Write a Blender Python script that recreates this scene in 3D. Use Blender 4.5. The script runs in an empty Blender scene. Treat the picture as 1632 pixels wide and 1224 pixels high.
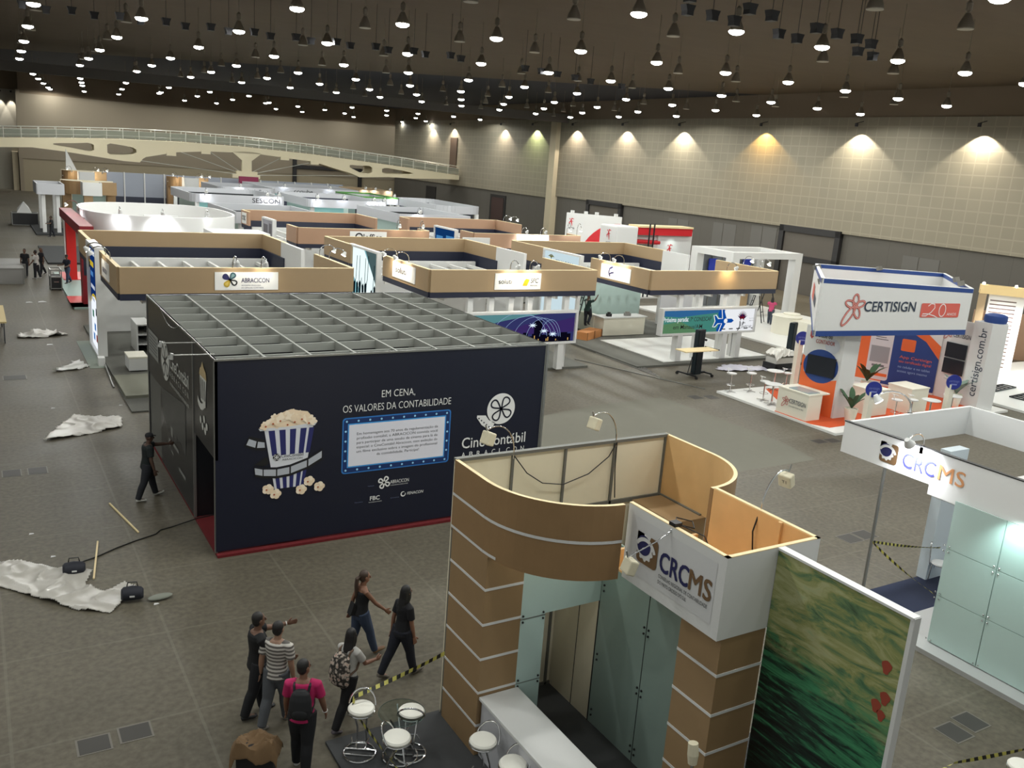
import bpy, bmesh, math, random
from mathutils import Vector, Matrix
SC = bpy.context.scene
COL = SC.collection
random.seed(7)

# ---------------------------------------------------------------- camera
def make_camera():
    p, r, y = .243527, -.0747799, .5521627
    fw = Vector((math.sin(y) * math.cos(p), math.cos(y) * math.cos(p), -math.sin(p)))
    rt = Vector((math.cos(y), -math.sin(y), 0))
    dn = fw.cross(rt)
    R = rt * math.cos(r) + dn * math.sin(r)
    D = -rt * math.sin(r) + dn * math.cos(r)
    cd = bpy.data.cameras.new('camera')
    cd.sensor_width = 36
    cd.sensor_fit = 'HORIZONTAL'
    cd.lens = 1422.3 / 1632 * 36
    cd.clip_end = 600
    o = bpy.data.objects.new('camera', cd)
    U, B = -D, -fw
    o.matrix_world = Matrix(((R.x, U.x, B.x, 0), (R.y, U.y, B.y, 0), (R.z, U.z, B.z, 8.8), (0, 0, 0, 1)))
    COL.objects.link(o)
    SC.camera = o
make_camera()

# ---------------------------------------------------------------- world, view
W = bpy.data.worlds.new('ambient_fill')  # even ambient fill, added to brighten the whole hall
W.use_nodes = True
W.node_tree.nodes['Background'].inputs[0].default_value = (.96, 1.0, .96, 1)
W.node_tree.nodes['Background'].inputs[1].default_value = .27
SC.world = W
SC.view_settings.view_transform = 'Standard'
SC.view_settings.look = 'None'
SC.view_settings.gamma = 1
SC.view_settings.use_curve_mapping = False
SC.view_settings.exposure = 0.55
SC.cycles.use_denoising = True
SC.cycles.sample_clamp_indirect = 4
SC.cycles.sample_clamp_direct = 60
SC.cycles.max_bounces = 6
SC.cycles.caustics_reflective = False
SC.cycles.caustics_refractive = False

PENDANT_W = 440      # watts of one lit pendant lamp
WASH_W = 900         # wall washers
ARM_W = 26           # arm lamps on the stands

# ---------------------------------------------------------------- materials
def lin(c):
    return tuple(((v / 255) / 12.92 if v <= 10 else (((v / 255) + .055) / 1.055) ** 2.4) for v in c)
MATS = {}
def mat(name, col, rough=.6, metal=0.0, var=0.0, scale=6.0, emit=0.0, trans=0.0, stretch=None, bump=0.0, spec=None):
    if name in MATS:
        return MATS[name]
    m = bpy.data.materials.new(name)
    m.use_nodes = True
    nt = m.node_tree
    b = nt.nodes['Principled BSDF']
    c = (*lin(col), 1)
    b.inputs['Base Color'].default_value = c
    b.inputs['Roughness'].default_value = rough
    b.inputs['Metallic'].default_value = metal
    if spec is not None:
        b.inputs['Specular IOR Level'].default_value = spec
    if emit:
        b.inputs['Emission Color'].default_value = c
        b.inputs['Emission Strength'].default_value = emit
    if trans:
        b.inputs['Transmission Weight'].default_value = trans
        b.inputs['IOR'].default_value = 1.1
    if var or bump:
        tc = nt.nodes.new('ShaderNodeTexCoord')
        mp = nt.nodes.new('ShaderNodeMapping')
        if stretch:
            mp.inputs['Scale'].default_value = stretch
        n = nt.nodes.new('ShaderNodeTexNoise')
        n.inputs['Scale'].default_value = scale
        n.inputs['Detail'].default_value = 5
        nt.links.new(tc.outputs['Object'], mp.inputs[0])
        nt.links.new(mp.outputs[0], n.inputs['Vector'])
        if var:
            mx = nt.nodes.new('ShaderNodeMix')
            mx.data_type = 'RGBA'
            k0, k1 = 1 - var, 1 + var
            mx.inputs[6].default_value = (c[0] * k0, c[1] * k0, c[2] * k0, 1)
            mx.inputs[7].default_value = (c[0] * k1, c[1] * k1, c[2] * k1, 1)
            nt.links.new(n.outputs['Fac'], mx.inputs[0])
            nt.links.new(mx.outputs[2], b.inputs['Base Color'])
            if emit:
                nt.links.new(mx.outputs[2], b.inputs['Emission Color'])
        if bump:
            bp = nt.nodes.new('ShaderNodeBump')
            bp.inputs['Strength'].default_value = bump
            nt.links.new(n.outputs['Fac'], bp.inputs['Height'])
            nt.links.new(bp.outputs[0], b.inputs['Normal'])
    MATS[name] = m
    return m
def glow(name, col, s):
    """a thing that gives off light"""
    if name in MATS:
        return MATS[name]
    m = bpy.data.materials.new(name)
    m.use_nodes = True
    nt = m.node_tree
    nt.nodes.clear()
    o = nt.nodes.new('ShaderNodeOutputMaterial')
    e = nt.nodes.new('ShaderNodeEmission')
    e.inputs[0].default_value = (*lin(col), 1)
    e.inputs[1].default_value = s
    nt.links.new(e.outputs[0], o.inputs[0])
    m.cycles.emission_sampling = 'NONE'
    MATS[name] = m
    return m

WHITE = mat('white_laminate', (214, 214, 212), .45)
MDF = mat('raw_mdf_board', (146, 119, 84), .62, var=.10, scale=3)
MDFD = mat('brown_mdf_board', (142, 112, 76), .62, var=.12, scale=3)
PINE = mat('pale_pine_frame', (226, 205, 158), .6, var=.08, scale=2)
PLY = mat('plywood_inside', (216, 176, 122), .6, var=.16, scale=2.2)
CREAM = mat('cream_panel', (222, 214, 190), .55, var=.03)
NAVY = mat('navy_laminate', (31, 36, 56), .5)
ALU = mat('brushed_aluminium', (150, 150, 146), .38, metal=.75)
ALUM = mat('matt_aluminium', (146, 148, 141), .7, metal=0)
CHROME = mat('chrome_tube', (214, 214, 214), .14, metal=1)
BLACK = mat('black_plastic', (24, 24, 26), .5)
DKST = mat('dark_steel', (38, 40, 44), .45, metal=.4)
GREYC = mat('grey_carpet', (96, 96, 90), .95, var=.10, scale=14)
DGREYC = mat('dark_grey_carpet', (62, 63, 64), .95, var=.10, scale=14)
WHITEF = mat('white_floor_sheet', (226, 226, 222), .35)
NAVYC = mat('navy_carpet', (22, 32, 58), .95, var=.1, scale=10)
REDC = mat('red_carpet', (96, 12, 18), .95, var=.12, scale=10)
RED = mat('red_gloss_paint', (214, 30, 26), .4)
GLASSP = mat('pale_green_glass_panel', (186, 208, 202), .22, spec=.6)
GLASSD = mat('grey_green_glass_panel', (142, 160, 152), .22, spec=.5)
CABLE = mat('black_cable', (20, 20, 20), .6)
INK = mat('black_ink', (30, 30, 34), .6)
WINK = mat('white_ink', (226, 226, 224), .55)
NINK = mat('navy_ink', (32, 34, 84), .6)
BINK = mat('bronze_ink', (112, 86, 58), .5)

# ---------------------------------------------------------------- mesh helpers
OFFS = {}
class MB:
    def __init__(s):
        s.v, s.f, s.mi, s.k = [], [], [], 0
    def use(s, k):
        s.k = k
        return s
    def face(s, pts):
        i = len(s.v)
        s.v += [tuple(p) for p in pts]
        s.f.append(tuple(range(i, i + len(pts))))
        s.mi.append(s.k)
        return s
    def mesh(s, vs, fs):
        i = len(s.v)
        s.v += [tuple(p) for p in vs]
        for f in fs:
            s.f.append(tuple(j + i for j in f))
            s.mi.append(s.k)
        return s
    def box(s, x0, x1, y0, y1, z0, z1):
        return s.mesh([(x0, y0, z0), (x1, y0, z0), (x1, y1, z0), (x0, y1, z0), (x0, y0, z1), (x1, y0, z1), (x1, y1, z1), (x0, y1, z1)],
                      [(3, 2, 1, 0), (4, 5, 6, 7), (0, 1, 5, 4), (1, 2, 6, 5), (2, 3, 7, 6), (3, 0, 4, 7)])
    def wall(s, a, b, t, z0, z1, z0b=None, z1b=None):
        """upright slab along the plan line a-b, thickness t (centred)"""
        dx, dy = b[0] - a[0], b[1] - a[1]
        L = math.hypot(dx, dy) or 1
        nx, ny = -dy / L * t / 2, dx / L * t / 2
        z0b = z0 if z0b is None else z0b
        z1b = z1 if z1b is None else z1b
        q = [(a[0] + nx, a[1] + ny), (a[0] - nx, a[1] - ny), (b[0] - nx, b[1] - ny), (b[0] + nx, b[1] + ny)]
        lo, hi = (z0, z0, z0b, z0b), (z1, z1, z1b, z1b)
        return s.mesh([(*q[i], lo[i]) for i in range(4)] + [(*q[i], hi[i]) for i in range(4)],
                      [(0, 1, 2, 3)[::-1], (4, 5, 6, 7), (0, 1, 5, 4), (1, 2, 6, 5), (2, 3, 7, 6), (3, 0, 4, 7)])
    def bar(s, a, b, w, h):
        """square bar from a to b"""
        a, b = Vector(a), Vector(b)
        d = (b - a).normalized()
        u = d.cross(Vector((0, 0, 1)))
        if u.length < .01:
            u = Vector((1, 0, 0))
        u.normalize()
        v = u.cross(d)
        c = [u * w / 2 * i + v * h / 2 * j for i, j in ((-1, -1), (1, -1), (1, 1), (-1, 1))]
        return s.mesh([a + k for k in c] + [b + k for k in c], [(0, 1, 2, 3), (7, 6, 5, 4), (0, 4, 5, 1), (1, 5, 6, 2), (2, 6, 7, 3), (3, 7, 4, 0)])
    def tube(s, path, r, n=8, closed=False):
        P = [Vector(p) for p in path]
        m = len(P)
        rings = []
        prev = None
        for i in range(m):
            if closed:
                t = P[(i + 1) % m] - P[i - 1]
            else:
                t = P[min(i + 1, m - 1)] - P[max(i - 1, 0)]
            t.normalize()
            if prev is None:
                u = t.orthogonal().normalized()
            else:
                u = (prev - t * prev.dot(t))
                u = u.normalized() if u.length > 1e-6 else t.orthogonal().normalized()
            prev = u
            w = t.cross(u)
            rr = r[i] if isinstance(r, (list, tuple)) else r
            rings.append([P[i] + (u * math.cos(2 * math.pi * k / n) + w * math.sin(2 * math.pi * k / n)) * rr for k in range(n)])
        vs = [p for R in rings for p in R]
        fs = []
        for i in range(m if closed else m - 1):
            j = (i + 1) % m
            for k in range(n):
                fs.append((i * n + k, i * n + (k + 1) % n, j * n + (k + 1) % n, j * n + k))
        if not closed:
            fs.append(tuple(range(n))[::-1])
            fs.append(tuple((m - 1) * n + k for k in range(n)))
        return s.mesh(vs, fs)
    def cyl(s, a, b, r, n=14):
        return s.tube([a, b], r, n)
    def lathe(s, c, prof, n=20, z=1):
        vs, fs = [], []
        for r, h in prof:
            for k in range(n):
                t = 2 * math.pi * k / n
                vs.append((c[0] + r * math.cos(t), c[1] + r * math.sin(t), c[2] + h))
        for i in range(len(prof) - 1):
            for k in range(n):
                fs.append((i * n + k, i * n + (k + 1) % n, (i + 1) * n + (k + 1) % n, (i + 1) * n + k))
        if prof[0][0] > 1e-4:
            fs.append(tuple(range(n))[::-1])
        if prof[-1][0] > 1e-4:
            fs.append(tuple((len(prof) - 1) * n + k for k in range(n)))
        return s.mesh(vs, fs)
    def prism(s, pts, fn, h0, h1):
        """polygon pts (a,b) pushed through fn(a,b,h) between h0 and h1"""
        n = len(pts)
        vs = [fn(a, b, h0) for a, b in pts] + [fn(a, b, h1) for a, b in pts]
        fs = [tuple(range(n))[::-1], tuple(range(n, 2 * n))]
        for i in range(n):
            j = (i + 1) % n
            fs.append((i, j, n + j, n + i))
        return s.mesh(vs, fs)
    def plan(s, pts, z0, z1):
        return s.prism(pts, lambda a, b, h: (a, b, h), z0, z1)
    def ball(s, c, r, n=10, m=7, sz=1.0):
        return s.lathe((c[0], c[1], c[2]), [(max(r * math.sin(math.pi * i / m), 1e-5), -r * sz * math.cos(math.pi * i / m)) for i in range(m + 1)], n)
    def build(s, name, mats, parent=None, smooth=False, bevel=0):
        me = bpy.data.meshes.new(name)
        off = OFFS.get(parent.name) if parent is not None else None
        vs = s.v if off is None else [(x - off[0], y - off[1], z - off[2]) for x, y, z in s.v]
        me.from_pydata(vs, [], s.f)
        if not isinstance(mats, (list, tuple)):
            mats = [mats]
        for m in mats:
            me.materials.append(m)
        if len(mats) > 1:
            me.polygons.foreach_set('material_index', s.mi)
        bm = bmesh.new()
        bm.from_mesh(me)
        bmesh.ops.remove_doubles(bm, verts=bm.verts, dist=1e-5)
        bmesh.ops.recalc_face_normals(bm, faces=bm.faces)
        bm.to_mesh(me)
        bm.free()
        if smooth:
            me.polygons.foreach_set('use_smooth', [True] * len(me.polygons))
            try:
                me.set_sharp_from_angle(angle=math.radians(40))
            except Exception:
                pass
        o = bpy.data.objects.new(name, me)
        COL.objects.link(o)
        if parent is not None:
            o.parent = parent
            if off is not None:
                OFFS[o.name] = off
        if bevel:
            b = o.modifiers.new('edge', 'BEVEL')
            b.width = bevel
            b.segments = 2
            b.limit_method = 'ANGLE'
        return o

def tag(o, label, cat, group=None, kind=None):
    o['label'] = label
    o['category'] = cat
    if group:
        o['group'] = group
    if kind:
        o['kind'] = kind
    return o
def thing(name, label, cat, loc=(0, 0, 0), rz=0, group=None, world=False):
    """an Empty at the thing's base; world=True: its parts are given in hall coordinates"""
    o = bpy.data.objects.new(name, None)
    o.empty_display_size = .2
    COL.objects.link(o)
    o.location = loc
    o.rotation_euler = (0, 0, rz)
    tag(o, label, cat, group)
    if world:
        OFFS[o.name] = tuple(loc)
    return o
def dup(root, loc, rz=None, label=None, group=None):
    r = root.copy()
    COL.objects.link(r)
    r.location = loc
    if rz is not None:
        r.rotation_euler = (0, 0, rz)
    if label:
        r['label'] = label
    if group:
        r['group'] = group
    def rec(src, dst):
        for ch in list(src.children):
            c = ch.copy()
            COL.objects.link(c)
            c.parent = dst
            rec(ch, c)
    rec(root, r)
    return r
def struct(o):
    o['kind'] = 'structure'
    return o

# a flat face to letter and decorate: origin o, to-the-reader's-right u, up v
TXT = {}
def text2d(s, weight=0.0):
    k = (s, weight)
    if k not in TXT:
        cu = bpy.data.curves.new('lettering', 'FONT')
        cu.body = s
        cu.size = 1
        cu.offset = weight
        cu.resolution_u = 3
        ob = bpy.data.objects.new('lettering', cu)
        COL.objects.link(ob)
        me = bpy.data.meshes.new_from_object(ob)
        vs = [(v.co.x, v.co.y) for v in me.vertices]
        fs = [tuple(p.vertices) for p in me.polygons]
        bpy.data.objects.remove(ob)
        bpy.data.curves.remove(cu)
        bpy.data.meshes.remove(me)
        x0, x1 = min(v[0] for v in vs), max(v[0] for v in vs)
        TXT[k] = ([((x - x0), y) for x, y in vs], fs, x1 - x0)
    return TXT[k]
class Face:
    def __init__(s, o, u, v=(0, 0, 1)):
        s.o, s.u, s.v = Vector(o), Vector(u).normalized(), Vector(v).normalized()
        s.n = s.u.cross(s.v)
    def P(s, a, b, d=0.008):
        return s.o + s.u * a + s.v * b + s.n * d
    def poly(s, mb, pts, d=.008):
        return mb.face([s.P(a, b, d) for a, b in pts])
    def rect(s, mb, a0, a1, b0, b1, d=.008):
        return s.poly(mb, [(a0, b0), (a1, b0), (a1, b1), (a0, b1)], d)
    def slab(s, mb, a0, a1, b0, b1, d0, d1):
        return mb.prism([(a0, b0), (a1, b0), (a1, b1), (a0, b1)], s.P, d0, d1)
    def disc(s, mb, a, b, r, d=.008, n=28, ry=None):
        ry = ry or r
        return s.poly(mb, [(a + r * math.cos(2 * math.pi * k / n), b + ry * math.sin(2 * math.pi * k / n)) for k in range(n)], d)
    def ribbon(s, mb, pts, w, d=.01, closed=False):
        n = len(pts)
        L, R = [], []
        for i in range(n):
            if closed:
                p, q = pts[i - 1], pts[(i + 1) % n]
            else:
                p, q = pts[max(i - 1, 0)], pts[min(i + 1, n - 1)]
            dx, dy = q[0] - p[0], q[1] - p[1]
            l = math.hypot(dx, dy) or 1
            ww = w[i] if isinstance(w, (list, tuple)) else w
            L.append((pts[i][0] - dy / l * ww / 2, pts[i][1] + dx / l * ww / 2))
            R.append((pts[i][0] + dy / l * ww / 2, pts[i][1] - dx / l * ww / 2))
        for i in range(n if closed else n - 1):
            j = (i + 1) % n
            s.poly(mb, [R[i], R[j], L[j], L[i]], d)
        return mb
    def text(s, mb, t, a, b, h, w=None, d=.01, weight=0.0, skew=0.0):
        if weight > .006:      # heavier strokes: the same letters laid again a hair's breadth aside
            e = weight * h * .7
            for i, (p, q) in enumerate(((e, e), (-e, e), (e, -e), (-e, -e), (0, 0))):
                s.text(mb, t, a + p, b + q, h, w, d + i * .0003, 0.0, skew)
            return mb
        """text t, lower corner at (a,b), cap height h, total width w"""
        vs, fs, W = text2d(t, weight)
        k = h / .69
        kx = (w / W) if w else k
        return mb.mesh([s.P(a + x * kx + y * k * skew, b + y * k, d) for x, y in vs], fs)
def arc(cx, cy, r, a0, a1, n=16, ry=None):
    ry = ry or r
    return [(cx + r * math.cos(math.radians(a0 + (a1 - a0) * i / n)), cy + ry * math.sin(math.radians(a0 + (a1 - a0) * i / n))) for i in range(n + 1)]
def rrect(a0, a1, b0, b1, r, n=5):
    p = []
    for cx, cy, t in ((a1 - r, b1 - r, 0), (a0 + r, b1 - r, 90), (a0 + r, b0 + r, 180), (a1 - r, b0 + r, 270)):
        p += arc(cx, cy, r, t, t + 90, n)
    return p
def clover(F, cx, cy, r, w, mats, parent, d=.012, rot=45, fill=None, name='clover_mark'):
    """four looped petals, the mark of the accountants' academy"""
    for q in range(4):
        a = math.radians(rot + 90 * q)
        pts = []
        for i in range(25):
            t = 2 * math.pi * i / 24
            x = r * .5 * (1 - math.cos(t))
            y = r * .36 * math.sin(t) * (1 - math.cos(t)) / 2 * 1.3
            pts.append((cx + x * math.cos(a) - y * math.sin(a), cy + x * math.sin(a) + y * math.cos(a)))
        mb = MB()
        F.ribbon(mb, pts, w, d)
        if fill and fill[q]:
            F.poly(mb.use(1), pts[:-1], d - .003)
        mb.build(name, [mats[q % len(mats)], fill[q] if fill and fill[q] else WINK], parent)
def spot(name, loc, aim, power, cone, parent=None, blend=.5, col=(1, 1, 1), size=.05):
    L = bpy.data.lights.new(name, 'SPOT')
    L.energy = power
    L.spot_size = math.radians(cone)
    L.spot_blend = blend
    L.color = col
    L.shadow_soft_size = size
    o = bpy.data.objects.new(name, L)
    COL.objects.link(o)
    d = Vector(aim) - Vector(loc)
    o.rotation_euler = d.to_track_quat('-Z', 'Y').to_euler()
    off = OFFS.get(parent.name) if parent is not None else None
    o.location = Vector(loc) - Vector(off) if off else Vector(loc)
    if parent is not None:
        o.parent = parent
    return o
BULB = glow('lit_bulb', (255, 244, 222), 26)
BULBC = glow('lit_bulb_cool', (236, 244, 255), 26)
def arm_lamp(root, base, out, rise=.45, reach=.7, lit=True, power=None, col=(1, .9, .72), down=.9, light=True, r=.018, head=.11, mat_arm=None):
    """curved-arm spotlight clamped on the top edge of a fascia; base point, horizontal outward direction"""
    b = Vector(base)
    o = Vector((out[0], out[1], 0)).normalized()
    pts = [b - Vector((0, 0, .12))]
    for i in range(9):
        t = math.pi * i / 8 * .86
        pts.append(b + o * (reach * .5 * (1 - math.cos(t))) + Vector((0, 0, rise * (.25 + .75 * math.sin(t)) if i else 0)))
    arm = MB().tube(pts, r, 6)
    side = o.cross(Vector((0, 0, 1)))
    arm.box(b.x - .04, b.x + .04, b.y - .04, b.y + .04, b.z - .14, b.z + .02)
    A = arm.build('lamp_arm', mat_arm or CHROME, root, smooth=True)
    tip = pts[-1]
    aim = b + o * .02 - Vector((0, 0, down))
    dr = (aim - tip).normalized()
    h = MB()
    h.tube([tip - dr * .06, tip + dr * .02, tip + dr * head], [head * .45, head * .7, head], 12)
    hd = h.build('lamp_head', WHITE, A, smooth=True)
    if lit:
        MB().tube([tip + dr * (head - .012), tip + dr * (head + .012)], head * .86, 12).build('bulb', BULB if col[2] < .9 else BULBC, hd)
        if light:
            spot('lamp_light', tip + dr * (head + .03), aim, power or ARM_W, 120, A, .7, col, .06)
    return A
# ================================================================ the hall
TH = math.radians(1.8)
AX = Vector((math.sin(TH), math.cos(TH), 0))      # along the hall
NX = Vector((math.cos(TH), -math.sin(TH), 0))     # across the hall
def H(a, b, z=0.0):
    return NX * a + AX * b + Vector((0, 0, z))
class HB(MB):
    """mesh builder in hall axes (a across, b along)"""
    def build(s, name, mats, parent=None, **k):
        off = OFFS.get(parent.name) if parent is not None else None
        o = MB.build(s, name, mats, None, **k)
        o.rotation_euler = (0, 0, -TH)
        if parent is not None:
            o.parent = parent
            if off:
                o.location = (-off[0], -off[1], -off[2])
        return o
def nodes_mat(name):
    m = bpy.data.materials.new(name)
    m.use_nodes = True
    MATS[name] = m
    nt = m.node_tree
    return m, nt, nt.nodes['Principled BSDF'], nt.nodes.new, nt.links.new
def ramp(new, stops):
    r = new('ShaderNodeValToRGB')
    e = r.color_ramp.elements
    while len(e) < len(stops):
        e.new(.5)
    for i, (p, c) in enumerate(stops):
        e[i].position = p
        e[i].color = (*lin(c), 1)
    return r
def concrete():
    m, nt, b, new, ln = nodes_mat('polished_concrete')
    tc = new('ShaderNodeTexCoord')
    n1 = new('ShaderNodeTexNoise')
    n1.inputs['Scale'].default_value = .16
    n1.inputs['Detail'].default_value = 7
    n1.inputs['Roughness'].default_value = .62
    ln(tc.outputs['Object'], n1.inputs['Vector'])
    r = ramp(new, [(.32, (91, 86, 74)), (.5, (103, 97, 84)), (.68, (114, 109, 96))])
    ln(n1.outputs['Fac'], r.inputs[0])
    n2 = new('ShaderNodeTexNoise')
    n2.inputs['Scale'].default_value = 9
    n2.inputs['Detail'].default_value = 8
    ln(tc.outputs['Object'], n2.inputs['Vector'])
    r2 = ramp(new, [(.3, (196, 196, 196)), (.7, (255, 255, 255))])
    ln(n2.outputs['Fac'], r2.inputs[0])
    mx = new('ShaderNodeMix')
    mx.data_type = 'RGBA'
    mx.blend_type = 'MULTIPLY'
    mx.inputs[0].default_value = .8
    ln(r.outputs[0], mx.inputs[6])
    ln(r2.outputs[0], mx.inputs[7])
    # saw-cut joints, a little paler, on a 2.6 m grid
    sp = new('ShaderNodeSeparateXYZ')
    ln(tc.outputs['Object'], sp.inputs[0])
    def joint(out):
        a = new('ShaderNodeMath'); a.operation = 'DIVIDE'; a.inputs[1].default_value = 2.6
        ln(out, a.inputs[0])
        f = new('ShaderNodeMath'); f.operation = 'FRACT'
        ln(a.outputs[0], f.inputs[0])
        c = new('ShaderNodeMath'); c.operation = 'LESS_THAN'; c.inputs[1].default_value = .018
        ln(f.outputs[0], c.inputs[0])
        return c
    j1, j2 = joint(sp.outputs[0]), joint(sp.outputs[1])
    mxj = new('ShaderNodeMath'); mxj.operation = 'MAXIMUM'
    ln(j1.outputs[0], mxj.inputs[0]); ln(j2.outputs[0], mxj.inputs[1])
    mk = new('ShaderNodeMath'); mk.operation = 'MULTIPLY'
    ln(mxj.outputs[0], mk.inputs[0]); mk.inputs[1].default_value = .28
    mx2 = new('ShaderNodeMix')
    mx2.data_type = 'RGBA'
    ln(mk.outputs[0], mx2.inputs[0])
    ln(mx.outputs[2], mx2.inputs[6])
    mx2.inputs[7].default_value = (*lin((122, 118, 107)), 1)
    ln(mx2.outputs[2], b.inputs['Base Color'])
    rr = ramp(new, [(.35, (175, 175, 175)), (.7, (205, 205, 205))])
    ln(n1.outputs['Fac'], rr.inputs[0])
    ln(rr.outputs[0], b.inputs['Roughness'])
    b.inputs['Specular IOR Level'].default_value = .22
    return m
def panel_wall(name, base, line, w, h, lw):
    """square acoustic panels: paler lines on a grid over (b, z)"""
    m, nt, b, new, ln = nodes_mat(name)
    tc = new('ShaderNodeTexCoord')
    sp = new('ShaderNodeSeparateXYZ')
    cb = new('ShaderNodeCombineXYZ')
    ln(tc.outputs['Object'], sp.inputs[0])
    ad = new('ShaderNodeMath'); ad.operation = 'ADD'
    ln(sp.outputs[0], ad.inputs[0]); ln(sp.outputs[1], ad.inputs[1])
    ln(ad.outputs[0], cb.inputs[0]); ln(sp.outputs[2], cb.inputs[1])
    br = new('ShaderNodeTexBrick')
    br.offset = 0
    br.inputs['Color1'].default_value = (*lin(base), 1)
    br.inputs['Color2'].default_value = (*lin([c * .97 for c in base]), 1)
    br.inputs['Mortar'].default_value = (*lin(line), 1)
    br.inputs['Scale'].default_value = 1
    br.inputs['Mortar Size'].default_value = lw
    br.inputs['Mortar Smooth'].default_value = .3
    br.inputs['Brick Width'].default_value = w
    br.inputs['Row Height'].default_value = h
    ln(cb.outputs[0], br.inputs['Vector'])
    ln(br.outputs['Color'], b.inputs['Base Color'])
    b.inputs['Roughness'].default_value = .8
    return m
FLOORM = concrete()
struct(MB().box(-60, 90, -20, 175, -.3, 0).build('floor', FLOORM))
CEILM = mat('brown_ceiling_board', (90, 76, 57), .85, var=.14, scale=.35, stretch=(1, 3, 1))
CEILD = mat('dark_far_ceiling', (37, 37, 47), .9)
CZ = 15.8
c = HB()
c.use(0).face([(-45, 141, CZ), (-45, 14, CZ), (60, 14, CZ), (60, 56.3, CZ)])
c.use(1).face([(-45, 141, CZ), (60, 56.3, CZ), (60, 150, CZ), (-45, 150, CZ)])  # far part, a darker colour beyond the diagonal
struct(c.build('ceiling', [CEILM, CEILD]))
# duct-like dark strips crossing the dark part of the ceiling
UPPER = panel_wall('beige_acoustic_panels', (130, 123, 106), (138, 131, 114), .92, .78, .05)
LOWER = panel_wall('grey_brown_wall_panels', (90, 86, 79), (79, 75, 69), 1.9, 6.0, .02)
KW = 56.14
struct(HB().box(KW, KW + .5, 16, 91, 5.25, 13.9).build('wall_right', UPPER))
struct(HB().box(KW, KW + .5, 92.3, 142.5, 4.95, 13.9).build('wall_right', UPPER))
struct(HB().box(KW + .25, KW + .6, 16, 142.5, 0, 5.3).build('wall_right', LOWER))
DARKB = mat('dark_wall_head', (112, 98, 80), .9)
struct(HB().box(KW + .1, KW + .5, 16, 142.5, 13.9, CZ).build('trim_1', DARKB))
PIL = mat('beige_pilaster', (184, 172, 146), .8, var=.04, scale=1)
struct(HB().box(KW - .55, KW + .5, 91, 92.3, 0, 13.6).build('trim_2', PIL))
FARW = mat('taupe_far_wall', (138, 127, 109), .85, var=.04, scale=.2)
FARL = mat('taupe_far_wall_base', (150, 139, 116), .85, var=.04, scale=.3)
struct(HB().box(2.2, KW + .6, 142.5, 143.2, 4.4, 12.95).build('wall_far', FARW))
struct(HB().box(2.2, KW + .6, 142.6, 143.2, 0, 4.4).build('wall_far', FARL))
struct(HB().box(2.0, KW + .6, 142.55, 143.2, 12.95, CZ).build('trim_3', DARKB))
struct(HB().box(-60, 2.2, 145.5, 146, 0, 13.4).build('wall_left', mat('grey_end_wall', (150, 146, 134), .85, var=.05, scale=.3)))
struct(HB().box(1.7, 2.2, 142.5, 146, 0, 13.4).build('wall_left', FARW))
struct(HB().box(-60, 2.2, 145.6, 146, 13.4, CZ).build('trim_4', DARKB))
struct(HB().box(.9, 1.6, 143.4, 145.5, 0, 5.2).build('trim_5', PIL))
struct(HB().box(-1.6, -1.0, 144.8, 145.5, 0, 7.0).build('trim_6', mat('green_grey_column', (84, 88, 80), .8)))
# long dark beam across the ceiling, with the paler lower edge
b = HB()
b.mesh([(-6, 98.4, 13.5), (-6, 98.9, 13.5), (KW, 89.9, 13.5), (KW, 89.4, 13.5), (-6, 98.4, 14.4), (-6, 98.9, 14.4), (KW, 89.9, 14.4), (KW, 89.4, 14.4)],
       [(3, 2, 1, 0), (4, 5, 6, 7), (0, 1, 5, 4), (1, 2, 6, 5), (2, 3, 7, 6), (3, 0, 4, 7)])
struct(b.build('trim_7', mat('grey_beam', (96, 92, 88), .8)))
# doors in the walls
FR = mat('black_door_frame', (30, 28, 28), .6)
DOORM = mat('dark_red_brown_door', (58, 38, 34), .7)
SHUT = mat('taupe_shutter', (90, 84, 76), .8, var=.05, scale=.5)
def goal(n, b0, b1, zt, bar_z):
    m = HB()
    m.use(0)
    for q in (b0, b1 - .5):
        m.box(KW - .15, KW + .2, q, q + .5, 0, zt)
    m.box(KW - .15, KW + .2, b0, b1, zt - .5, zt)
    m.box(KW - .15, KW + .2, b0, b1, bar_z - .45, bar_z)
    m.use(1).box(KW + .05, KW + .2, b0 + .5, b1 - .5, 0, zt - .5)
    struct(m.build('door_%d' % n, [FR, SHUT]))
goal(1, 48.6, 55.0, 5.4, 3.1)
goal(2, 77.6, 84.2, 5.35, 3.4)
m = HB()
m.use(0).box(KW + .15, KW + .24, 103.4, 107.7, 0, 4.45)
m.use(1).box(KW + .1, KW + .16, 103.9, 107.2, 0, 4.1)
struct(m.build('door_3', [FR, DOORM]))
struct(HB().box(KW + .1, KW + .24, 125.5, 129.0, 0, 4.3).build('door_4', FR))
m = HB()
for a in (39.3, 50.0):
    m.box(a, a + .6, 142.2, 142.5, 0, 7.2 if a < 45 else 5.9)
m.box(39.3, 50.6, 142.2, 142.5, 5.3, 5.9)
struct(m.build('door_5', FR))
struct(HB().box(KW - .12, KW, 118.4, 120.6, 7.0, 11.5).build('door_6', mat('brown_recess', (70, 54, 40), .8)))
m = HB()
for bq, zq in ((40, 4.3), (55.6, 5.0), (67, 4.6), (60.5, 4.8)):
    m.box(KW + .22, KW + .25, bq, bq + 1.6, zq - 2.6, zq)
    m.box(KW + .22, KW + .25, bq + 1.7, bq + 3.0, zq - 2.6, zq)
struct(m.build('trim_8', mat('paler_repair_panels', (98, 95, 90), .8)))

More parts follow.
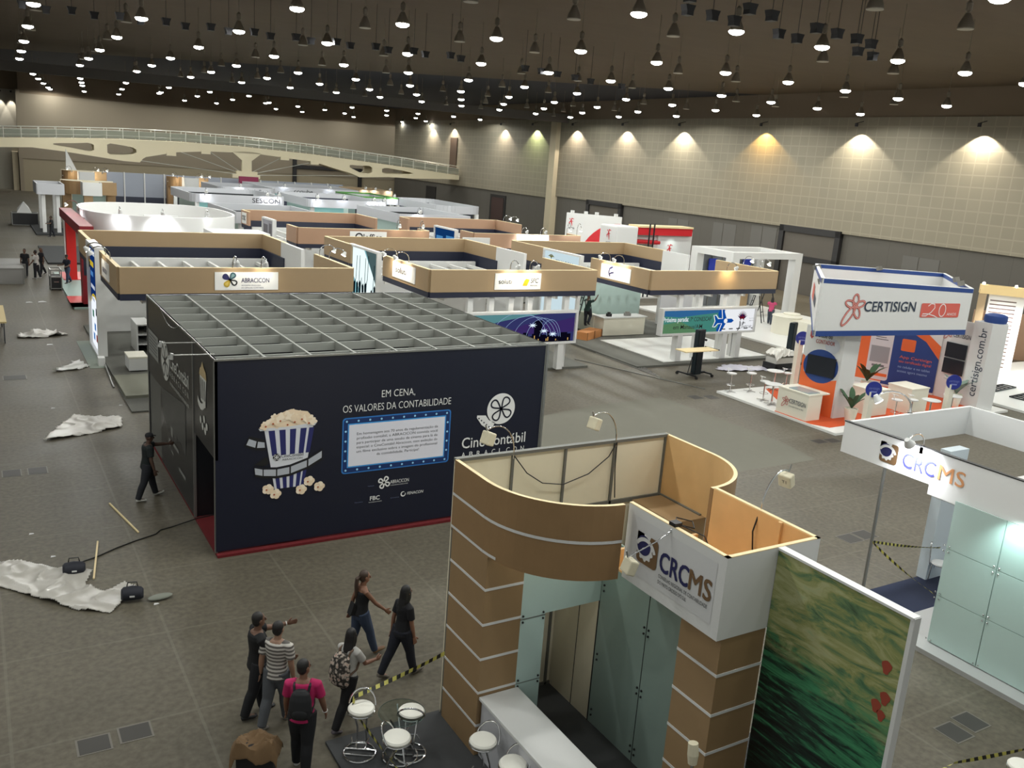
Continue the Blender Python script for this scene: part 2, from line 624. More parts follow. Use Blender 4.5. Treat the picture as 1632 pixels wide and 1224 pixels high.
# ---------------------------------------------------------------- wall washers
WB = [(38.3, 0), (48.2, 0), (58.1, 1), (68.8, 0), (77.9, 2), (87.4, 2), (96.3, 3), (104.4, 2), (119.6, 2), (126.9, 2), (28.5, 0), (18.8, 0)]
for i, (bq, k) in enumerate(WB):
    rt = thing('wall_washer_light', 'small spotlight lighting the top of the beige wall', 'light', H(KW - .75, bq, 13.3), group='wall washers along the beige wall')
    MB().cyl((0, 0, .12), (0, 0, -.12), .12).build('lamp_can', BLACK, rt)
    MB().cyl((0, 0, .12), (.7, 0, .3), .03, 6).build('bracket', BLACK, rt)
    col = [(1, .92, .76), (1, .62, .18), (1, .88, .74), (.85, 1, .55)][k]
    L = spot('lamp_light', (0, 0, -.14), (.03, 0, -1), WASH_W * (1.5 if k == 0 else 1.2), 112, rt, .22, col, .05)
    rt.rotation_euler = (0, 0, -TH)
for a in (-.1, 1.2):
    rt = thing('wall_washer_light', 'small spotlight lighting the top of the grey end wall', 'light', H(a, 144.8, 13.1), group='wall washers on the end wall')
    MB().cyl((0, 0, .12), (0, 0, -.12), .12).build('lamp_can', BLACK, rt)
    spot('lamp_light', (0, 0, -.14), (0, .15, -1), WASH_W * .9, 48, rt, .3, (1, .95, .85), .08)

# ---------------------------------------------------------------- pendant lamps on the ceiling
SHADE = mat('grey_lamp_shade', (118, 110, 96), .5, metal=.3)
DISC = glow('lit_lamp_disc', (255, 255, 255), 20)
RIM = mat('unlit_lamp_glass', (170, 165, 150), .4)
def pendant(lit):
    rt = thing('pendant_lamp', '', 'lamp')
    sh = MB().lathe((0, 0, 0), [(.25, .03), (.23, .16), (.14, .36), (.08, .48)], 16).build('shade', SHADE, rt, smooth=True)
    if lit:
        MB().lathe((0, 0, 0), [(.262, .045), (.262, .0), (.21, -.05), (.11, -.085), (.001, -.09)], 16).build('diffuser', DISC, rt, smooth=True)
    else:
        MB().lathe((0, 0, 0), [(.252, .03), (.25, .0), (.001, .0)], 16).build('diffuser', RIM, rt, smooth=True)
    MB().lathe((0, 0, .5), [(.04, 0), (.1, .06), (.1, .28), (.03, .36)], 12).build('ballast_box', SHADE, rt, smooth=True)
    MB().cyl((0, 0, .9), (0, 0, CZ - 13.7), .012, 6).build('rod', SHADE, rt)
    if lit:
        spot('lamp_light', (0, 0, -.16), (0, 0, -2), PENDANT_W, 176, rt, .12, (.98, 1, .95), .3)
    return rt
LIT, DARK = pendant(True), pendant(False)
rows = [(5.9, 1, 12), (15.6, -3, 12), (25.3, 2, 9), (35.2, 1, 11), (44.9, 0, 12), (55.0, 0, 12), (64.9, 0, 12), (73.6, 0, 12), (82.3, 0, 12)]  # nearest two rows added to light the foreground, mostly out of view
first = {True: True, False: True}
def put(lit, a, b, z=13.7):
    src = LIT if lit else DARK
    lab = 'lit white pendant lamp hanging on a rod under the ceiling' if lit else 'unlit grey pendant lamp hanging on a rod under the ceiling'
    grp = 'lit pendant lamps under the ceiling' if lit else 'unlit pendant lamps under the ceiling'
    p = H(a, b, z)
    if first[lit]:
        first[lit] = False
        src.location = p
        src['label'] = lab
        src['group'] = grp
    else:
        dup(src, p, None, lab, grp)
for bq, i0, i1 in rows:
    for i in range(i0, i1 + 1):
        a = 1.4 + 4.2 * i
        put(True, a, bq)
        if bq > 20 and (i * 7 + int(bq)) % 10 < 7:
            put(False, a + random.uniform(-.3, .3), bq + 3.6, 13.85)
for bq in (25.3, 35.2, 44.9):
    for i in (-4, -2):
        put(True, 1.4 + 4.2 * i, bq)      # same grid continued out of view, added to light the cinema booth's side
for i in range(4, 9):
    put(False, 1.4 + 4.2 * i, 19.5, 13.85)
for i, bs in enumerate([(103.7, 112.9, 123.6, 135.2, 141.1), (103.3, 111.8, 119.3, 136.9), (103, 118.6, 135.4), (103.9, 116.9, 120.4), (104.4, 117.9, 135.5),
                        (104.7, 118.2, 134.8), (116.4, 118.9), (119.4, 135.3), (107.6, 122.1, 136.9), (106.9, 127.7), (107.1, 120.7, 138.5), (105.4, 120.3), (106.5, 127.9, 139.4)]):
    for bq in bs:
        put(True, 2.8 + i * 4.2 + (bq - 103) * .08, min(bq, 140.5))
# flat black flood fixtures on ceiling tracks, in two slanting lines
FLOOD = thing('ceiling_floodlight', 'small black floodlight on a track under the brown ceiling', 'light', (0, 0, 0), group='black floodlights under the ceiling')
MB().prism([(-.2, .18), (.2, .18), (.13, 0), (.13, -.13), (-.13, -.13), (-.13, 0)], lambda a, b, h: (a, h, b), -.14, .14).build('housing', BLACK, FLOOD)
MB().cyl((0, 0, .18), (0, 0, 2.0), .012, 5).build('rod', BLACK, FLOOD)
fl = [(1.0 + .95 * i, 46.2 - .13 * i + (.9 if i % 2 else 0)) for i in range(22)] + [(18.9, 23.7), (20, 23.8), (21.1, 24), (19.9, 22), (21.1, 22.3), (23.8, 24.7), (24.9, 24.9),
      (23.6, 22.8), (24.8, 23), (26, 23.2), (29.7, 25.6), (27.2, 23.6), (28.4, 25.2), (17.5, 21.9), (25.1, 44.9), (26.3, 45.2), (27.6, 45.6), (29.1, 46.1), (30.8, 47), (33.4, 47.5)]
for i, (a, bq) in enumerate(fl):
    if i == 0:
        FLOOD.location = H(a, bq, 13.75)
    else:
        dup(FLOOD, H(a, bq, 13.75))

# ---------------------------------------------------------------- footbridge
BR = mat('cream_painted_steel', (224, 213, 182), .6)
BRG = mat('pale_bridge_rail', (206, 206, 196), .4, metal=.3)
RAILG = mat('bridge_rail_glass', (160, 164, 152), .3, trans=.5)
B0 = 117.0
fb = thing('footbridge', 'long cream steel footbridge with railings crossing the far end of the hall', 'bridge', H(26, B0, 4.4), world=True)
deck = [(-14, 6.3), (-6, 6.8), (-.3, 7.29), (5.9, 7.69), (12.5, 8.05), (19.5, 8.21), (27, 8.15), (35, 7.85), (43.6, 7.29), (48.2, 6.99), (54.8, 6.45), (56.1, 6.35)]
def dz(a):
    for (x0, z0), (x1, z1) in zip(deck, deck[1:]):
        if a <= x1:
            return z0 + (z1 - z0) * (a - x0) / (x1 - x0)
    return deck[-1][1]
low = [(-14, 5.4), (-6, 5.9), (-.4, 6.25), (2.7, 6.45), (5.8, 6.23), (9.1, 5.89), (12.3, 5.55), (14.2, 5.5), (14.4, 6.1), (18.1, 6.95), (21.7, 7.3), (25.0, 7.4), (28, 7.4), (30.9, 7.2),
       (35, 6.9), (38, 6.2), (40.1, 5.75), (41.3, 5.3), (45.5, 5.55), (49.2, 5.55), (53.6, 5.75), (56.1, 5.75)]
def lz(a):
    for (x0, z0), (x1, z1) in zip(low, low[1:]):
        if a <= x1:
            return z0 + (z1 - z0) * (a - x0) / (x1 - x0)
    return low[-1][1]
holes = [(4.6, 9.3, 0, 0), (10.2, 13.8, 1, 0), (39.6, 43.2, 0, 0), (44.3, 49.0, 1, 0)]
g = HB()
for y in (B0, B0 + 3.2):
    xs = [-14 + .35 * i for i in range(201)]
    for x0, x1 in zip(xs, xs[1:]):
        hole = None
        for h0, h1, s0, s1 in holes:
            if h0 <= x0 and x1 <= h1:
                hole = (h0, h1, s0)
        def sec(za, zb, zc, zd):
            g.mesh([(x0, y, za), (x1, y, zb), (x1, y, zd), (x0, y, zc), (x0, y + .35, za), (x1, y + .35, zb), (x1, y + .35, zd), (x0, y + .35, zc)],
                   [(0, 1, 2, 3), (7, 6, 5, 4), (0, 4, 5, 1), (3, 2, 6, 7), (0, 3, 7, 4), (1, 5, 6, 2)])
        if hole:
            def gap(x):
                t = (x - hole[0]) / (hole[1] - hole[0])
                f = min(1, 6 * t, 6 * (1 - t)) ** .5 if 0 < t < 1 else 0
                f *= (.35 + .6 * t) if hole[2] < 1 else (.95 - .6 * t)
                zt, zb = dz(x) - .38, lz(x) + .38
                mid = (zt + zb) / 2
                return mid - (mid - zb) * f, mid + (zt - mid) * f
            (b0, t0), (b1, t1) = gap(x0), gap(x1)
            sec(lz(x0), lz(x1), b0, b1)
            sec(t0, t1, dz(x0), dz(x1))
        else:
            sec(lz(x0), lz(x1), dz(x0), dz(x1))
g.build('girder', BR, fb)
g = HB()
for x0, x1 in zip(range(-14, 56), range(-13, 57)):
    g.mesh([(x0, B0, dz(x0) - .15), (x1, B0, dz(x1) - .15), (x1, B0 + 3.5, dz(x1) - .15), (x0, B0 + 3.5, dz(x0) - .15),
            (x0, B0, dz(x0)), (x1, B0, dz(x1)), (x1, B0 + 3.5, dz(x1)), (x0, B0 + 3.5, dz(x0))], [(3, 2, 1, 0), (4, 5, 6, 7)])
g.build('deck', BR, fb)
def zrail(x):
    return dz(x) + 1.22
for y in (B0 + .1, B0 + 3.4):
    r = HB()
    xs = [-14 + 1.75 * i for i in range(41)]
    for x in xs:
        if x < 56:
            r.cyl((x, y, dz(x)), (x, y, zrail(x)), .045, 6)
    for k, rad in ((1, .05), (.78, .03), (.3, .03)):
        r.tube([(x, y, dz(x) + 1.22 * k) for x in [-14 + i * 1.75 for i in range(41)]], rad, 6)
    r.build('railing', BRG, fb)
    r = HB()
    for x0, x1 in zip(xs, xs[1:]):
        r.mesh([(x0 + .08, y + .02, dz(x0) + .1), (x1 - .08, y + .02, dz(x1) + .1), (x1 - .08, y + .02, dz(x1) + .9), (x0 + .08, y + .02, dz(x0) + .9)], [(0, 1, 2, 3)])
    r.build('rail_glass', RAILG, fb)
h = HB()
h.box(25.9, 27.1, B0, B0 + .5, 5.1, 7.6).mesh([(24.7, B0, 7.45), (25.9, B0, 6.5), (25.9, B0, 7.6), (28.3, B0, 7.45), (27.1, B0, 6.5), (27.1, B0, 7.6),
      (24.7, B0 + .5, 7.45), (25.9, B0 + .5, 6.5), (25.9, B0 + .5, 7.6), (28.3, B0 + .5, 7.45), (27.1, B0 + .5, 6.5), (27.1, B0 + .5, 7.6)],
      [(0, 1, 2), (3, 5, 4), (6, 8, 7), (9, 10, 11), (0, 6, 7, 1), (3, 4, 10, 9)])
h.box(25.2, 27.8, B0 - .1, B0 + .6, 4.75, 5.2).box(24.7, 28.1, B0 - .2, B0 + .7, 4.35, 4.8)
h.build('strut', BR, fb)
k = HB()
for (a0, z0) in ((14.2, 5.7), (18.4, 7.1), (22, 7.3), (31, 7.2), (35.2, 6.9), (41.3, 5.5)):
    k.cyl((a0, B0 + .2, z0), (26.4, B0 + .2, 4.7), .04, 6)
k.build('tie_rod', BRG, fb)
for a in (17.5, 21.5, 31.2, 35.1):
    HB().box(a - .5, a + .6, B0 - .1, B0 + .45, lz(a) - .3, lz(a) + .15).build('anchor_block', BR, fb)
# ================================================================ black cinema booth
BX0, BX1, BY0, BY1, BH = 4.14, 12.34, 18.44, 26.72, 4.4
BLUEK = mat('midnight_blue_print', (13, 18, 38), .42)
BLACKP = mat('black_gloss_print', (30, 31, 34), .3)
REDP = mat('dark_red_inside', (92, 20, 24), .7)
def cinema():
    rt = thing('cinema_booth', 'big dark blue box booth lettered CineContabil with a popcorn bucket and an open grid roof', 'booth', (BX0, BY0, 0), world=True)
    MB().box(BX0, BX1, BY0 - .12, BY1, 0, .06).build('carpet_floor', REDC, rt)
    MB().box(BX0, BX1 - .06, BY0, BY0 + .05, .1, BH).build('front_panel', BLUEK, rt)
    MB().box(BX1 - .05, BX1, BY0, BY1, .1, BH).build('side_panel', ALUM, rt)
    MB().box(BX0, BX1, BY1 - .05, BY1, .1, BH).build('back_panel', BLACKP, rt)
    m = MB()
    y = lambda s: BY1 - s
    m.box(BX0, BX0 + .05, y(6.1), y(1.85), .06, 2.2)          # lower print
    m.box(BX0, BX0 + .05, y(8.28), y(0), 2.2, BH)             # upper print
    m.build('side_banner', BLACKP, rt)
    m = MB()
    m.box(BX0 + .02, BX0 + .045, y(1.85), y(.05), .06, 2.2)
    m.build('side_sheet', mat('grey_bare_panel', (96, 96, 92), .5), rt)
    for q in ((BX0 + .01, y(0)), (BX0 + .01, y(6.1)), (BX0 + .01, y(8.22)), (BX1, BY0), (BX1, BY1)):
        MB().box(q[0] - .03, q[0] + .03, q[1] - .03, q[1] + .03, .06, BH).build('corner_post', ALU, rt)
    MB().box(BX0 + 1.9, BX0 + 1.96, BY0 + .1, BY1 - 4, .06, 2.9).build('inner_wall', REDP, rt)
    MB().box(BX0 + .06, BX0 + .6, y(6.1) + .02, y(6.1) + .06, .06, 2.2).build('door_jamb', BLACKP, rt)
    # open grid roof: long beams and cross beams, each a profile 0.3 m deep
    for i in range(9):
        x = BX0 + .03 + i * (BX1 - BX0 - .06) / 8
        b = MB()
        b.box(x - .025, x + .025, BY0 + .06, BY1 - .06, BH - .22, BH)
        b.build('long_beam', ALUM, rt)
    ys = [BY0 + .35] + [BY0 + .35 + j * (BY1 - BY0 - .4) / 8 for j in range(1, 9)]
    for j, yy in enumerate(ys):
        b = MB()
        for i in range(8):
            x0 = BX0 + .03 + i * (BX1 - BX0 - .06) / 8
            x1 = BX0 + .03 + (i + 1) * (BX1 - BX0 - .06) / 8
            b.box(x0 + .025, x1 - .025, yy - .02, yy + .02, BH - .21, BH - .02)
        b.build('cross_beam', ALUM, rt)
    m = MB()
    m.box(BX0 - .02, BX1 + .02, BY0 - .02, BY0 + .0, BH - .03, BH + .012)
    m.box(BX0 - .02, BX0, BY0, BY1, BH - .03, BH + .012)
    m.build('top_rail', ALU, rt)
    # -------- front lettering
    F = Face((BX0, BY0, 0), (1, 0, 0))
    def T(t, a, b, h, w, m=WINK, wt=0.0, n='lettering', skew=0):
        F.text(q := MB(), t, a, b, h, w, .01, wt, skew)
        return q.build(n, m, rt)
    T('EM CENA,', 3.73, 3.33, .17, .84, wt=-.005)
    T('OS VALORES DA CONTABILIDADE', 2.80, 3.03, .17, 2.73, wt=-.005)
    fr = MB()
    F.poly(fr.use(0), rrect(2.80, 5.55, 1.555, 2.90, .08), .006)
    F.poly(fr.use(1), rrect(2.83, 5.52, 1.585, 2.87, .07), .009)
    F.rect(fr.use(2), 2.93, 5.42, 1.70, 2.76, .011)
    F.rect(fr.use(3), 2.96, 5.39, 1.73, 2.73, .013)
    for i in range(10):
        a = 2.9 + i * .282
        F.disc(fr.use(4), a, 2.815, .026, .013, 12)
        F.disc(fr.use(4), a, 1.64, .026, .013, 12)
    for i in range(1, 5):
        b = 1.64 + i * .235
        F.disc(fr.use(4), 2.88, b, .026, .013, 12)
        F.disc(fr.use(4), 5.47, b, .026, .013, 12)
    fo = fr.build('marquee_frame', [mat('bright_blue_line', (44, 116, 190), .5), mat('deep_blue_border', (10, 44, 98), .5), mat('blue_inner_line', (60, 150, 220), .5),
                               mat('pale_lilac_sheet', (222, 222, 232), .5), mat('pale_blue_dots', (150, 206, 240), .5)], rt)
    lines = [('Em homenagem aos 70 anos da regulamentação da', 3.15, 2.06), ('profissão contábil, a ABRACICON convida você', 3.15, 2.06), ('para participar de uma sessão de cinema para lá de', 3.15, 2.06),
             ('especial: o CineContábil Abracicon, com exibição de', 3.15, 2.06), ('um filme exclusivo sobre a imagem do profissional', 3.15, 2.06), ('da contabilidade. Participe!', 3.65, 1.08)]
    q = MB()
    for i, (t, a, w) in enumerate(lines):
        F.text(q, t, a, 2.475 - i * .107, .062, w, .016, -.004)
    q.build('lettering', mat('dark_grey_ink', (50, 54, 64), .6), fo)
    # sponsors
    T('ABRACICON', 4.03, 1.18, .085, .48)
    T('ACADEMIA BRASILEIRA DE CIÊNCIAS CONTÁBEIS', 4.03, 1.125, .022, .46)
    clover(F, 3.87, 1.23, .15, .035, [WINK], rt, rot=60)
    T('Realização', 3.47, 1.17, .026, .15, mat('faint_blue_ink', (110, 118, 150), .6))
    T('FBC', 3.53, .82, .1, .24, wt=.03)
    T('FUNDAÇÃO BRASILEIRA DE CONTABILIDADE', 3.50, .76, .022, .33)
    T('FENACON', 4.48, .84, .07, .42, wt=.01, skew=.2)
    T('Apoio Institucional', 4.05, .8, .026, .22, MATS['faint_blue_ink'])
    T('Patrocínio', 3.15, .8, .026, .2, MATS['faint_blue_ink'])
    q = MB()
    F.ribbon(q, arc(4.38, .875, .055, 60, 380, 16), [.012 + .02 * math.sin(math.pi * i / 16) for i in range(17)], .01)
    q.build('sponsor_mark', WINK, rt)
    # round clover emblem with film tail
    q = MB()
    F.disc(q.use(0), 6.95, 2.80, .4, .01, 40)
    F.poly(q.use(0), [(6.28, 2.68), (6.27, 2.62), (6.42, 2.42), (6.60, 2.30), (6.74, 2.34), (6.80, 2.45), (6.62, 2.53), (6.52, 2.66)], .01)
    for i in range(5):
        t = i / 4
        a, b = 6.33 + .30 * t, 2.60 - .24 * t
        F.rect(q.use(1), a - .015, a + .02, b - .02, b + .015, .013)
    q.build('emblem', [WINK, BLUEK], rt)
    clover(F, 6.95, 2.80, .33, .04, [BLUEK], rt, d=.014, rot=55)
    T('CineContábil', 5.90, 1.86, .27, 1.83, wt=.012)
    q = MB()
    for i, ch in enumerate('ABRACICON'):
        F.text(q, ch, 5.91 + i * .213, 1.63, .125, .10 if ch != 'I' else .022, .01)
    q.build('lettering', WINK, rt)
    # popcorn bucket
    buck = [(.95, 2.80), (1.06, 2.80), (1.15, 1.99), (1.26, 1.40), (1.90, 1.40), (2.0, 2.06), (2.10, 2.84)]
    def edge(t, b):      # bucket side at height b: t 0..1 across
        k = (b - 1.40) / 1.42
        return (1.26 - .24 * k) + t * ((1.90 + .22 * k) - (1.26 - .24 * k))
    q = MB()
    F.poly(q.use(0), [(edge(0, 2.82), 2.82), (edge(0, 1.4), 1.4), (edge(1, 1.4), 1.4), (edge(1, 2.82), 2.82)], .009)
    for t in (.08, .30, .52, .74, .92):
        w = .085 if t < .9 else .07
        F.poly(q.use(1), [(edge(t, 2.76), 2.76), (edge(t, 2.18), 2.18), (edge(t + w * 1.5, 2.18), 2.18), (edge(t + w * 1.5, 2.76), 2.76)], .011)
        F.poly(q.use(1), [(edge(t, 1.86), 1.86), (edge(t, 1.40), 1.40), (edge(t + w * 1.5, 1.40), 1.40), (edge(t + w * 1.5, 1.86), 1.86)], .011)
    F.poly(q.use(0), [(.90, 2.83), (.93, 2.775), (1.5, 2.76), (2.15, 2.80), (2.2, 2.87), (1.5, 2.82)], .013)
    F.disc(q.use(2), 1.30, 2.14, .085, .013, 24)
    bo = q.build('popcorn_bucket', [mat('bucket_white', (214, 216, 222), .5), mat('stripe_blue', (34, 38, 98), .5), INK], rt)
    F.text(q := MB(), 'CineContábil', 1.40, 2.12, .075, .5, .014)
    F.text(q, 'ABRACICON', 1.42, 2.05, .04, .46, .014)
    q.build('lettering', INK, bo)
    clover(F, 1.30, 2.14, .075, .012, [WINK], bo, d=.016)
    corn = mat('popcorn_cream', (236, 214, 184), .7, var=.08, scale=14)
    red = mat('popcorn_red', (176, 84, 46), .7)
    q = MB()
    rnd = random.Random(3)
    F.poly(q.use(0), [(.94, 2.83), (1.05, 2.98), (1.15, 3.04), (1.3, 3.1), (1.5, 3.19), (1.62, 3.22), (1.8, 3.17), (1.98, 3.14), (2.08, 3.02), (2.18, 2.86), (1.5, 2.82)], .011)
    for i in range(46):
        t = rnd.random()
        a = .98 + 1.15 * t
        top = 3.16 - 1.0 * (t - .52) ** 2 * 1.1
        b = 2.85 + (top - 2.85) * rnd.random() ** .6
        r = .05 + .03 * rnd.random()
        F.poly(q.use(i % 2), [(a + r * (1 + .3 * math.sin(3 * u + i)) * math.cos(u), b + r * (1 + .3 * math.sin(3 * u + i)) * math.sin(u)) for u in [2 * math.pi * k / 14 for k in range(14)]], .013 + .0003 * i)
    for i in range(7):
        F.disc(q.use(2), 1.05 + .16 * i, 2.87 + .05 * (i % 3), .022, .03, 8)
    def kernel(a, b, r):
        for k in range(5):
            u = 2 * math.pi * k / 5
            F.disc(q.use(k % 2), a + r * .6 * math.cos(u), b + r * .5 * math.sin(u), r * .62, .02 + k * .001, 12)
        F.disc(q.use(2), a - r * .3, b - r * .1, r * .2, .03, 8)
    for a, b in ((1.11, 1.42), (1.28, 1.29), (1.86, 1.32), (2.04, 1.50), (2.28, 1.34)):
        kernel(a, b, .11)
    q.build('popcorn', [corn, mat('popcorn_pale', (246, 230, 206), .7), red], bo)
    # film strip winding round the bucket
    q = MB()
    F.poly(q.use(0), [(.60, 2.46), (.70, 2.68), (1.04, 2.57), (1.07, 2.33), (.85, 2.35)], .008)
    F.poly(q.use(1), [(.64, 2.49), (.70, 2.62), (.86, 2.55), (.83, 2.41)], .012)
    F.poly(q.use(1), [(.89, 2.54), (1.03, 2.51), (1.04, 2.39), (.87, 2.40)], .012)
    F.poly(q.use(0), [(.81, 2.02), (1.08, 2.18), (1.14, 2.02), (1.02, 1.96)], .008)
    up = [(.80, 2.0), (1.0, 1.94), (1.3, 1.91), (1.6, 1.94), (2.0, 2.06), (2.34, 2.25)]
    dn = [(.83, 1.74), (1.0, 1.69), (1.3, 1.65), (1.6, 1.67), (2.0, 1.79), (2.34, 1.97)]
    for i in range(5):
        F.poly(q.use(0), [dn[i], dn[i + 1], up[i + 1], up[i]], .016)
        ins = lambda p, r, t: (p[0] + (r[0] - p[0]) * t, p[1] + (r[1] - p[1]) * t)
        A, B2, C2, D2 = ins(dn[i], up[i], .22), ins(dn[i + 1], up[i + 1], .22), ins(dn[i + 1], up[i + 1], .8), ins(dn[i], up[i], .8)
        F.poly(q.use(1), [ins(A, B2, .05), ins(A, B2, .95), ins(D2, C2, .95), ins(D2, C2, .05)], .019)
        for k in range(4):
            P = ins(ins(dn[i], dn[i + 1], .15 + .25 * k), ins(up[i], up[i + 1], .15 + .25 * k), .89)
            F.rect(q.use(2), P[0] - .018, P[0] + .018, P[1] - .014, P[1] + .014, .019)
    q.build('film_strip', [mat('film_black', (20, 20, 22), .5), mat('film_grey', (176, 180, 188), .5), BLUEK], bo)
    # -------- side lettering (faces the hall's open side)
    G = Face((BX0, BY1, 0), (0, -1, 0))
    gi = mat('grey_print_ink', (196, 196, 190), .5)
    q = MB()
    G.rect(q, .16, 1.7, 2.8, 3.5, .01)
    so = q.build('side_notice', mat('grey_notice', (140, 141, 137), .5), rt)
    q = MB()
    for i in range(6):
        G.rect(q, .3, 1.55 - .1 * (i % 2), 2.92 + i * .09, 2.945 + i * .09, .013)
    q.build('lettering', mat('grey_notice_ink', (70, 70, 70), .6), so)
    q = MB()
    for i in range(7):
        G.poly(q, [(1.9 + .45 * i, 2.2 + .05 * i), (2.5 + .45 * i, 2.3 + .05 * i), (3.0 + .36 * i, 1.25 + .1 * (i % 3)), (2.2 + .4 * i, 1.5 - .12 * (i % 2))], .004 + .0004 * i)
    q.build('peeled_film', mat('dusty_film', (74, 74, 72), .45), rt)
    q = MB()
    G.disc(q, 2.68, 3.1, .56, .01, 40, ry=.52)
    q.build('emblem', gi, rt)
    clover(G, 2.68, 3.1, .48, .055, [BLACKP], rt, d=.014, rot=55)
    G.text(q := MB(), 'CineContábil', 3.33, 3.08, .33, 2.3, .01, .012)
    q.build('lettering', gi, rt)
    q = MB()
    for i, ch in enumerate('ABRACICON'):
        G.text(q, ch, 3.30 + i * .27, 2.84, .14, .13 if ch != 'I' else .03, .01)
    G.text(q, 'EM CENA, OS VALORES DA CONTABILIDADE', 3.3, 2.62, .08, 2.35, .01)
    q.build('lettering', gi, rt)
    q = MB()
    G.poly(q.use(0), [(6.85, 3.75), (6.95, 3.18), (7.38, 3.18), (7.48, 3.75)], .009)
    for i in range(3):
        G.poly(q.use(1), [(6.93 + .17 * i, 3.7), (6.99 + .15 * i, 3.25), (7.06 + .15 * i, 3.25), (7.01 + .17 * i, 3.7)], .012)
    G.poly(q.use(2), [(6.8, 3.75), (6.88, 3.9), (7.0, 3.96), (7.12, 4.1), (7.28, 3.98), (7.45, 3.92), (7.53, 3.75)], .011)
    for i in range(5):
        G.poly(q.use(0), [(6.62 + .16 * i, 3.22 - .1 * math.sin(i * .8)), (6.78 + .16 * i, 3.2 - .1 * math.sin(i * .8 + .8)), (6.78 + .16 * i, 3.05 - .1 * math.sin(i * .8 + .8)), (6.62 + .16 * i, 3.07 - .1 * math.sin(i * .8))], .012)
    for i, (a, b) in enumerate(((6.9, 2.72), (7.1, 2.62), (7.25, 2.82), (7.35, 2.58), (7.5, 2.72))):
        G.disc(q.use(0), a, b, .09, .011, 9)
    q.build('popcorn_bucket', [gi, BLACKP, mat('dull_popcorn', (170, 150, 112), .6)], rt)
    q = MB()
    for a, b, w, h in ((3.3, 1.25, .25, .25), (3.6, 1.05, .7, .1), (3.0, .9, .22, .2), (4.3, .62, .8, .1), (3.3, .8, .3, .05)):
        G.rect(q, a, a + w, b, b + h, .01)
    q.build('sponsor_mark', mat('dim_print_ink', (140, 140, 136), .5), rt)
    # small lamps reaching out from the top edge
    for s in (6.57, 7.78):
        m = MB()
        yy = y(s)
        m.cyl((BX0 + .1, yy, BH), (BX0 - .75, yy, BH + .02), .018, 6)
        a = m.build('lamp_arm', ALU, rt)
        MB().tube([(BX0 - .75, yy, BH + .06), (BX0 - .78, yy, BH - .06)], [.035, .06], 10).build('lamp_head', ALU, a)
    # loose cable along the top edge
    MB().tube([(BX0 - .03, y(s), BH + .04 - .25 * math.sin(math.pi * min(1, max(0, (s - 2.2) / 2.6))) * (1 if 2.2 < s < 4.8 else 0)) for s in [.2 + .2 * i for i in range(38)]], .012, 5).build('cable', ALU, rt)
    return rt
cinema()
ld = thing('step_ladder', 'black step ladder standing inside the doorway of the dark cinema booth', 'ladder', (BX0 + 1.0, 19.6, .06))
m = MB()
for sx in (-.25, .25):
    m.bar((sx, .35, 0), (sx * .8, 0, 1.7), .05, .04)
m.build('rail', DKST, ld)
m = MB()
for sx in (-.25, .25):
    m.bar((sx, -.45, 0), (sx * .8, -.02, 1.7), .04, .04)
m.build('leg', DKST, ld)
for i in range(5):
    t = (i + 1) / 6
    MB().bar((-.25 + .05 * t, .35 * (1 - t), 1.7 * t), (.25 - .05 * t, .35 * (1 - t), 1.7 * t), .08, .03).build('step', DKST, ld)
# ================================================================ MDF stand lettered CRCMS, near the camera
def crcms_mark(F, a, b, s, parent, d=.012):
    """rounded square with a navy ball in a gear"""
    q = MB()
    F.poly(q.use(0), rrect(a, a + s, b, b + s, s * .16), d)
    gear = []
    for k in range(40):
        t = 2 * math.pi * k / 40
        r = s * (.40 if (k // 2) % 2 else .34)
        gear.append((a + s * .40 + r * math.cos(t), b + s * .5 + r * math.sin(t)))
    F.poly(q.use(1), gear, d + .003)
    F.poly(q.use(1), [(a - .01, b + s * .38), (a + s * .3, b + s * .2), (a + s * .3, b + s * 1.01), (a - .01, b + s * 1.01)], d + .002)
    F.poly(q.use(1), [(a - .01, b + s * .6), (a + s * .5, b + s * .6), (a + s * .62, b + s * 1.01), (a - .01, b + s * 1.01)], d + .002)
    F.disc(q.use(2), a + s * .33, b + s * .62, s * .33, d + .006, 32)
    F.ribbon(q.use(1), arc(a + s * .42, b + s * .36, s * .48, 20, 150, 16), s * .13, d + .009)
    return q.build('gear_mark', [BINK, WHITE, NINK], parent)
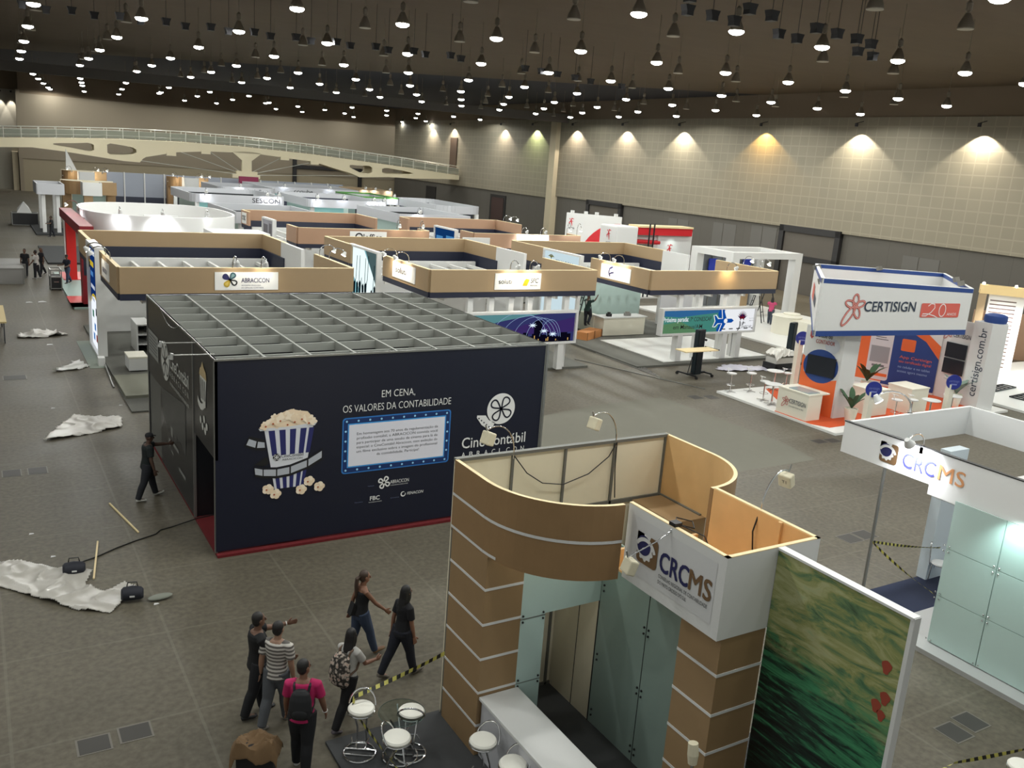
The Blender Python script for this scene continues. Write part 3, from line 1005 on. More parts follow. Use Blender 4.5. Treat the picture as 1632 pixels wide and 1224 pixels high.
def crc_booth():
    rt = thing('exhibition_stand', 'tan board stand with a curved front, white stripes and a white sign lettered CRCMS', 'stand', (8.1, 10, 0), world=True)
    T = .06
    z0, z1 = 3.3, 4.4
    # plan of the rim
    left = [(6.03, 11.25), (6.03, 10.25)] + [(7.5 + 1.47 * math.cos(math.radians(t)), 10.3 + 1.47 * math.sin(math.radians(t))) for t in range(182, 271, 6)]
    right = [(10.23, 11.35), (10.25, 10.2)] + [(9.05 + 1.2 * math.cos(math.radians(t)), 10.15 + 1.26 * math.sin(math.radians(t))) for t in range(0, -91, -6)]
    def rim(path, out):
        m = MB()
        n = len(path)
        offs = []
        for i in range(n):
            p, q = path[max(i - 1, 0)], path[min(i + 1, n - 1)]
            dx, dy = q[0] - p[0], q[1] - p[1]
            l = math.hypot(dx, dy)
            offs.append((path[i][0] + out * dy / l * T, path[i][1] - out * dx / l * T))
        for i in range(n - 1):
            a, b, c, e = path[i], path[i + 1], offs[i + 1], offs[i]
            m.use(0).face([(*a, z0), (*b, z0), (*b, z1), (*a, z1)])
            m.use(1).face([(*e, z0), (*c, z0), (*c, z1), (*e, z1)])
            m.use(2).face([(*a, z1), (*b, z1), (*c, z1), (*e, z1)])
            m.use(0).face([(*a, z0), (*b, z0), (*c, z0), (*e, z0)])
        for i in (0, n - 1):
            m.use(0).face([(*path[i], z0), (*offs[i], z0), (*offs[i], z1), (*path[i], z1)])
        return m
    rim(left, -1).build('curved_fascia', [MDFD, CREAM, PINE], rt)
    rim(right, 1).build('curved_fascia', [MDFD, PLY, PINE], rt)
    def stripe(path, z, out):
        st = MB()
        n = len(path)
        for i in range(n - 1):
            p, q = path[i], path[i + 1]
            dx, dy = q[0] - p[0], q[1] - p[1]
            l = math.hypot(dx, dy)
            ox, oy = out * dy / l * .006, -out * dx / l * .006
            st.face([(p[0] + ox, p[1] + oy, z - .022), (q[0] + ox, q[1] + oy, z - .022), (q[0] + ox, q[1] + oy, z + .022), (p[0] + ox, p[1] + oy, z + .022)])
        st.build('white_stripe', WHITE, rt)
    stripe(left, 3.865, 1)
    stripe(right, 3.865, -1)
    stripe(left[:5], 3.345, 1)
    # white sign box
    m = MB()
    sx0, sx1, sy0, sy1 = 7.5, 9.12, 6.98, 8.88
    m.use(0).box(sx0, sx0 + T, sy0, sy1, z0, z1).box(sx1 - T, sx1, sy0, sy1, z0, z1).box(sx0 + T, sx1 - T, sy0, sy0 + T, z0, z1)
    bx = m.build('sign_box', WHITE, rt)
    m = MB()
    for a in ((sx0, sx0 + T, sy0, sy1), (sx1 - T, sx1, sy0, sy1), (sx0, sx1, sy0, sy0 + T)):
        m.box(*a, z1, z1 + .012)
    m.build('top_edge', PINE, bx)
    m = MB()
    m.box(sx0 + T, sx0 + T + .01, sy0 + T, sy1, z0, z1).box(sx1 - T - .01, sx1 - T, sy0 + T, sy1, z0, z1).box(sx0 + T, sx1 - T, sy0 + T, sy0 + T + .01, z0, z1)
    m.box(sx0 + T, sx1 - T, sy0 + T, sy1 + .25, z0, z0 + .03)
    m.box(sx1 - T - .05, sx1 - T - .01, 7.55, 7.6, z0, z1).box(sx0 + T, sx1 - T, sy1 + .2, sy1 + .25, z0, z0 + .3)
    m.build('plywood_lining', PLY, bx)
    F = Face((sx0, sy1, z0), (0, -1, 0))
    m = MB()
    F.rect(m, .1, 1.76, .16, .98, .004)
    m.build('sign_sheet', mat('white_sign_sheet', (206, 206, 206), .4), bx)
    crcms_mark(F, .27, .38, .42, bx)
    for t, a, w, mt in (('CRC', .75, .55, NINK), ('MS', 1.32, .40, BINK)):
        F.text(q := MB(), t, a, .44, .27, w, .012, .03)
        q.build('lettering', mt, bx)
    q = MB()
    F.text(q, 'CONSELHO REGIONAL DE CONTABILIDADE', .75, .335, .05, .93, .012)
    F.text(q, 'DO MATO GROSSO DO SUL', .75, .25, .05, .56, .012)
    q.build('lettering', INK, bx)
    # columns with white stripes
    for (x0, x1, y0, y1, zt) in ((6.03, 6.68, 10.1, 11.2, z0), (7.6, 8.36, 6.99, 7.72, z0), (9.5, 10.2, 10.1, 11.2, z0)):
        c = MB().box(x0, x1, y0, y1, .05, zt).build('column', MDF, rt)
        for z in (.56, 1.115, 1.67, 2.23, 2.79, 3.34):
            if z < zt:
                MB().box(x0 - .006, x1 + .006, y0 - .006, y1 + .006, z - .02, z + .02).build('white_stripe', WHITE, c)
    # back wall of cream modular panels in aluminium rails
    m = MB()
    m.use(0).box(6.05, 10.2, 11.28, 11.31, .05, z1 - .03)
    for x in (6.08, 7.06, 8.06, 9.06, 10.16):
        m.use(1).box(x - .022, x + .022, 11.25, 11.32, .05, z1)
    m.use(1).box(6.05, 10.2, 11.24, 11.33, z1 - .04, z1 + .01).box(6.05, 10.2, 11.25, 11.29, z0 - .05, z0 + .02)
    m.box(6.05, 10.2, 11.25, 11.29, .05, .1)
    m.build('back_wall', [CREAM, mat('grey_rail', (104, 104, 98), .6)], rt)
    m = MB()
    m.use(0).box(10.16, 10.19, 10.2, 11.28, .05, z0).use(1).box(10.14, 10.2, 10.2, 11.28, z0 - .05, z0 + .02)
    m.build('side_wall', [GLASSP, MATS['grey_rail']], rt)
    # glass partitions: door head and jamb, then the long wall behind the counter
    m = MB()
    m.use(0).box(6.68, 7.12, 10.1, 10.13, .05, z0).box(7.12, 8.15, 10.1, 10.13, 2.2, z0)
    m.use(1).box(6.68, 7.12, 10.095, 10.1, 2.17, 2.185).box(6.68, 7.12, 10.095, 10.1, 1.09, 1.1)
    m.build('glass_panel', [GLASSP, ALU], rt)
    m = MB()
    m.use(0).box(8.15, 8.18, 7.72, 10.13, .05, z0)
    m.use(1).box(8.143, 8.15, 8.95, 8.957, .05, z0).box(8.143, 8.15, 10.1, 10.12, .05, z0)
    m.build('glass_panel', [GLASSD, BLACK], rt)
    m = MB()
    m.use(0).box(8.15, 8.18, 10.13, 11.28, .05, z0)
    m.use(1).box(8.143, 8.15, 10.6, 10.608, .05, 2.2)
    m.build('cream_partition', [CREAM, BLACK], rt)
    for (x, y, z) in ((6.72, 10.09, 1.05), (6.72, 10.09, 2.13), (7.08, 10.09, 1.05), (7.08, 10.09, 2.13), (8.14, 10.02, .2), (8.14, 9.0, .2), (8.14, 8.9, .2), (8.14, 10.02, 2.4), (8.14, 10.02, 1.2), (8.14, 9.0, 1.2), (8.14, 8.9, 1.2), (8.14, 9.0, 2.2), (8.14, 8.9, 2.2)):
        m = MB()
        for dz in (0, .1):
            m.ball((x, y, z + dz), .018, 8, 5)
        m.build('glass_clamp', BLACK, rt)
    MB().box(4.14, 10.4, 5.2, 11.35, 0, .05).build('platform', DGREYC, rt)
    # counter
    m = MB()
    m.box(6.10, 6.68, 7.0, 10.08, .05, 1.0)
    c = m.build('counter', mat('white_counter_front', (196, 196, 200), .5), rt)
    MB().box(6.05, 6.72, 6.9, 10.09, 1.0, 1.05).build('counter_top', WHITE, c, bevel=.006)
    # lamps with paper-wrapped heads, unlit
    paper = mat('wrapping_paper', (212, 204, 178), .8, var=.08, scale=16)
    def lamp(base, out, rise, reach, drop=.0):
        b = Vector(base)
        o = Vector((out[0], out[1], 0)).normalized()
        pts = [b - Vector((0, 0, .1)), b]
        for i in range(1, 11):
            t = i / 10
            pts.append(b + o * reach * (1 - math.cos(t * math.pi / 2 * 1.25)) / 1.38 + Vector((0, 0, rise * math.sin(t * math.pi / 2 * 1.25) - drop * t)))
        a = MB().tube(pts, .011, 7).build('lamp_arm', CHROME, rt, smooth=True)
        e = pts[-1]
        u = o.cross(Vector((0, 0, 1)))
        m = MB()
        F2 = Face(e - Vector((0, 0, .22)) - u * .1, u, Vector((0, 0, 1)) - o * .35)
        F2.slab(m, 0, .2, 0, .2, -.06, .07)
        h = m.build('lamp_head', paper, a, bevel=.02)
        MB().cyl(e, e + o * .03 + Vector((0, 0, .09)), .012, 6).build('knob', ALU, h)
        F2.text(q := MB(), 'T1', .07, .08, .05, .07, .075)
        q.build('lettering', INK, h)
    lamp((7.06, 11.25, 4.4), (-1, -.25), .5, .62)
    lamp((9.06, 11.25, 4.4), (-1, -.2), .55, .62)
    lamp((7.52, 8.0, 4.4), (-1, .15), .02, .62, .38)
    lamp((9.1, 8.0, 4.4), (1, .2), .5, .6)
    m = MB()
    m.tube([(7.06, 11.22, 4.35), (7.3, 11.2, 4.05), (7.6, 11.18, 3.85), (8.0, 11.17, 3.78), (8.5, 11.18, 3.9), (8.9, 11.2, 4.15), (9.06, 11.22, 4.38)], .009, 6)
    m.tube([(9.06, 11.22, 4.38), (9.06, 11.2, 3.9), (9.1, 11.18, 3.4)], .01, 6)
    m.tube([(9.08, 8.0, 4.38), (9.0, 8.0, 4.1), (9.02, 7.97, 3.8), (8.98, 7.95, 3.5), (8.99, 7.9, 3.34)], .012, 6)
    m.tube([(7.58, 8.0, 4.36), (7.8, 8.05, 4.2), (8.0, 8.3, 3.9), (8.2, 8.6, 3.8), (8.45, 8.95, 3.62)], .009, 6)
    m.tube([(7.55, 7.98, 4.42), (7.7, 8.15, 4.44), (7.85, 8.0, 4.42), (7.75, 7.85, 4.4), (7.62, 7.95, 4.42), (7.7, 7.6, 4.4), (7.75, 7.3, 4.0)], .009, 6)
    m.box(7.5, 7.62, 7.94, 8.06, 4.41, 4.46)
    m.build('cable', CABLE, rt)
crc_booth()
wl = thing('clamp_lamp', 'small unlit lamp wrapped in paper on a stem before the striped column', 'lamp', (6.93, 6.55, .05), world=True)
MB().cyl((6.93, 6.55, .05), (6.93, 6.55, 2.08), .018, 8).build('stem', CHROME, wl)
MB().lathe((6.93, 6.55, .05), [(.16, 0), (.16, .015), (.02, .03)], 16).build('base', BLACK, wl)
MB().tube([(6.93, 6.55, 2.06), (6.93, 6.56, 2.18), (6.93, 6.58, 2.32)], [.055, .07, .062], 10).build('lamp_head', MATS['wrapping_paper'], wl)

# ---------------------------------------------------------------- tall green picture panel beside it
def green_art():
    m, nt, b, new, ln = nodes_mat('green_water_print')
    tc = new('ShaderNodeTexCoord')
    mp = new('ShaderNodeMapping')
    mp.inputs['Rotation'].default_value = (math.radians(-32), 0, 0)
    mp.inputs['Scale'].default_value = (1, .9, 3.4)
    ln(tc.outputs['Object'], mp.inputs[0])
    n = new('ShaderNodeTexNoise')
    n.inputs['Scale'].default_value = 1.5
    n.inputs['Detail'].default_value = 9
    n.inputs['Roughness'].default_value = .66
    n.inputs['Distortion'].default_value = 1.1
    ln(mp.outputs[0], n.inputs['Vector'])
    r = ramp(new, [(.28, (44, 62, 46)), (.42, (96, 124, 86)), (.5, (140, 144, 88)), (.62, (168, 168, 124)), (.8, (122, 162, 118))])
    ln(n.outputs['Fac'], r.inputs[0])
    mp2 = new('ShaderNodeMapping')
    mp2.inputs['Rotation'].default_value = (math.radians(-38), 0, 0)
    mp2.inputs['Scale'].default_value = (1, .7, 6.5)
    ln(tc.outputs['Object'], mp2.inputs[0])
    n2 = new('ShaderNodeTexNoise')
    n2.inputs['Scale'].default_value = 2.0
    n2.inputs['Detail'].default_value = 8
    n2.inputs['Roughness'].default_value = .7
    n2.inputs['Distortion'].default_value = .5
    ln(mp2.outputs[0], n2.inputs['Vector'])
    r2 = ramp(new, [(.36, (10, 16, 14)), (.47, (22, 54, 40)), (.55, (48, 112, 76)), (.68, (66, 140, 96))])
    g1 = new('ShaderNodeMath'); g1.operation = 'MULTIPLY_ADD'; g1.inputs[1].default_value = .085; g1.inputs[2].default_value = -.19
    g2 = new('ShaderNodeMath'); g2.operation = 'MULTIPLY_ADD'; g2.inputs[1].default_value = -.07
    g3 = new('ShaderNodeMath'); g3.operation = 'ADD'
    sq = new('ShaderNodeSeparateXYZ')
    ln(tc.outputs['Object'], sq.inputs[0])
    ln(sq.outputs[2], g1.inputs[0]); ln(sq.outputs[1], g2.inputs[0]); ln(g1.outputs[0], g2.inputs[2])
    ln(g2.outputs[0], g3.inputs[0]); ln(n2.outputs['Fac'], g3.inputs[1]); ln(g3.outputs[0], r2.inputs[0])
    # printed picture: pale bank above, dark water below a slanting shore
    sp = new('ShaderNodeSeparateXYZ')
    ln(tc.outputs['Object'], sp.inputs[0])
    k = new('ShaderNodeMath'); k.operation = 'MULTIPLY_ADD'; k.inputs[1].default_value = .12; k.inputs[2].default_value = 0
    ln(sp.outputs[1], k.inputs[0])
    sub = new('ShaderNodeMath'); sub.operation = 'SUBTRACT'
    ln(sp.outputs[2], sub.inputs[0]); ln(k.outputs[0], sub.inputs[1])
    ad = new('ShaderNodeMath'); ad.operation = 'MULTIPLY_ADD'; ad.inputs[1].default_value = 1.3
    ln(n.outputs['Fac'], ad.inputs[0]); ln(sub.outputs[0], ad.inputs[2])
    r3 = ramp(new, [(0, (0, 0, 0)), (1, (255, 255, 255))])
    ms = new('ShaderNodeMapRange')
    ms.inputs['From Min'].default_value = 3.5
    ms.inputs['From Max'].default_value = 4.05
    ln(ad.outputs[0], ms.inputs['Value'])
    mx = new('ShaderNodeMix'); mx.data_type = 'RGBA'
    ln(ms.outputs[0], mx.inputs[0]); ln(r2.outputs[0], mx.inputs[6]); ln(r.outputs[0], mx.inputs[7])
    ln(mx.outputs[2], b.inputs['Base Color'])
    b.inputs['Roughness'].default_value = .45
    return m
gp = thing('printed_display', 'tall panel printed with a green water and riverbank picture', 'panel', (8.42, 6.0, 0), world=True)
MB().box(8.36, 8.42, 5.10, 6.97, .05, 4.38).build('printed_board', [green_art()], gp)
m = MB()
m.box(8.34, 8.46, 5.06, 6.97, 4.38, 4.41).box(8.35, 8.46, 5.05, 5.1, .05, 4.4).box(8.425, 8.46, 5.1, 6.97, .05, 4.38)
m.build('white_edge', WHITE, gp)
F = Face((8.36, 6.97, 0), (0, -1, 0))
for a, b, r in ((1.70, 3.70, .06), (1.75, 3.34, .06), (1.66, 3.20, .06), (1.74, 3.12, .05)):
    q = MB()
    F.poly(q, [(a + r * math.cos(u) * (1 + .3 * math.sin(3 * u)), b + r * 1.4 * math.sin(u)) for u in [2 * math.pi * i / 12 for i in range(12)]], .004)
    q.build('red_spot', mat('printed_red', (150, 66, 48), .5), gp)
# ================================================================ rows of stands with tan fascias
FTOP, FMID, FBOT = 4.42, 3.53, 3.3
TAN = mat('tan_fascia_board', (164, 140, 107), .6, var=.05, scale=1.2)
PINKT = mat('pinkish_tan_board', (166, 132, 106), .6, var=.05, scale=1.2)
SIGNW = mat('white_sign_plate', (232, 232, 230), .4)
SLAT = mat('white_beam', (220, 220, 216), .5)
def fascia(rt, a, b, mt=TAN, name='fascia', band=True, zt=FTOP, zm=FMID, zb=FBOT):
    o = MB().wall(a, b, .14, zm, zt).build(name, mt, rt)
    if band:
        MB().wall(a, b, .10, zb, zm).build('navy_band', NAVY, o)
    MB().wall(a, b, .145, zt, zt + .012).build('top_edge', PINE, o)
    return o
def light_frame(rt, x, y0, y1, z0, z1, face, picture, t=.22, glowmat=None, name='lightbox'):
    """upright white box along y at plan x, lit picture on the -x face (face=-1) or +x"""
    fr = MB()
    fr.box(x, x + t, y0, y1, z0, z0 + .1).box(x, x + t, y0, y1, z1 - .1, z1).box(x, x + t, y0, y0 + .12, z0 + .1, z1 - .1).box(x, x + t, y1 - .12, y1, z0 + .1, z1 - .1)
    fr.box(x + t * .4, x + t * .6, y0 + .12, y1 - .12, z0 + .1, z1 - .1)
    o = fr.build(name, WHITE, rt)
    F = Face((x + t * .35, y1, z0), (0, -1, 0))
    picture(F, y1 - y0, z1 - z0, o)
    return o
def block(x0, x1, y0, y1, label, mt=TAN, left=(4.7, 3.9), right=(4.4, 3.9), sign=None, group=None, floor=GREYC, fl=None, pillars=None):
    rt = thing('exhibition_stand', label, 'stand', ((x0 + x1) / 2, (y0 + y1) / 2, 0), group=group, world=True)
    fl = fl or (x0, x1, y0, y1)
    MB().box(fl[0], fl[1], fl[2], fl[3], 0, .1).build('platform', floor, rt)
    fascia(rt, (x0, y0), (x1, y0), mt)
    fascia(rt, (x0, y1), (x1, y1), mt)
    for x, (f, b) in ((x0, left), (x1, right)):
        fascia(rt, (x, y0 + .07), (x, y0 + f), mt)
        fascia(rt, (x, y1 - .07), (x, y1 - b), mt)
    # navy back wall under the rear fascia, and on its returns
    m = MB().box(x0 + .1, x1 - .1, y1 - .16, y1 - .08, 2.4, FMID + .2)
    m.box(x1 - .16, x1 - .08, y1 - right[1], y1 - .16, 2.4, FMID + .2)
    m.build('navy_wall', NAVY, rt)
    # pillars
    for x in (pillars if pillars is not None else [x0 + .25, x1 - .4] + [x0 + .3 + i * (x1 - x0 - .7) / 5 for i in range(1, 5)]):
        MB().box(x, x + .24, y0 + .08, y0 + .3, .1, FBOT).build('pillar', WHITE, rt)
    for x in ((x0 + .2, x1 - .4) if pillars is None else ()):
        MB().box(x, x + .22, y0 + 4.4, y0 + 4.6, .1, FBOT).build('pillar', WHITE, rt)
    # white cross partition and open beams
    MB().box(x0 + .3, x1 - .3, y0 + 10.6, y0 + 10.75, .1, 3.42).build('partition', WHITE, rt)
    for i in range(7):
        x = x0 + .8 + i * (x1 - x0 - 1.6) / 6
        MB().box(x - .06, x + .06, y0 + .2, y0 + 10.6, 3.14, 3.28).build('roof_beam', SLAT, rt)
    MB().box(x0 + .2, x1 - .2, y0 + 5.0, y0 + 5.2, 3.1, 3.28).build('roof_beam', SLAT, rt)
    return rt
def sign(rt, F, a0, a1, b0, b1, fn=None, m=None):
    q = MB()
    F.slab(q, a0, a1, b0, b1, 0, .03)
    o = q.build('sign_plate', m or SIGNW, rt)
    if fn:
        fn(F, a0, a1, b0, b1, o)
    return o
# ---- stand with the ABRACICON sign
s1 = block(4.15, 12.4, 32.3, 44.6, 'tan-fascia stand just behind the dark cinema booth, signed ABRACICON', pillars=[8.0, 10.5], fl=(4.15, 12.4, 33.0, 44.6))
F = Face((4.15, 32.3 - .07, 0), (1, 0, 0))
def f(F, a0, a1, b0, b1, o):
    clover(F, a0 + .52, b0 + .37, .27, .05, [mat('teal_ink', (50, 84, 96), .5), NINK, mat('mustard_ink', (190, 160, 50), .5), INK], o, d=.04, rot=55,
           fill=[mat('teal_pale', (120, 150, 150), .5), NINK, mat('mustard_pale', (214, 190, 100), .5), SIGNW])
    F.text(q := MB(), 'ABRACICON', a0 + .92, b0 + .27, .16, 1.0, .04, .012)
    F.text(q, 'ACADEMIA BRASILEIRA', a0 + .92, b0 + .15, .04, .7, .04)
    F.text(q, 'DE CIÊNCIAS CONTÁBEIS', a0 + .92, b0 + .06, .04, .8, .04)
    q.build('lettering', NINK, o)
sign(s1, F, 3.1, 5.35, 3.64, 4.28, f)
arm_lamp(s1, (4.15 + 3.75, 32.3, FTOP), (0, -1), lit=True, power=3, down=.5, col=(1, .95, .8))
arm_lamp(s1, (4.15 + 4.75, 32.3, FTOP), (0, -1), lit=True, power=15, down=.5, col=(1, .95, .8))
G = Face((4.15 - .07, 44.6, 0), (0, -1, 0))
def f2(F, a0, a1, b0, b1, o):
    F.text(q := MB(), 'ABRACICON', a0 + .4, b0 + .2, .18, 1.1, .04, .012)
    q.build('lettering', NINK, o)
sign(s1, G, 8.45, 10.4, 3.62, 4.25, f2)
arm_lamp(s1, (4.15, 35.6, FTOP), (-1, 0), lit=True, power=8, down=.5, col=(1, .9, .72))
arm_lamp(s1, (4.15, 34.4, FTOP), (-1, 0), lit=False)
arm_lamp(s1, (12.4, 36.2, FTOP), (1, 0), lit=True, power=5)
arm_lamp(s1, (12.4, 35.0, FTOP), (1, 0), lit=True, power=5)
MB().box(12.3, 12.45, 38.3, 41.3, .1, FTOP).build('partition', WHITE, s1)
MB().box(7.6, 8.8, 33.4, 33.46, .1, 3.2).build('partition', GLASSP, s1)

# ---- stand with SOFT / SPC signs and the night-city lightbox
s2 = block(15.5, 23.6, 31.9, 44.4, 'tan-fascia stand with two lit signs and a purple night-city lightbox in front', pillars=[17.3, 18.3, 19.25, 20.2, 21.15, 22.1])
F = Face((15.5, 31.9 - .07, 0), (1, 0, 0))
def f(F, a0, a1, b0, b1, o):
    F.text(q := MB(), 'soluti', a0 + .18, b0 + .25, .2, .62, .04, .01)
    q.build('lettering', INK, o)
    F.text(q := MB(), 'SPC', a0 + 1.72, b0 + .28, .2, .37, .04, .012, .2)
    F.text(q, 'BRASIL', a0 + 1.72, b0 + .14, .06, .36, .04)
    q.build('lettering', INK, o)
    F.poly(q := MB(), [(a0 + 1.34, b0 + .16), (a0 + 1.56, b0 + .16), (a0 + 1.68, b0 + .42), (a0 + 1.5, b0 + .46), (a0 + 1.42, b0 + .38)], .04)
    q.build('orange_mark', mat('amber_ink', (236, 168, 30), .5), o)
sign(s2, F, 2.9, 5.15, 3.62, 4.3, f)
arm_lamp(s2, (15.5 + 3.65, 31.9, FTOP), (0, -1), power=40, down=.5)
arm_lamp(s2, (15.5 + 4.6, 31.9, FTOP), (0, -1), power=40, down=.5)
G = Face((15.5 - .07, 44.4, 0), (0, -1, 0))
def f2(F, a0, a1, b0, b1, o):
    F.text(q := MB(), 'soluti', a0 + .35, b0 + .25, .24, 1.1, .04, .01)
    q.build('lettering', INK, o)
sign(s2, G, 8.95, 11.25, 3.66, 4.32, f2)
arm_lamp(s2, (15.5, 35.2, FTOP), (-1, 0), power=53, down=.5)
arm_lamp(s2, (15.5, 34.0, FTOP), (-1, 0), power=53, down=.5)
MB().box(23.5, 23.65, 37.9, 40.7, .1, FTOP).build('partition', WHITE, s2)
MB().box(16.6, 19.2, 35.0, 35.06, .1, 3.2).build('partition', WHITE, s2)

# ---- stand with the F mark, glass wall and white floor
s3 = block(26.65, 34.8, 31.8, 44.4, 'tan-fascia stand with a glass wall, white floor and a lit sign with a blue mark', pillars=[28.6, 29.85, 31.4, 32.3], floor=GREYC, fl=(25.9, 34.9, 31.2, 44.4))
MB().box(27.8, 34.6, 31.6, 36.7, .1, .13).build('white_floor', WHITEF, s3)
F = Face((26.65, 31.8 - .07, 0), (1, 0, 0))
arm_lamp(s3, (26.65 + 4.65, 31.8, FTOP), (0, -1), power=40, down=.35, col=(1, .74, .36))
G = Face((26.65 - .07, 44.4, 0), (0, -1, 0))
def f2(F, a0, a1, b0, b1, o):
    q = MB()
    F.ribbon(q, [(a0 + .95, b0 + .6), (a0 + .72, b0 + .5), (a0 + .66, b0 + .3), (a0 + .78, b0 + .12)], .09, .04)
    F.ribbon(q, [(a0 + .72, b0 + .22), (a0 + .86, b0 + .3), (a0 + 1.05, b0 + .34)], .08, .04)
    q.build('blue_mark', NINK, o)
sign(s3, G, 8.85, 11.2, 3.62, 4.28, f2)
arm_lamp(s3, (26.65, 35.0, FTOP), (-1, 0), power=59, down=.5)
arm_lamp(s3, (26.65, 33.9, FTOP), (-1, 0), power=59, down=.5)
arm_lamp(s3, (34.8, 34.2, FTOP), (1, 0), power=5)
arm_lamp(s3, (34.8, 33.0, FTOP), (1, 0), power=5)
MB().box(34.6, 34.75, 38.3, 40.5, .1, FTOP).build('partition', WHITE, s3)
m = MB()
m.box(27.6, 32.8, 39.9, 39.95, .1, 3.2)
m.build('glass_panel', GLASSP, s3)
MB().box(32.2, 34.5, 37.4, 37.5, .1, 3.2).build('partition', mat('pale_grey_partition', (196, 196, 200), .5), s3)

# ---- lightboxes standing between the stands' corners (things of their own)
def waterman(F, w, h, o):
    q = MB()
    F.rect(q.use(0), .12, w - .12, .1, h - .1, .002)
    F.poly(q.use(1), [(.12, h - .1), (.12, h - 1.2), (w * .62, h * .42), (w - .12, h * .30), (w - .12, h - 1.6), (w * .5, h - .1)], .004)
    F.poly(q.use(2), [(w * .55, h - .1), (w - .12, h - .1), (w - .12, h * .62)], .005)
    rnd = random.Random(5)
    for i in range(9):
        a = .3 + i * (w - .7) / 8
        hh = 2.3 + .5 * rnd.random()
        F.poly(q.use(3), [(a - .12, .1), (a + .14, .1), (a + .1, hh * .55), (a + .14, hh), (a + .02, hh + .14), (a - .1, hh), (a - .08, hh * .55)], .006)
        F.ribbon(q.use(3), [(a, hh * .9), (a + .2, hh * (1.1 if i % 2 else .75)), (a + .3, hh * (1.5 if i % 3 else .8))], .06, .007)
    for i in range(14):
        a = .2 + rnd.random() * (w - .5)
        F.disc(q.use(4), a, .2 + .7 * rnd.random(), .1, .005, 7)
    q.build('lit_picture', [glow('pic_cyan', (150, 214, 226), 0.44), glow('pic_white', (228, 246, 246), 0.78), glow('pic_grey', (110, 140, 142), 0.29), glow('pic_dark', (12, 34, 44), 0.24), glow('pic_blue', (30, 120, 170), 0.44)], o)
lb = thing('lightbox', 'lit panel with white and cyan picture of dark figures, beside the ABRACICON stand', 'lightbox', (15.55, 39, .1), world=True)
light_frame(lb, 15.45, 37.3, 40.85, 0, 4.46, -1, waterman, name='frame')
def palm(F, w, h, o):
    q = MB()
    F.rect(q.use(0), .12, w - .12, .1, h - .1, .002)
    for k in range(6):
        t = math.radians(20 + 28 * k)
        F.ribbon(q.use(1), [(.75, h - .45), (.75 + .16 * math.cos(t), h - .4 + .14 * math.sin(t)), (.75 + .32 * math.cos(t), h - .42 + .1 * math.sin(t))], [.02, .06, .02], .006)
    F.ribbon(q.use(1), [(.72, h - .85), (.76, h - .6), (.75, h - .45)], .05, .006)
    F.text(q.use(2), 'FENACON', 1.2, h - .72, .24, 1.6, .006, .01)
    q.build('lit_picture', [glow('pic_pale', (214, 236, 244), 0.58), mat('olive_ink', (120, 120, 50), .5), mat('steel_ink', (90, 120, 140), .5)], o)
lb = thing('lightbox', 'lit white panel with a palm tree mark, between two tan-fascia stands', 'lightbox', (26.6, 39, .1), world=True)
light_frame(lb, 26.5, 37.3, 40.85, .1, 4.42, -1, palm, name='frame')
def banner(F, w, h, o):
    q = MB()
    F.rect(q.use(0), .05, w - .05, .1, h - .08, .002)
    F.poly(q.use(1), [(.05, .1), (w - .05, .1), (w - .05, 1.55)] + arc(w * .42, 1.35, w * .46, 10, 175, 14, ry=.85) + [(.05, 1.6)], .005)
    F.poly(q.use(2), arc(w * .42, 1.42, w * .5, 5, 178, 14, ry=.9) + arc(w * .42, 1.35, w * .46, 175, 10, 14, ry=.85), .004)
    for i, (a, b, c, d, k) in enumerate(((.2, 3.9, 2.2, .2, 3), (.2, 3.4, 1.2, .22, 2), (.3, 3.0, .9, .2, 4), (.3, 2.5, 1.3, .16, 3), (1.9, 2.3, .5, .9, 5), (.4, 2.0, 1.0, .14, 3))):
        F.rect(q.use(k), a, a + c, b, b + d, .006)
    for i, (a, b, k) in enumerate(((.5, 1.3, 6), (1.6, 1.5, 5), (1.0, .8, 4), (2.0, .9, 6), (1.5, .4, 7), (.6, .35, 4))):
        F.rect(q.use(k), a, a + .5, b, b + .3, .008)
    q.build('lit_picture', [glow('pic_royal', (24, 60, 130), 0.37), glow('pic_white2', (236, 242, 250), 0.73), glow('pic_yellow', (230, 200, 60), 0.44), glow('pic_white3', (210, 220, 240), 0.49),
                            glow('pic_lightblue', (90, 150, 220), 0.44), glow('pic_darkblue', (16, 26, 60), 0.24), glow('pic_green', (70, 150, 120), 0.34), glow('pic_redp', (170, 50, 50), 0.34)], o)
lb = thing('lightbox', 'tall blue and white lit banner box at the aisle corner of the ABRACICON stand', 'lightbox', (4.15, 39, .1), world=True)
light_frame(lb, 4.02, 37.9, 40.95, 0, 4.42, -1, banner, t=.34, name='frame')

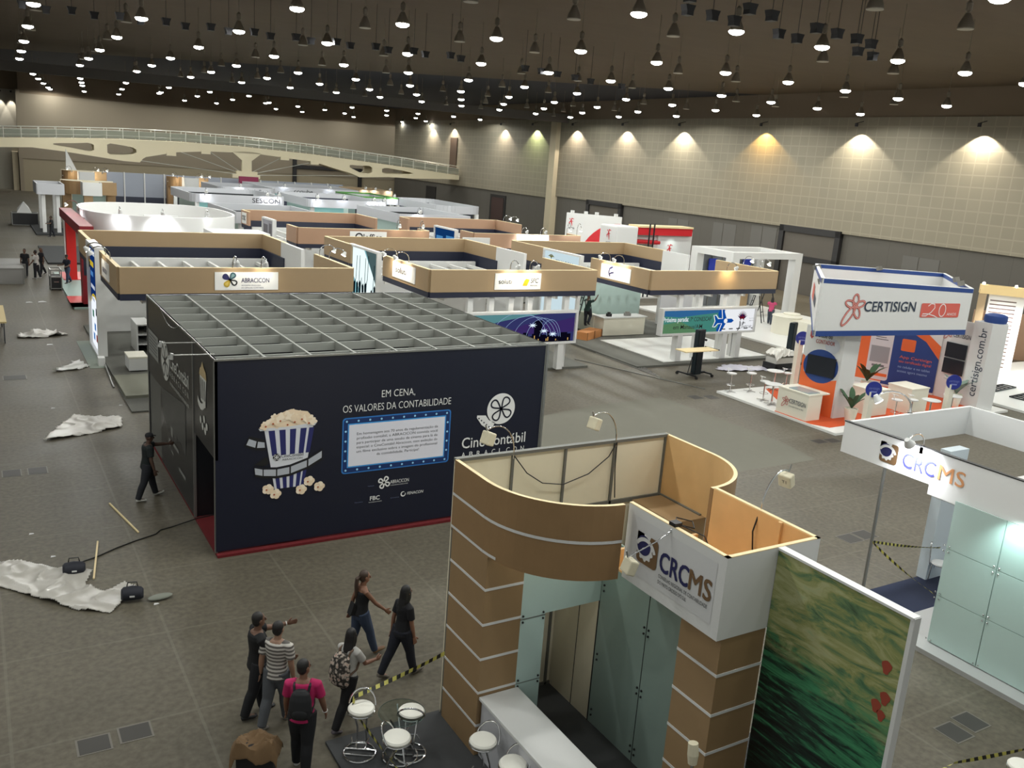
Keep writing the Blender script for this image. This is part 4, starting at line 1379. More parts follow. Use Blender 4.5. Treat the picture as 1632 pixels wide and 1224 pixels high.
# ---- long low lightboxes on white posts
def lowbox(x0, x1, y, z0, z1, label, picture, posts, depth=.34):
    rt = thing('lightbox', label, 'lightbox', ((x0 + x1) / 2, y, .1), world=True)
    m = MB()
    e = .09
    m.box(x0, x1, y, y + depth, z1 - e, z1).box(x0, x1, y, y + depth, z0, z0 + e).box(x0, x0 + e, y, y + depth, z0 + e, z1 - e).box(x1 - e, x1, y, y + depth, z0 + e, z1 - e)
    m.box(x0 + e, x1 - e, y + .12, y + depth - .02, z0 + e, z1 - e)
    o = m.build('frame', WHITE, rt)
    picture(Face((x0, y + .11, z0), (1, 0, 0)), x1 - x0, z1 - z0, o)
    for a in posts:
        MB().box(a, a + .3, y + .03, y + depth - .03, .13, z0).build('post', WHITE, rt)
    return rt
def city(F, w, h, o):
    q = MB()
    e = .09
    F.rect(q.use(0), e, w - e, e, h - e, .003)
    F.poly(q.use(1), [(e, h - e), (e, h * .35), (w * .45, h * .75), (w * .75, h - e)], .004)
    F.poly(q.use(2), [(w * .42, h * .3), (w - e, h * .35), (w - e, h * .8), (w * .75, h * .6), (w * .6, h * .62)], .0045)
    rnd = random.Random(2)
    a = e
    while a < w - .3:
        d = .08 + .14 * rnd.random()
        b = h * (.22 + .16 * rnd.random()) if not .66 < a / w < .71 else h * .72
        F.rect(q.use(3), a, min(a + d, w - e), e, b, .006)
        if rnd.random() < .5:
            F.rect(q.use(6), a + .02, a + .07, e + .05, e + .05 + .5 * (b - e) * rnd.random(), .009)
        a += d
    for k, (c, r) in enumerate(((.74, .62), (.68, .8), (.62, .95), (.56, 1.05), (.80, .4))):
        F.ribbon(q.use(4), [p for p in arc(w * c, e, w * .21 * r, 12, 165, 26, ry=h * .82 * (.7 + .3 * r) if r < 1.05 else h * .9) if e < p[1] < h - e and p[0] < w - e], .014, .008)
    for a, b in ((.66, .58), (.75, .40), (.82, .30)):
        for k in range(4):
            t = math.pi * k / 4
            F.ribbon(q.use(5), [(w * a - .22 * math.cos(t), h * b - .12 * math.sin(t)), (w * a, h * b), (w * a + .22 * math.cos(t), h * b + .12 * math.sin(t))], [.004, .05, .004], .01)
        F.disc(q.use(5), w * a, h * b, .05, .0105, 10)
    q.build('lit_picture', [glow('city_violet', (66, 70, 130), 0.37), glow('city_teal', (110, 170, 176), 0.39), glow('city_purple', (74, 54, 124), 0.39), glow('city_dark', (22, 20, 44), 0.24),
                            glow('city_arc', (170, 200, 240), 0.49), glow('city_spark', (220, 240, 255), 0.73), glow('city_window', (236, 190, 110), 0.44)], o)
lowbox(15.9, 22.5, 31.45, 1.28, 2.72, 'long lit box with a purple night-city picture behind the cinema booth', city, [16.8, 18.2, 20.3, 21.6])
def manaus(F, w, h, o):
    q = MB()
    e = .09
    F.rect(q.use(0), e, w * .64, e, h - e, .003)
    F.poly(q.use(1), [(e, h - e), (e, h * .72), (w * .2, h * .66), (w * .4, h * .74), (w * .6, h * .8), (w * .6, h - e)], .004)
    F.poly(q.use(2), [(e, e), (w * .4, e), (w * .33, h * .25), (w * .2, h * .5), (e, h * .4)], .004)
    F.poly(q.use(3), [(w * .6, e), (w - e, e), (w - e, h - e), (w * .66, h - e)], .005)
    rag = [(w * .585 + .05 * math.sin(5 * i), e + (h - 2 * e) * i / 14) for i in range(15)]
    F.poly(q.use(4), [(p[0] + .05 + .0 * i, p[1]) for i, p in enumerate(rag)] + [(w * .64 + .12 * math.sin(4 * i) * (i % 2), e + (h - 2 * e) * i / 14) for i in range(14, -1, -1)], .0055)
    # aeroplane
    cx, cy = w * .675, h * .47
    F.poly(q.use(4), [(cx + .55, cy), (cx + .4, cy + .1), (cx - .5, cy + .11), (cx - .62, cy + .04), (cx - .62, cy - .05), (cx - .5, cy - .1), (cx + .4, cy - .1)], .008)
    F.poly(q.use(4), [(cx + .08, cy + .05), (cx - .2, cy + .6), (cx - .34, cy + .6), (cx - .2, cy + .05)], .008)
    F.poly(q.use(4), [(cx + .08, cy - .05), (cx - .26, cy - .6), (cx - .4, cy - .6), (cx - .2, cy - .05)], .008)
    F.poly(q.use(4), [(cx - .48, cy), (cx - .66, cy + .26), (cx - .76, cy + .26), (cx - .66, cy), (cx - .76, cy - .24), (cx - .66, cy - .24)], .008)
    F.ribbon(q.use(3), [(cx - .34, cy + .62), (cx - .22, cy + .12), (cx - .5, cy + .13), (cx - .66, cy + .3), (cx - .82, cy + .3), (cx - .7, cy), (cx - .82, cy - .28), (cx - .66, cy - .28), (cx - .5, cy - .13), (cx - .24, cy - .12), (cx - .42, cy - .62)], .05, .009)
    F.disc(q.use(3), cx, cy, .12, .011, 18)
    # feather head-dress emblem
    ex, ey = w * .855, h * .52
    for k in range(9):
        t = math.radians(25 + 16 * k)
        F.ribbon(q.use(6 + k % 3), [(ex, ey - .05), (ex + .2 * math.cos(t), ey + .2 * math.sin(t)), (ex + .36 * math.cos(t), ey + .42 * math.sin(t))], [.03, .07, .01], .009)
    F.disc(q.use(7), ex, ey, .14, .01, 16)
    F.disc(q.use(3), ex, ey - .08, .1, .011, 14)
    F.ribbon(q.use(5), [(ex - .22, ey - .6), (ex - .1, ey - .35), (ex - .12, ey - .1)], .06, .01)
    F.ribbon(q.use(5), [(ex + .06, ey - .3), (ex + .12, ey - .12)], .05, .01)
    F.text(q.use(3), 'Próxima parada:', .15, h * .50, .22, w * .255, .012, .015)
    F.text(q.use(5), '17ª CONESCAP', w * .285, h * .50, .2, w * .235, .012, .004)
    F.text(q.use(5), 'em Manaus/AM', w * .13, h * .22, .2, w * .30, .012, .004)
    F.text(q.use(5), '17ª', ex - .05, h * .27, .16, .3, .012, .005)
    F.text(q.use(5), 'CONESCAP', ex - .12, h * .16, .13, .82, .012, .005)
    for i, t in enumerate(('12 a 14/11', '2017')):
        F.text(q.use(5), t, w * .935, h * (.52 - .09 * i), .05, .3, .012)
    for i in range(5):
        F.rect(q.use(5), w * .64 + .5 * i, w * .64 + .5 * i + .26, e + .08, e + .13, .012)
    q.build('lit_picture', [glow('con_green', (84, 160, 146), 0.41), glow('con_sky', (60, 120, 176), 0.44), glow('con_leaf', (110, 160, 116), 0.39), glow('con_white', (240, 242, 246), 0.64), glow('con_blue', (20, 90, 190), 0.44),
                            mat('con_black', (26, 26, 30), .5), glow('con_navy', (26, 30, 110), 0.24), glow('con_red', (150, 30, 50), 0.29), glow('con_purple', (84, 40, 110), 0.29)], o)
lowbox(27.35, 33.45, 31.5, 1.4, 2.68, 'long lit box on white posts showing an aeroplane and the word CONESCAP', manaus, [28.45, 29.75, 31.35, 32.3])

# ---- second row
s4 = block(15.5, 23.5, 48.9, 60.9, 'pinkish tan stand in the second row with a wide sign reading eloffice', mt=PINKT, left=(1.9, 1.9), right=(1.5, 3.8))
F = Face((15.5, 48.9 - .07, 0), (1, 0, 0))
def f(F, a0, a1, b0, b1, o):
    q = MB()
    F.rect(q, a0 + .38, a0 + .74, b0 + .35, b0 + .41, .04)
    F.ribbon(q, arc(a0 + .55, b0 + .38, .2, 0, 320, 18), .08, .04)
    F.text(q, 'loffice', a0 + .82, b0 + .22, .34, 1.15, .04, .02)
    q.build('lettering', INK, o)
sign(s4, F, 3.0, 5.25, 3.6, 4.3, f)
for a in (5.9, 7.4):
    arm_lamp(s4, (15.5 + a, 48.9, FTOP), (0, -1), power=3, rise=.6, reach=.5)
G = Face((15.5 - .07, 60.9, 0), (0, -1, 0))
def f2(F, a0, a1, b0, b1, o):
    q = MB()
    F.text(q, 'CRC', a0 + .35, b0 + .22, .3, .6, .04, .02)
    F.ribbon(q, arc(a0 + .2, b0 + .36, .12, 0, 300, 12), .05, .04)
    q.build('lettering', INK, o)
sign(s4, G, .35, 1.4, 3.6, 4.3, f2)
lb = thing('poster_frame', 'white framed grey poster panel standing beside the eloffice stand', 'panel', (15.5, 54.7, .1), world=True)
def poster(F, w, h, o):
    q = MB()
    F.rect(q.use(0), .12, w - .12, .1, h - .1, .002)
    F.rect(q.use(1), .2, w * .45, h - 1.2, h - .4, .005)
    F.rect(q.use(1), w * .55, w * .8, h - 1.0, h - .3, .005)
    F.rect(q.use(1), w * .7, w * .85, h - 2.6, h - 1.6, .005)
    q.build('printed_picture', [mat('grey_lilac_print', (150, 148, 158), .5), mat('dark_grey_print', (84, 80, 86), .5)], o)
light_frame(lb, 15.4, 53.4, 55.8, 0, 4.42, -1, poster, name='frame')
s5 = block(26.3, 34.2, 48.4, 59.6, 'pinkish tan stand in the second row with a brightly lit white sign', mt=PINKT, left=(1.7, 1.6), right=(1.5, 3.7))
F = Face((26.3, 48.4 - .07, 0), (1, 0, 0))
sign(s5, F, 3.0, 5.4, 3.85, 4.42, lambda F, a0, a1, b0, b1, o: F.text(q := MB(), 'contmatic', a0 + .3, b0 + .2, .22, 1.7, .04) and q.build('lettering', mat('pale_ink', (170, 170, 176), .5), o))
for a in (3.4, 4.8):
    arm_lamp(s5, (26.3 + a, 48.4, FTOP), (0, -1), power=106, down=.5, col=(.95, .97, 1))
for a in (6.8, 7.6):
    arm_lamp(s5, (26.3 + a, 48.4, FTOP), (0, -1), power=7, rise=.8, reach=.5, col=(.95, .97, 1))
for y in (58.5, 57.5):
    arm_lamp(s5, (34.2, y, FTOP), (1, 0), power=4, col=(.95, .97, 1))
lb = thing('lightbox', 'blue lit picture panel between two pinkish tan stands of the second row', 'lightbox', (26.2, 51.5, .1), world=True)
def bluepic(F, w, h, o):
    q = MB()
    F.rect(q.use(0), .06, w - .06, .1, h - .1, .002)
    F.rect(q.use(1), .3, w * .4, h - .9, h - .6, .005)
    F.rect(q.use(1), w * .55, w - .3, h - 1.0, h - .5, .005)
    for i in range(6):
        F.poly(q.use(2), [(.3 + .42 * i, .1), (.6 + .42 * i, .1), (.55 + .42 * i, 2.4 + .2 * (i % 2)), (.36 + .42 * i, 2.4)], .006)
    q.build('lit_picture', [glow('pic_deepblue', (24, 70, 130), 0.39), glow('pic_skyline', (90, 160, 220), 0.44), glow('pic_bluewhite', (190, 220, 240), 0.49)], o)
light_frame(lb, 26.0, 50.3, 53.4, 0, 4.42, -1, bluepic, name='frame')
lb = thing('sign_board', 'white upright board lettered in thin grey script between the stand rows', 'board', (25.2, 46.2, 0), world=True)
MB().box(24.4, 26.2, 46.2, 46.28, 0, 4.35).build('board', WHITE, lb)
F = Face((24.4, 46.2, 0), (1, 0, 0))
F.text(q := MB(), 'Xis Gourmet', .2, 3.75, .3, 1.4, .01)
q.build('lettering', INK, lb)
# ================================================================ Certisign stand
ORANGE = mat('orange_print', (222, 104, 52), .5)
ORANGEC = mat('orange_carpet', (206, 84, 38), .85, var=.06, scale=9)
CBLUE = mat('certi_blue_print', (34, 64, 128), .5)
DBLUE = mat('disc_blue', (40, 52, 140), .45)
RUST = mat('rust_red_ink', (172, 70, 62), .5)
SCREEN = mat('dark_screen', (34, 38, 46), .2)
IVORY = mat('ivory_laminate', (226, 222, 206), .45)
def certi_man(F, a, b, s, parent, d=.012, m=None):
    """five looped petals like a running figure"""
    q = MB()
    for ang, L, w in ((92, .44, .13), (18, .46, .11), (162, .5, .12), (-62, .5, .13), (-126, .88, .14)):
        t = math.radians(ang)
        pts = []
        for i in range(19):
            u = 2 * math.pi * i / 18
            x = L * .5 * (1 - math.cos(u)) * s
            y = w * math.sin(u) * s
            pts.append((a + x * math.cos(t) - y * math.sin(t), b + x * math.sin(t) + y * math.cos(t)))
        F.ribbon(q.use(0), pts, .075 * s, d)
        F.ribbon(q.use(1), pts, .02 * s, d + .003)
    F.disc(q.use(0), a, b, .1 * s, d + .001, 12)
    return q.build('petal_mark', [m or RUST, mat('pale_rust_line', (226, 170, 160), .5)], parent)
cs = thing('exhibition_stand', 'white and blue angular stand lettered CERTISIGN with a 20 anos mark', 'stand', (31, 23.5, 0), world=True)
FL, FRr, BRr, BL = (26.1, 21.7), (33.6, 20.7), (38.5, 25.2), (32.5, 27.5)
ZB = {FL: 3.45, FRr: 3.45, BRr: 3.5, BL: 3.75}
ZT = {FL: 5.57, FRr: 5.28, BRr: 5.25, BL: 5.35}
for p, q in ((FL, FRr), (FRr, BRr), (BRr, BL), (BL, FL)):
    o = MB().wall(p, q, .12, ZB[p], ZT[p], ZB[q], ZT[q]).build('fascia', WHITE, cs)
    MB().wall(p, q, .135, ZB[p], ZB[p] + .2, ZB[q], ZB[q] + .2).build('blue_band', CBLUE, o)
    MB().wall(p, q, .135, ZT[p] - .17, ZT[p] - .01, ZT[q] - .17, ZT[q] - .01).build('blue_band', CBLUE, o)
    MB().wall(p, q, .12, ZT[p] - .01, ZT[p] + .01, ZT[q] - .01, ZT[q] + .01).build('top_edge', SIGNW, o)
d = Vector((FRr[0] - FL[0], FRr[1] - FL[1], 0)).normalized()
nrm = Vector((d.y, -d.x, 0))
F = Face(Vector((*FL, 3.45)) + nrm * .07, d, (0, 0, 1))
certi_man(F, 1.65, 1.12, 1.0, cs)
F.text(q := MB(), 'CERTISIGN', 2.1, .93, .37, 2.55, .012, .02)
q.build('lettering', mat('slate_ink', (44, 56, 74), .5), cs)
q = MB()
F.poly(q, rrect(4.95, 7.0, .70, 1.25, .06), .008)
so = q.build('sign_plate', mat('coral_plate', (206, 96, 84), .5), cs)
q = MB()
F.ribbon(q, [(5.3, 1.14), (5.45, 1.24), (5.62, 1.22), (5.66, 1.08), (5.5, .9), (5.25, .76), (5.05, .76), (5.08, .84), (5.35, .84), (5.7, .76), (5.9, .68)], .035, .014)
F.ribbon(q, arc(6.08, .98, .17, 0, 360, 24, ry=.24), .035, .014)
F.text(q, 'ANOS', 6.35, .78, .1, .5, .014)
q.build('lettering', WINK, so)
d2 = Vector((FL[0] - BL[0], FL[1] - BL[1], 0))
L2 = d2.length
d2.normalize()
F2 = Face(Vector((*BL, 3.75)) + Vector((d2.y, -d2.x, 0)) * .07, d2)
q = MB()
F2.poly(q.use(0), rrect(2.6, 4.6, .45, 1.05, .06), .01)
F2.rect(q.use(1), 4.9, 6.9, .5, .85, .01)
q.build('sign_plate', [MATS['coral_plate'], MATS['slate_ink']], cs)
for p, s in (((27.0, 22.4), .3), ((31.2, 26.3), .3), ((34.3, 21.6), .3), ((35.5, 22.6), .3), ((35.2, 26.2), .25)):
    m = MB()
    F3 = Face((p[0], p[1], 5.25), (1, .3, 0), (-.2, .3, 1))
    F3.slab(m, -s, s, 0, s * .7, -.05, .05)
    m.build('floodlight', ALU, cs)
MB().box(26.5, 37.4, 20.4, 26.6, 0, .09).build('platform', WHITEF, cs)
MB().plan([(26.9, 21.0), (36.3, 21.3), (36.2, 25.5), (29.0, 26.2), (27.4, 23.6), (26.55, 23.4), (26.55, 21.6)], .09, .105).build('orange_floor', ORANGEC, cs)
MB().box(28.05, 28.95, 21.85, 22.7, .1, 3.45).build('pillar', WHITE, cs)
# screen wall facing the aisle
A, B = Vector((27.72, 23.4, 0)), Vector((28.12, 21.95, 0))
m = MB().wall(A, B, .12, .1, 3.5)
wall = m.build('screen_wall', WHITE, cs)
u = (B - A).normalized()
nn = Vector((u.y, -u.x, 0))
F = Face(A + nn * .065 + Vector((0, 0, .1)), u)
LW = (B - A).length
q = MB()
F.poly(q.use(0), [(0, 0), (LW, 0), (LW, 1.5), (LW * .7, 1.35), (LW * .3, 1.4), (.12, 1.6), (.1, 2.2), (0, 2.25)], .004)
F.poly(q.use(1), arc(LW * .52, 1.9, LW * .47, 0, 360, 30, ry=.66), .007)
F.poly(q.use(2), arc(LW * .75, 2.75, .3, 0, 360, 12, ry=.3), .003)
wg = q.build('printed_shape', [ORANGE, CBLUE, mat('pale_cloud_print', (196, 200, 208), .5)], wall)
q = MB()
F.slab(q, LW * .16, LW * .92, 1.55, 2.3, .02, .08)
q.build('screen', SCREEN, wall)
F.text(q := MB(), 'Clube do', LW * .32, 3.02, .17, LW * .4, .01, .012)
q.build('lettering', INK, wall)
F.text(q := MB(), 'CONTADOR', LW * .3, 2.78, .15, LW * .5, .01, .012)
F.poly(q, [(LW * .12, 3.2), (LW * .22, 3.2), (LW * .22, 3.0), (LW * .17, 2.9), (LW * .12, 3.0)], .01)
q.build('lettering', RUST, wall)
# telephone picture wall
A, B = Vector((34.4, 27.3, 0)), Vector((36.25, 23.2, 0))
wall = MB().wall(A, B, .12, .1, 3.6).build('picture_wall', WHITE, cs)
u = (B - A).normalized()
F = Face(A + Vector((u.y, -u.x, 0)) * .065 + Vector((0, 0, .1)), u)
LW = (B - A).length
q = MB()
F.poly(q.use(0), [(0, .2), (LW, .2), (LW, 2.2), (LW * .8, 2.9), (LW * .4, 3.1), (LW * .25, 2.8), (.2, 1.9), (0, 1.2)], .003)
F.poly(q.use(1), [(LW * .5, .1), (LW, .1), (LW, 1.6), (LW * .86, 2.3), (LW * .6, 2.9), (LW * .32, 3.1), (LW * .3, 2.9), (LW * .52, 2.4)], .005)
F.poly(q.use(1), arc(LW * .12, 2.5, .6, 0, 350, 24, ry=.85), .005)
F.poly(q.use(2), rrect(LW * .34, LW * .56, .25, 2.75, .14), .008)
F.rect(q.use(3), LW * .365, LW * .535, 2.42, 2.5, .011)
F.rect(q.use(4), LW * .36, LW * .54, 1.05, 1.8, .011)
F.rect(q.use(5), LW * .39, LW * .51, .85, .95, .011)
F.rect(q.use(0), LW * .35, LW * .55, .42, .56, .011)
F.poly(q.use(0), rrect(LW * .64, LW * .77, 1.75, 2.3, .06), .008)
for i in range(3):
    F.rect(q.use(3), LW * .39, LW * (.51 - .02 * i), 2.1 + .1 * i, 2.13 + .1 * i, .011)
q.build('printed_shape', [ORANGE, CBLUE, mat('phone_white', (208, 208, 212), .4), mat('phone_dark', (60, 60, 66), .4), mat('card_grey', (150, 152, 156), .5), mat('button_grey', (110, 110, 116), .5)], wall)
F.text(q := MB(), 'App Certisign', LW * .64, 1.42, .12, LW * .3, .012)
F.text(q, 'seu certificado digital', LW * .64, 1.22, .12, LW * .3, .012)
q.build('lettering', ORANGE, wall)
F.text(q := MB(), 'no celular e no tablet', LW * .64, .98, .11, LW * .3, .012)
F.text(q, 'acesse agora mesmo', LW * .64, .78, .11, LW * .28, .012)
q.build('lettering', mat('light_blue_ink', (150, 180, 220), .5), wall)
# narrow wall with two screens
wall = MB().box(36.25, 36.35, 21.9, 23.2, .1, 3.6).build('screen_wall', WHITE, cs)
F = Face((36.245, 23.2, .1), (0, -1, 0))
certi_man(F, .25, 2.9, .42, wall)
F.text(q := MB(), 'CERTISIGN', .45, 2.75, .18, .8, .012, .01)
q.build('lettering', MATS['slate_ink'], wall)
for z in (1.15, 1.85):
    q = MB()
    F.slab(q, .25, 1.2, z, z + .65, .02, .07)
    q.build('screen', SCREEN, wall)
# counters of the stand
def counter(name, label, x0, x1, y0, y1, h, over=.0, cap=IVORY, body=IVORY, letter=None):
    rt = thing(name, label, 'counter', ((x0 + x1) / 2, (y0 + y1) / 2, .1), world=True)
    MB().box(x0, x1, y0, y1, .1, h - .05).build('body', body, rt)
    MB().box(x0 - .02, x1 + .02 + over, y0 - .02, y1 + .02, h - .05, h).build('counter_top', cap, rt)
    return rt
c = counter('counter', 'white counter lettered CERTISIGN at the aisle edge of its stand', 26.6, 27.35, 21.9, 23.4, 1.12, .35)
F = Face((26.59, 23.4, .1), (0, -1, 0))
certi_man(F, .45, .55, .36, c)
F.text(q := MB(), 'CERTISIGN', .62, .5, .17, .8, .012, .008)
q.build('lettering', MATS['slate_ink'], c)
F.text(q := MB(), 'A SUA IDENTIDADE NA REDE', .62, .36, .05, .72, .012)
q.build('lettering', INK, c)
MB().box(26.7, 27.3, 22.0, 23.0, 1.12, 1.15).build('glass_top', mat('grey_glass_top', (150, 164, 164), .15), c)
counter('counter', 'tall ivory cabinet counter in front of the telephone picture wall', 29.9, 30.9, 21.6, 22.7, 1.15)
counter('counter', 'second ivory cabinet counter below the blue telephone print', 31.9, 33.0, 21.3, 22.4, 1.15)
# disc signs on posts
for i, (x, y, lab) in enumerate(((30.9, 26.4, 'round blue disc sign on a white post behind the lettered counter'), (28.35, 20.6, 'round blue disc sign on a white post in front of the telephone picture'),
                                 (33.1, 20.5, 'round blue disc sign on a white post beside the lettered totem'))):
    rt = thing('disc_sign', lab, 'sign', (x, y, .1), group='blue disc signs')
    zc = 2.15 if i == 0 else 1.5
    MB().box(-.14, .14, -.1, .1, 0, zc - .1).build('post', IVORY, rt)
    q = MB()
    F = Face((0, -.12, zc), (.85, -.5, 0), (0, 0, 1))
    q.prism(arc(0, 0, .3, 0, 350, 26), F.P, -.03, .02)
    dk = q.build('disc', DBLUE, rt)
    F.text(q := MB(), 'certisign', -.2, 0, .1, .4, .03)
    F.rect(q, -.12, .12, -.12, -.06, .03)
    q.build('lettering', mat('disc_ink', (120, 130, 190), .5), dk)
# totem
tt = thing('totem', 'tall white totem lettered with a web address under a dark blue rolled top', 'totem', (36.4, 21.3, .1), world=True)
MB().plan([(35.95, 21.75), (35.95, 20.95), (36.5, 20.6), (37.0, 20.95), (37.0, 21.75)], .1, 3.75).build('body', WHITE, tt)
MB().lathe((36.5, 21.2, 3.75), [(.42, 0), (.46, .12), (.44, .3), (.3, .36)], 14).build('rolled_top', CBLUE, tt, smooth=True)
F = Face((35.94, 21.1, .5), (0, 0, 1), (0, 1, 0))
F = Face((35.945, 21.0, .5), (0, 0, 1), (0, 1, 0))
F.text(q := MB(), 'certisign.com.br', .1, .12, .34, 2.9, .008, .0)
q.build('lettering', MATS['slate_ink'], tt)
# plants
LEAF = mat('dark_leaf', (52, 84, 52), .6, var=.2, scale=9)
LEAFB = mat('grey_green_leaf', (120, 140, 128), .6, var=.2, scale=9)
def plant(x, y, h, label, pot=True, leaf=LEAF, n=12, ph=.55):
    rt = thing('potted_plant', label, 'plant', (x, y, .1))
    MB().lathe((0, 0, 0), [(.17, 0), (.26, ph), (.23, ph), (.22, ph - .05), (.001, ph - .05)], 14).build('pot', IVORY if pot else WHITE, rt, smooth=True)
    r = random.Random(int(x * 10))
    m = MB()
    for i in range(n):
        t = 2 * math.pi * i / n + r.random()
        L = (h - ph) * (.6 + .5 * r.random())
        w = .07 + .05 * r.random()
        pts = []
        for k in range(6):
            s = k / 5
            pts.append(Vector((math.cos(t) * L * .75 * s, math.sin(t) * L * .75 * s, ph + L * (s * 1.25 - .55 * s * s))))
        sd = Vector((-math.sin(t), math.cos(t), 0))
        for k in range(5):
            w0, w1 = w * math.sin(math.pi * (k / 5 * .9 + .08)), w * math.sin(math.pi * ((k + 1) / 5 * .9 + .08))
            m.face([pts[k] - sd * w0, pts[k + 1] - sd * w1, pts[k + 1] + sd * w1, pts[k] + sd * w0])
    m.build('leaves', leaf, rt, smooth=True)
plant(28.35, 21.3, 1.5, 'leafy plant in an ivory pot at the foot of the white pillar')
plant(33.2, 24.4, 1.7, 'dark green plant standing by the orange part of the telephone picture')
plant(35.4, 21.6, 1.5, 'pale grey-green bushy plant under the two small screens', leaf=LEAFB, n=20)
# high tables and bar stools of the stand
def stool(x, y, label, h=.8, rz=0):
    rt = thing('bar_stool', label, 'stool', (x, y, .1), rz, group='white bar stools of the blue and white stand')
    MB().lathe((0, 0, h - .05), [(.12, 0), (.2, .02), (.21, .06), (.1, .07)], 16).build('seat', WHITE, rt, smooth=True)
    MB().tube([(-.2, -.02, h), (-.22, 0, h + .12), (-.2, .03, h + .2), (-.17, .14, h + .2), (-.17, -.14, h + .2)], .018, 6).build('backrest', WHITE, rt)
    MB().cyl((0, 0, .03), (0, 0, h - .04), .025, 8).build('stem', CHROME, rt)
    for k in range(4):
        t = math.pi / 2 * k + .4
        MB().bar((0, 0, .03), (.26 * math.cos(t), .26 * math.sin(t), .015), .04, .025).build('foot', CHROME, rt)
    MB().tube([(.17 * math.cos(t), .17 * math.sin(t), .3) for t in [2 * math.pi * i / 16 for i in range(16)]], .012, 6, closed=True).build('foot_ring', CHROME, rt)
def table(x, y, label, h=.82, r=.36):
    rt = thing('high_table', label, 'table', (x, y, .1), group='round white tables of the blue and white stand')
    MB().lathe((0, 0, h), [(r - .02, 0), (r, .01), (r, .03), (.001, .032)], 24).build('tabletop', WHITE, rt, smooth=True)
    MB().cyl((0, 0, .03), (0, 0, h), .035, 8).build('stem', CHROME, rt)
    for k in range(4):
        t = math.pi / 2 * k + .3
        MB().bar((0, 0, .03), (.32 * math.cos(t), .32 * math.sin(t), .015), .05, .03).build('foot', CHROME, rt)
stool(26.95, 26.3, 'white bar stool alone at the aisle corner of the white floor')
stool(27.35, 24.8, 'white bar stool beside the round table behind the lettered counter')
stool(27.9, 26.1, 'white bar stool between the two round tables')
stool(29.6, 25.7, 'white bar stool behind the blue disc sign post')
table(27.2, 24.2, 'round white high table just behind the lettered counter')
table(29.2, 26.0, 'round white high table by the covered machine')
table(32.2, 20.6, 'round white table near the grey-green plant', h=.75)
table(33.9, 20.8, 'round white table beside the totem', h=.75)
for x, y in ((31.3, 20.8), (30.6, 21.0)):
    stool(x, y, 'white bar stool near the second ivory counter' if x > 31 else 'white bar stool on the orange floor by the tall cabinet')

# ================================================================ white stand lettered CRCMS
wc = thing('exhibition_stand', 'white stand with a brightly lit fascia lettered CRCMS and pale glass panels', 'stand', (18, 9, 0), world=True)
MB().box(15.55, 20.6, 4.0, 10.2, 0, .1).build('platform', mat('white_grey_plinth', (170, 170, 168), .6), wc)
MB().box(16.6, 20.4, 9.9, 11.4, 0, .05).build('carpet', NAVYC, wc)
zt, zb = 3.88, 3.2
m = MB()
m.box(16.0, 16.08, 9.95, 12.12, zb, zt).box(16.0, 16.08, 4.0, 9.95, zb - .2, zt)
fo = m.build('fascia', SIGNW, wc)
m = MB()
m.box(16.08, 20.5, 12.04, 12.12, zb, zt).box(20.42, 20.5, 4.0, 12.04, zb, zt)
m.build('fascia', WHITE, wc)
MB().box(15.99, 16.09, 4.0, 12.13, zt, zt + .02).build('top_edge', BLACK, fo)
F = Face((15.995, 12.1, zb), (0, -1, 0))
crcms_mark(F, .95, .12, .42, fo, d=.006)
F.text(q := MB(), 'CRC', 1.5, .17, .3, .72, .008, .01)
q.build('lettering', mat('violet_blue_ink', (76, 80, 190), .5), fo)
F.text(q := MB(), 'MS', 2.3, .17, .3, .56, .008, .01)
q.build('lettering', mat('peach_ink', (224, 160, 110), .5), fo)
arm_lamp(wc, (16.04, 10.25, zt), (-1, 0), rise=.3, reach=.55, power=106, down=.3, col=(.96, .97, 1), r=.014)
arm_lamp(wc, (18.2, 12.1, zt), (-.6, .8), rise=.45, reach=.8, power=17, down=.8, col=(.96, .97, 1), r=.02)
for (y0, y1) in ((8.28, 9.3), (7.22, 8.26), (6.16, 7.2), (5.1, 6.14)):
    for z0, z1 in ((.12, 1.12), (1.13, 2.12), (2.13, 3.1)):
        MB().box(15.92, 15.95, y0, y1, z0, z1).build('glass_panel', GLASSP, wc)
m = MB()
for y in (9.28, 8.27, 7.21, 6.15):
    m = MB()
    for z in (.16, 1.06, 1.18, 2.06, 2.18):
        m.ball((15.91, y - .05, z), .018, 8, 5).ball((15.91, y + .05, z), .018, 8, 5)
    m.build('glass_clamp', CHROME, wc)
MB().box(15.96, 16.0, 4.0, 9.3, .1, 3.0).build('back_panel', WHITE, wc)
MB().cyl((16.04, 11.0, 0), (16.04, 11.0, zb), .035, 10).build('pole', ALU, wc)
MB().box(18.6, 19.3, 11.2, 11.45, .05, zb).build('pillar', mat('pale_blue_white', (206, 216, 222), .5), wc)
MB().box(16.1, 20.4, 6.4, 6.5, .1, 3.8).build('inner_wall', mat('pale_blue_wall', (150, 186, 214), .5), wc)
MB().box(17.2, 17.9, 9.0, 9.6, 3.0, 3.35).build('ceiling_box', PLY, wc)
MB().box(16.1, 20.4, 6.5, 9.9, 2.95, 3.0).build('inner_roof', WHITE, wc)
spot('lamp_light', (15.5, 8.0, 3.25), (15.93, 7.95, 2.4), 40, 110, wc, .8, (.72, 1, .96), .06)
ch = thing('chair', 'white seated metal chair on the navy carpet of the lit white stand', 'chair', (18.76, 11.0, .05), math.radians(200))
MB().lathe((0, 0, .45), [(.2, 0), (.22, .02), (.2, .045), (.001, .05)], 18).build('seat', WHITE, ch, smooth=True)
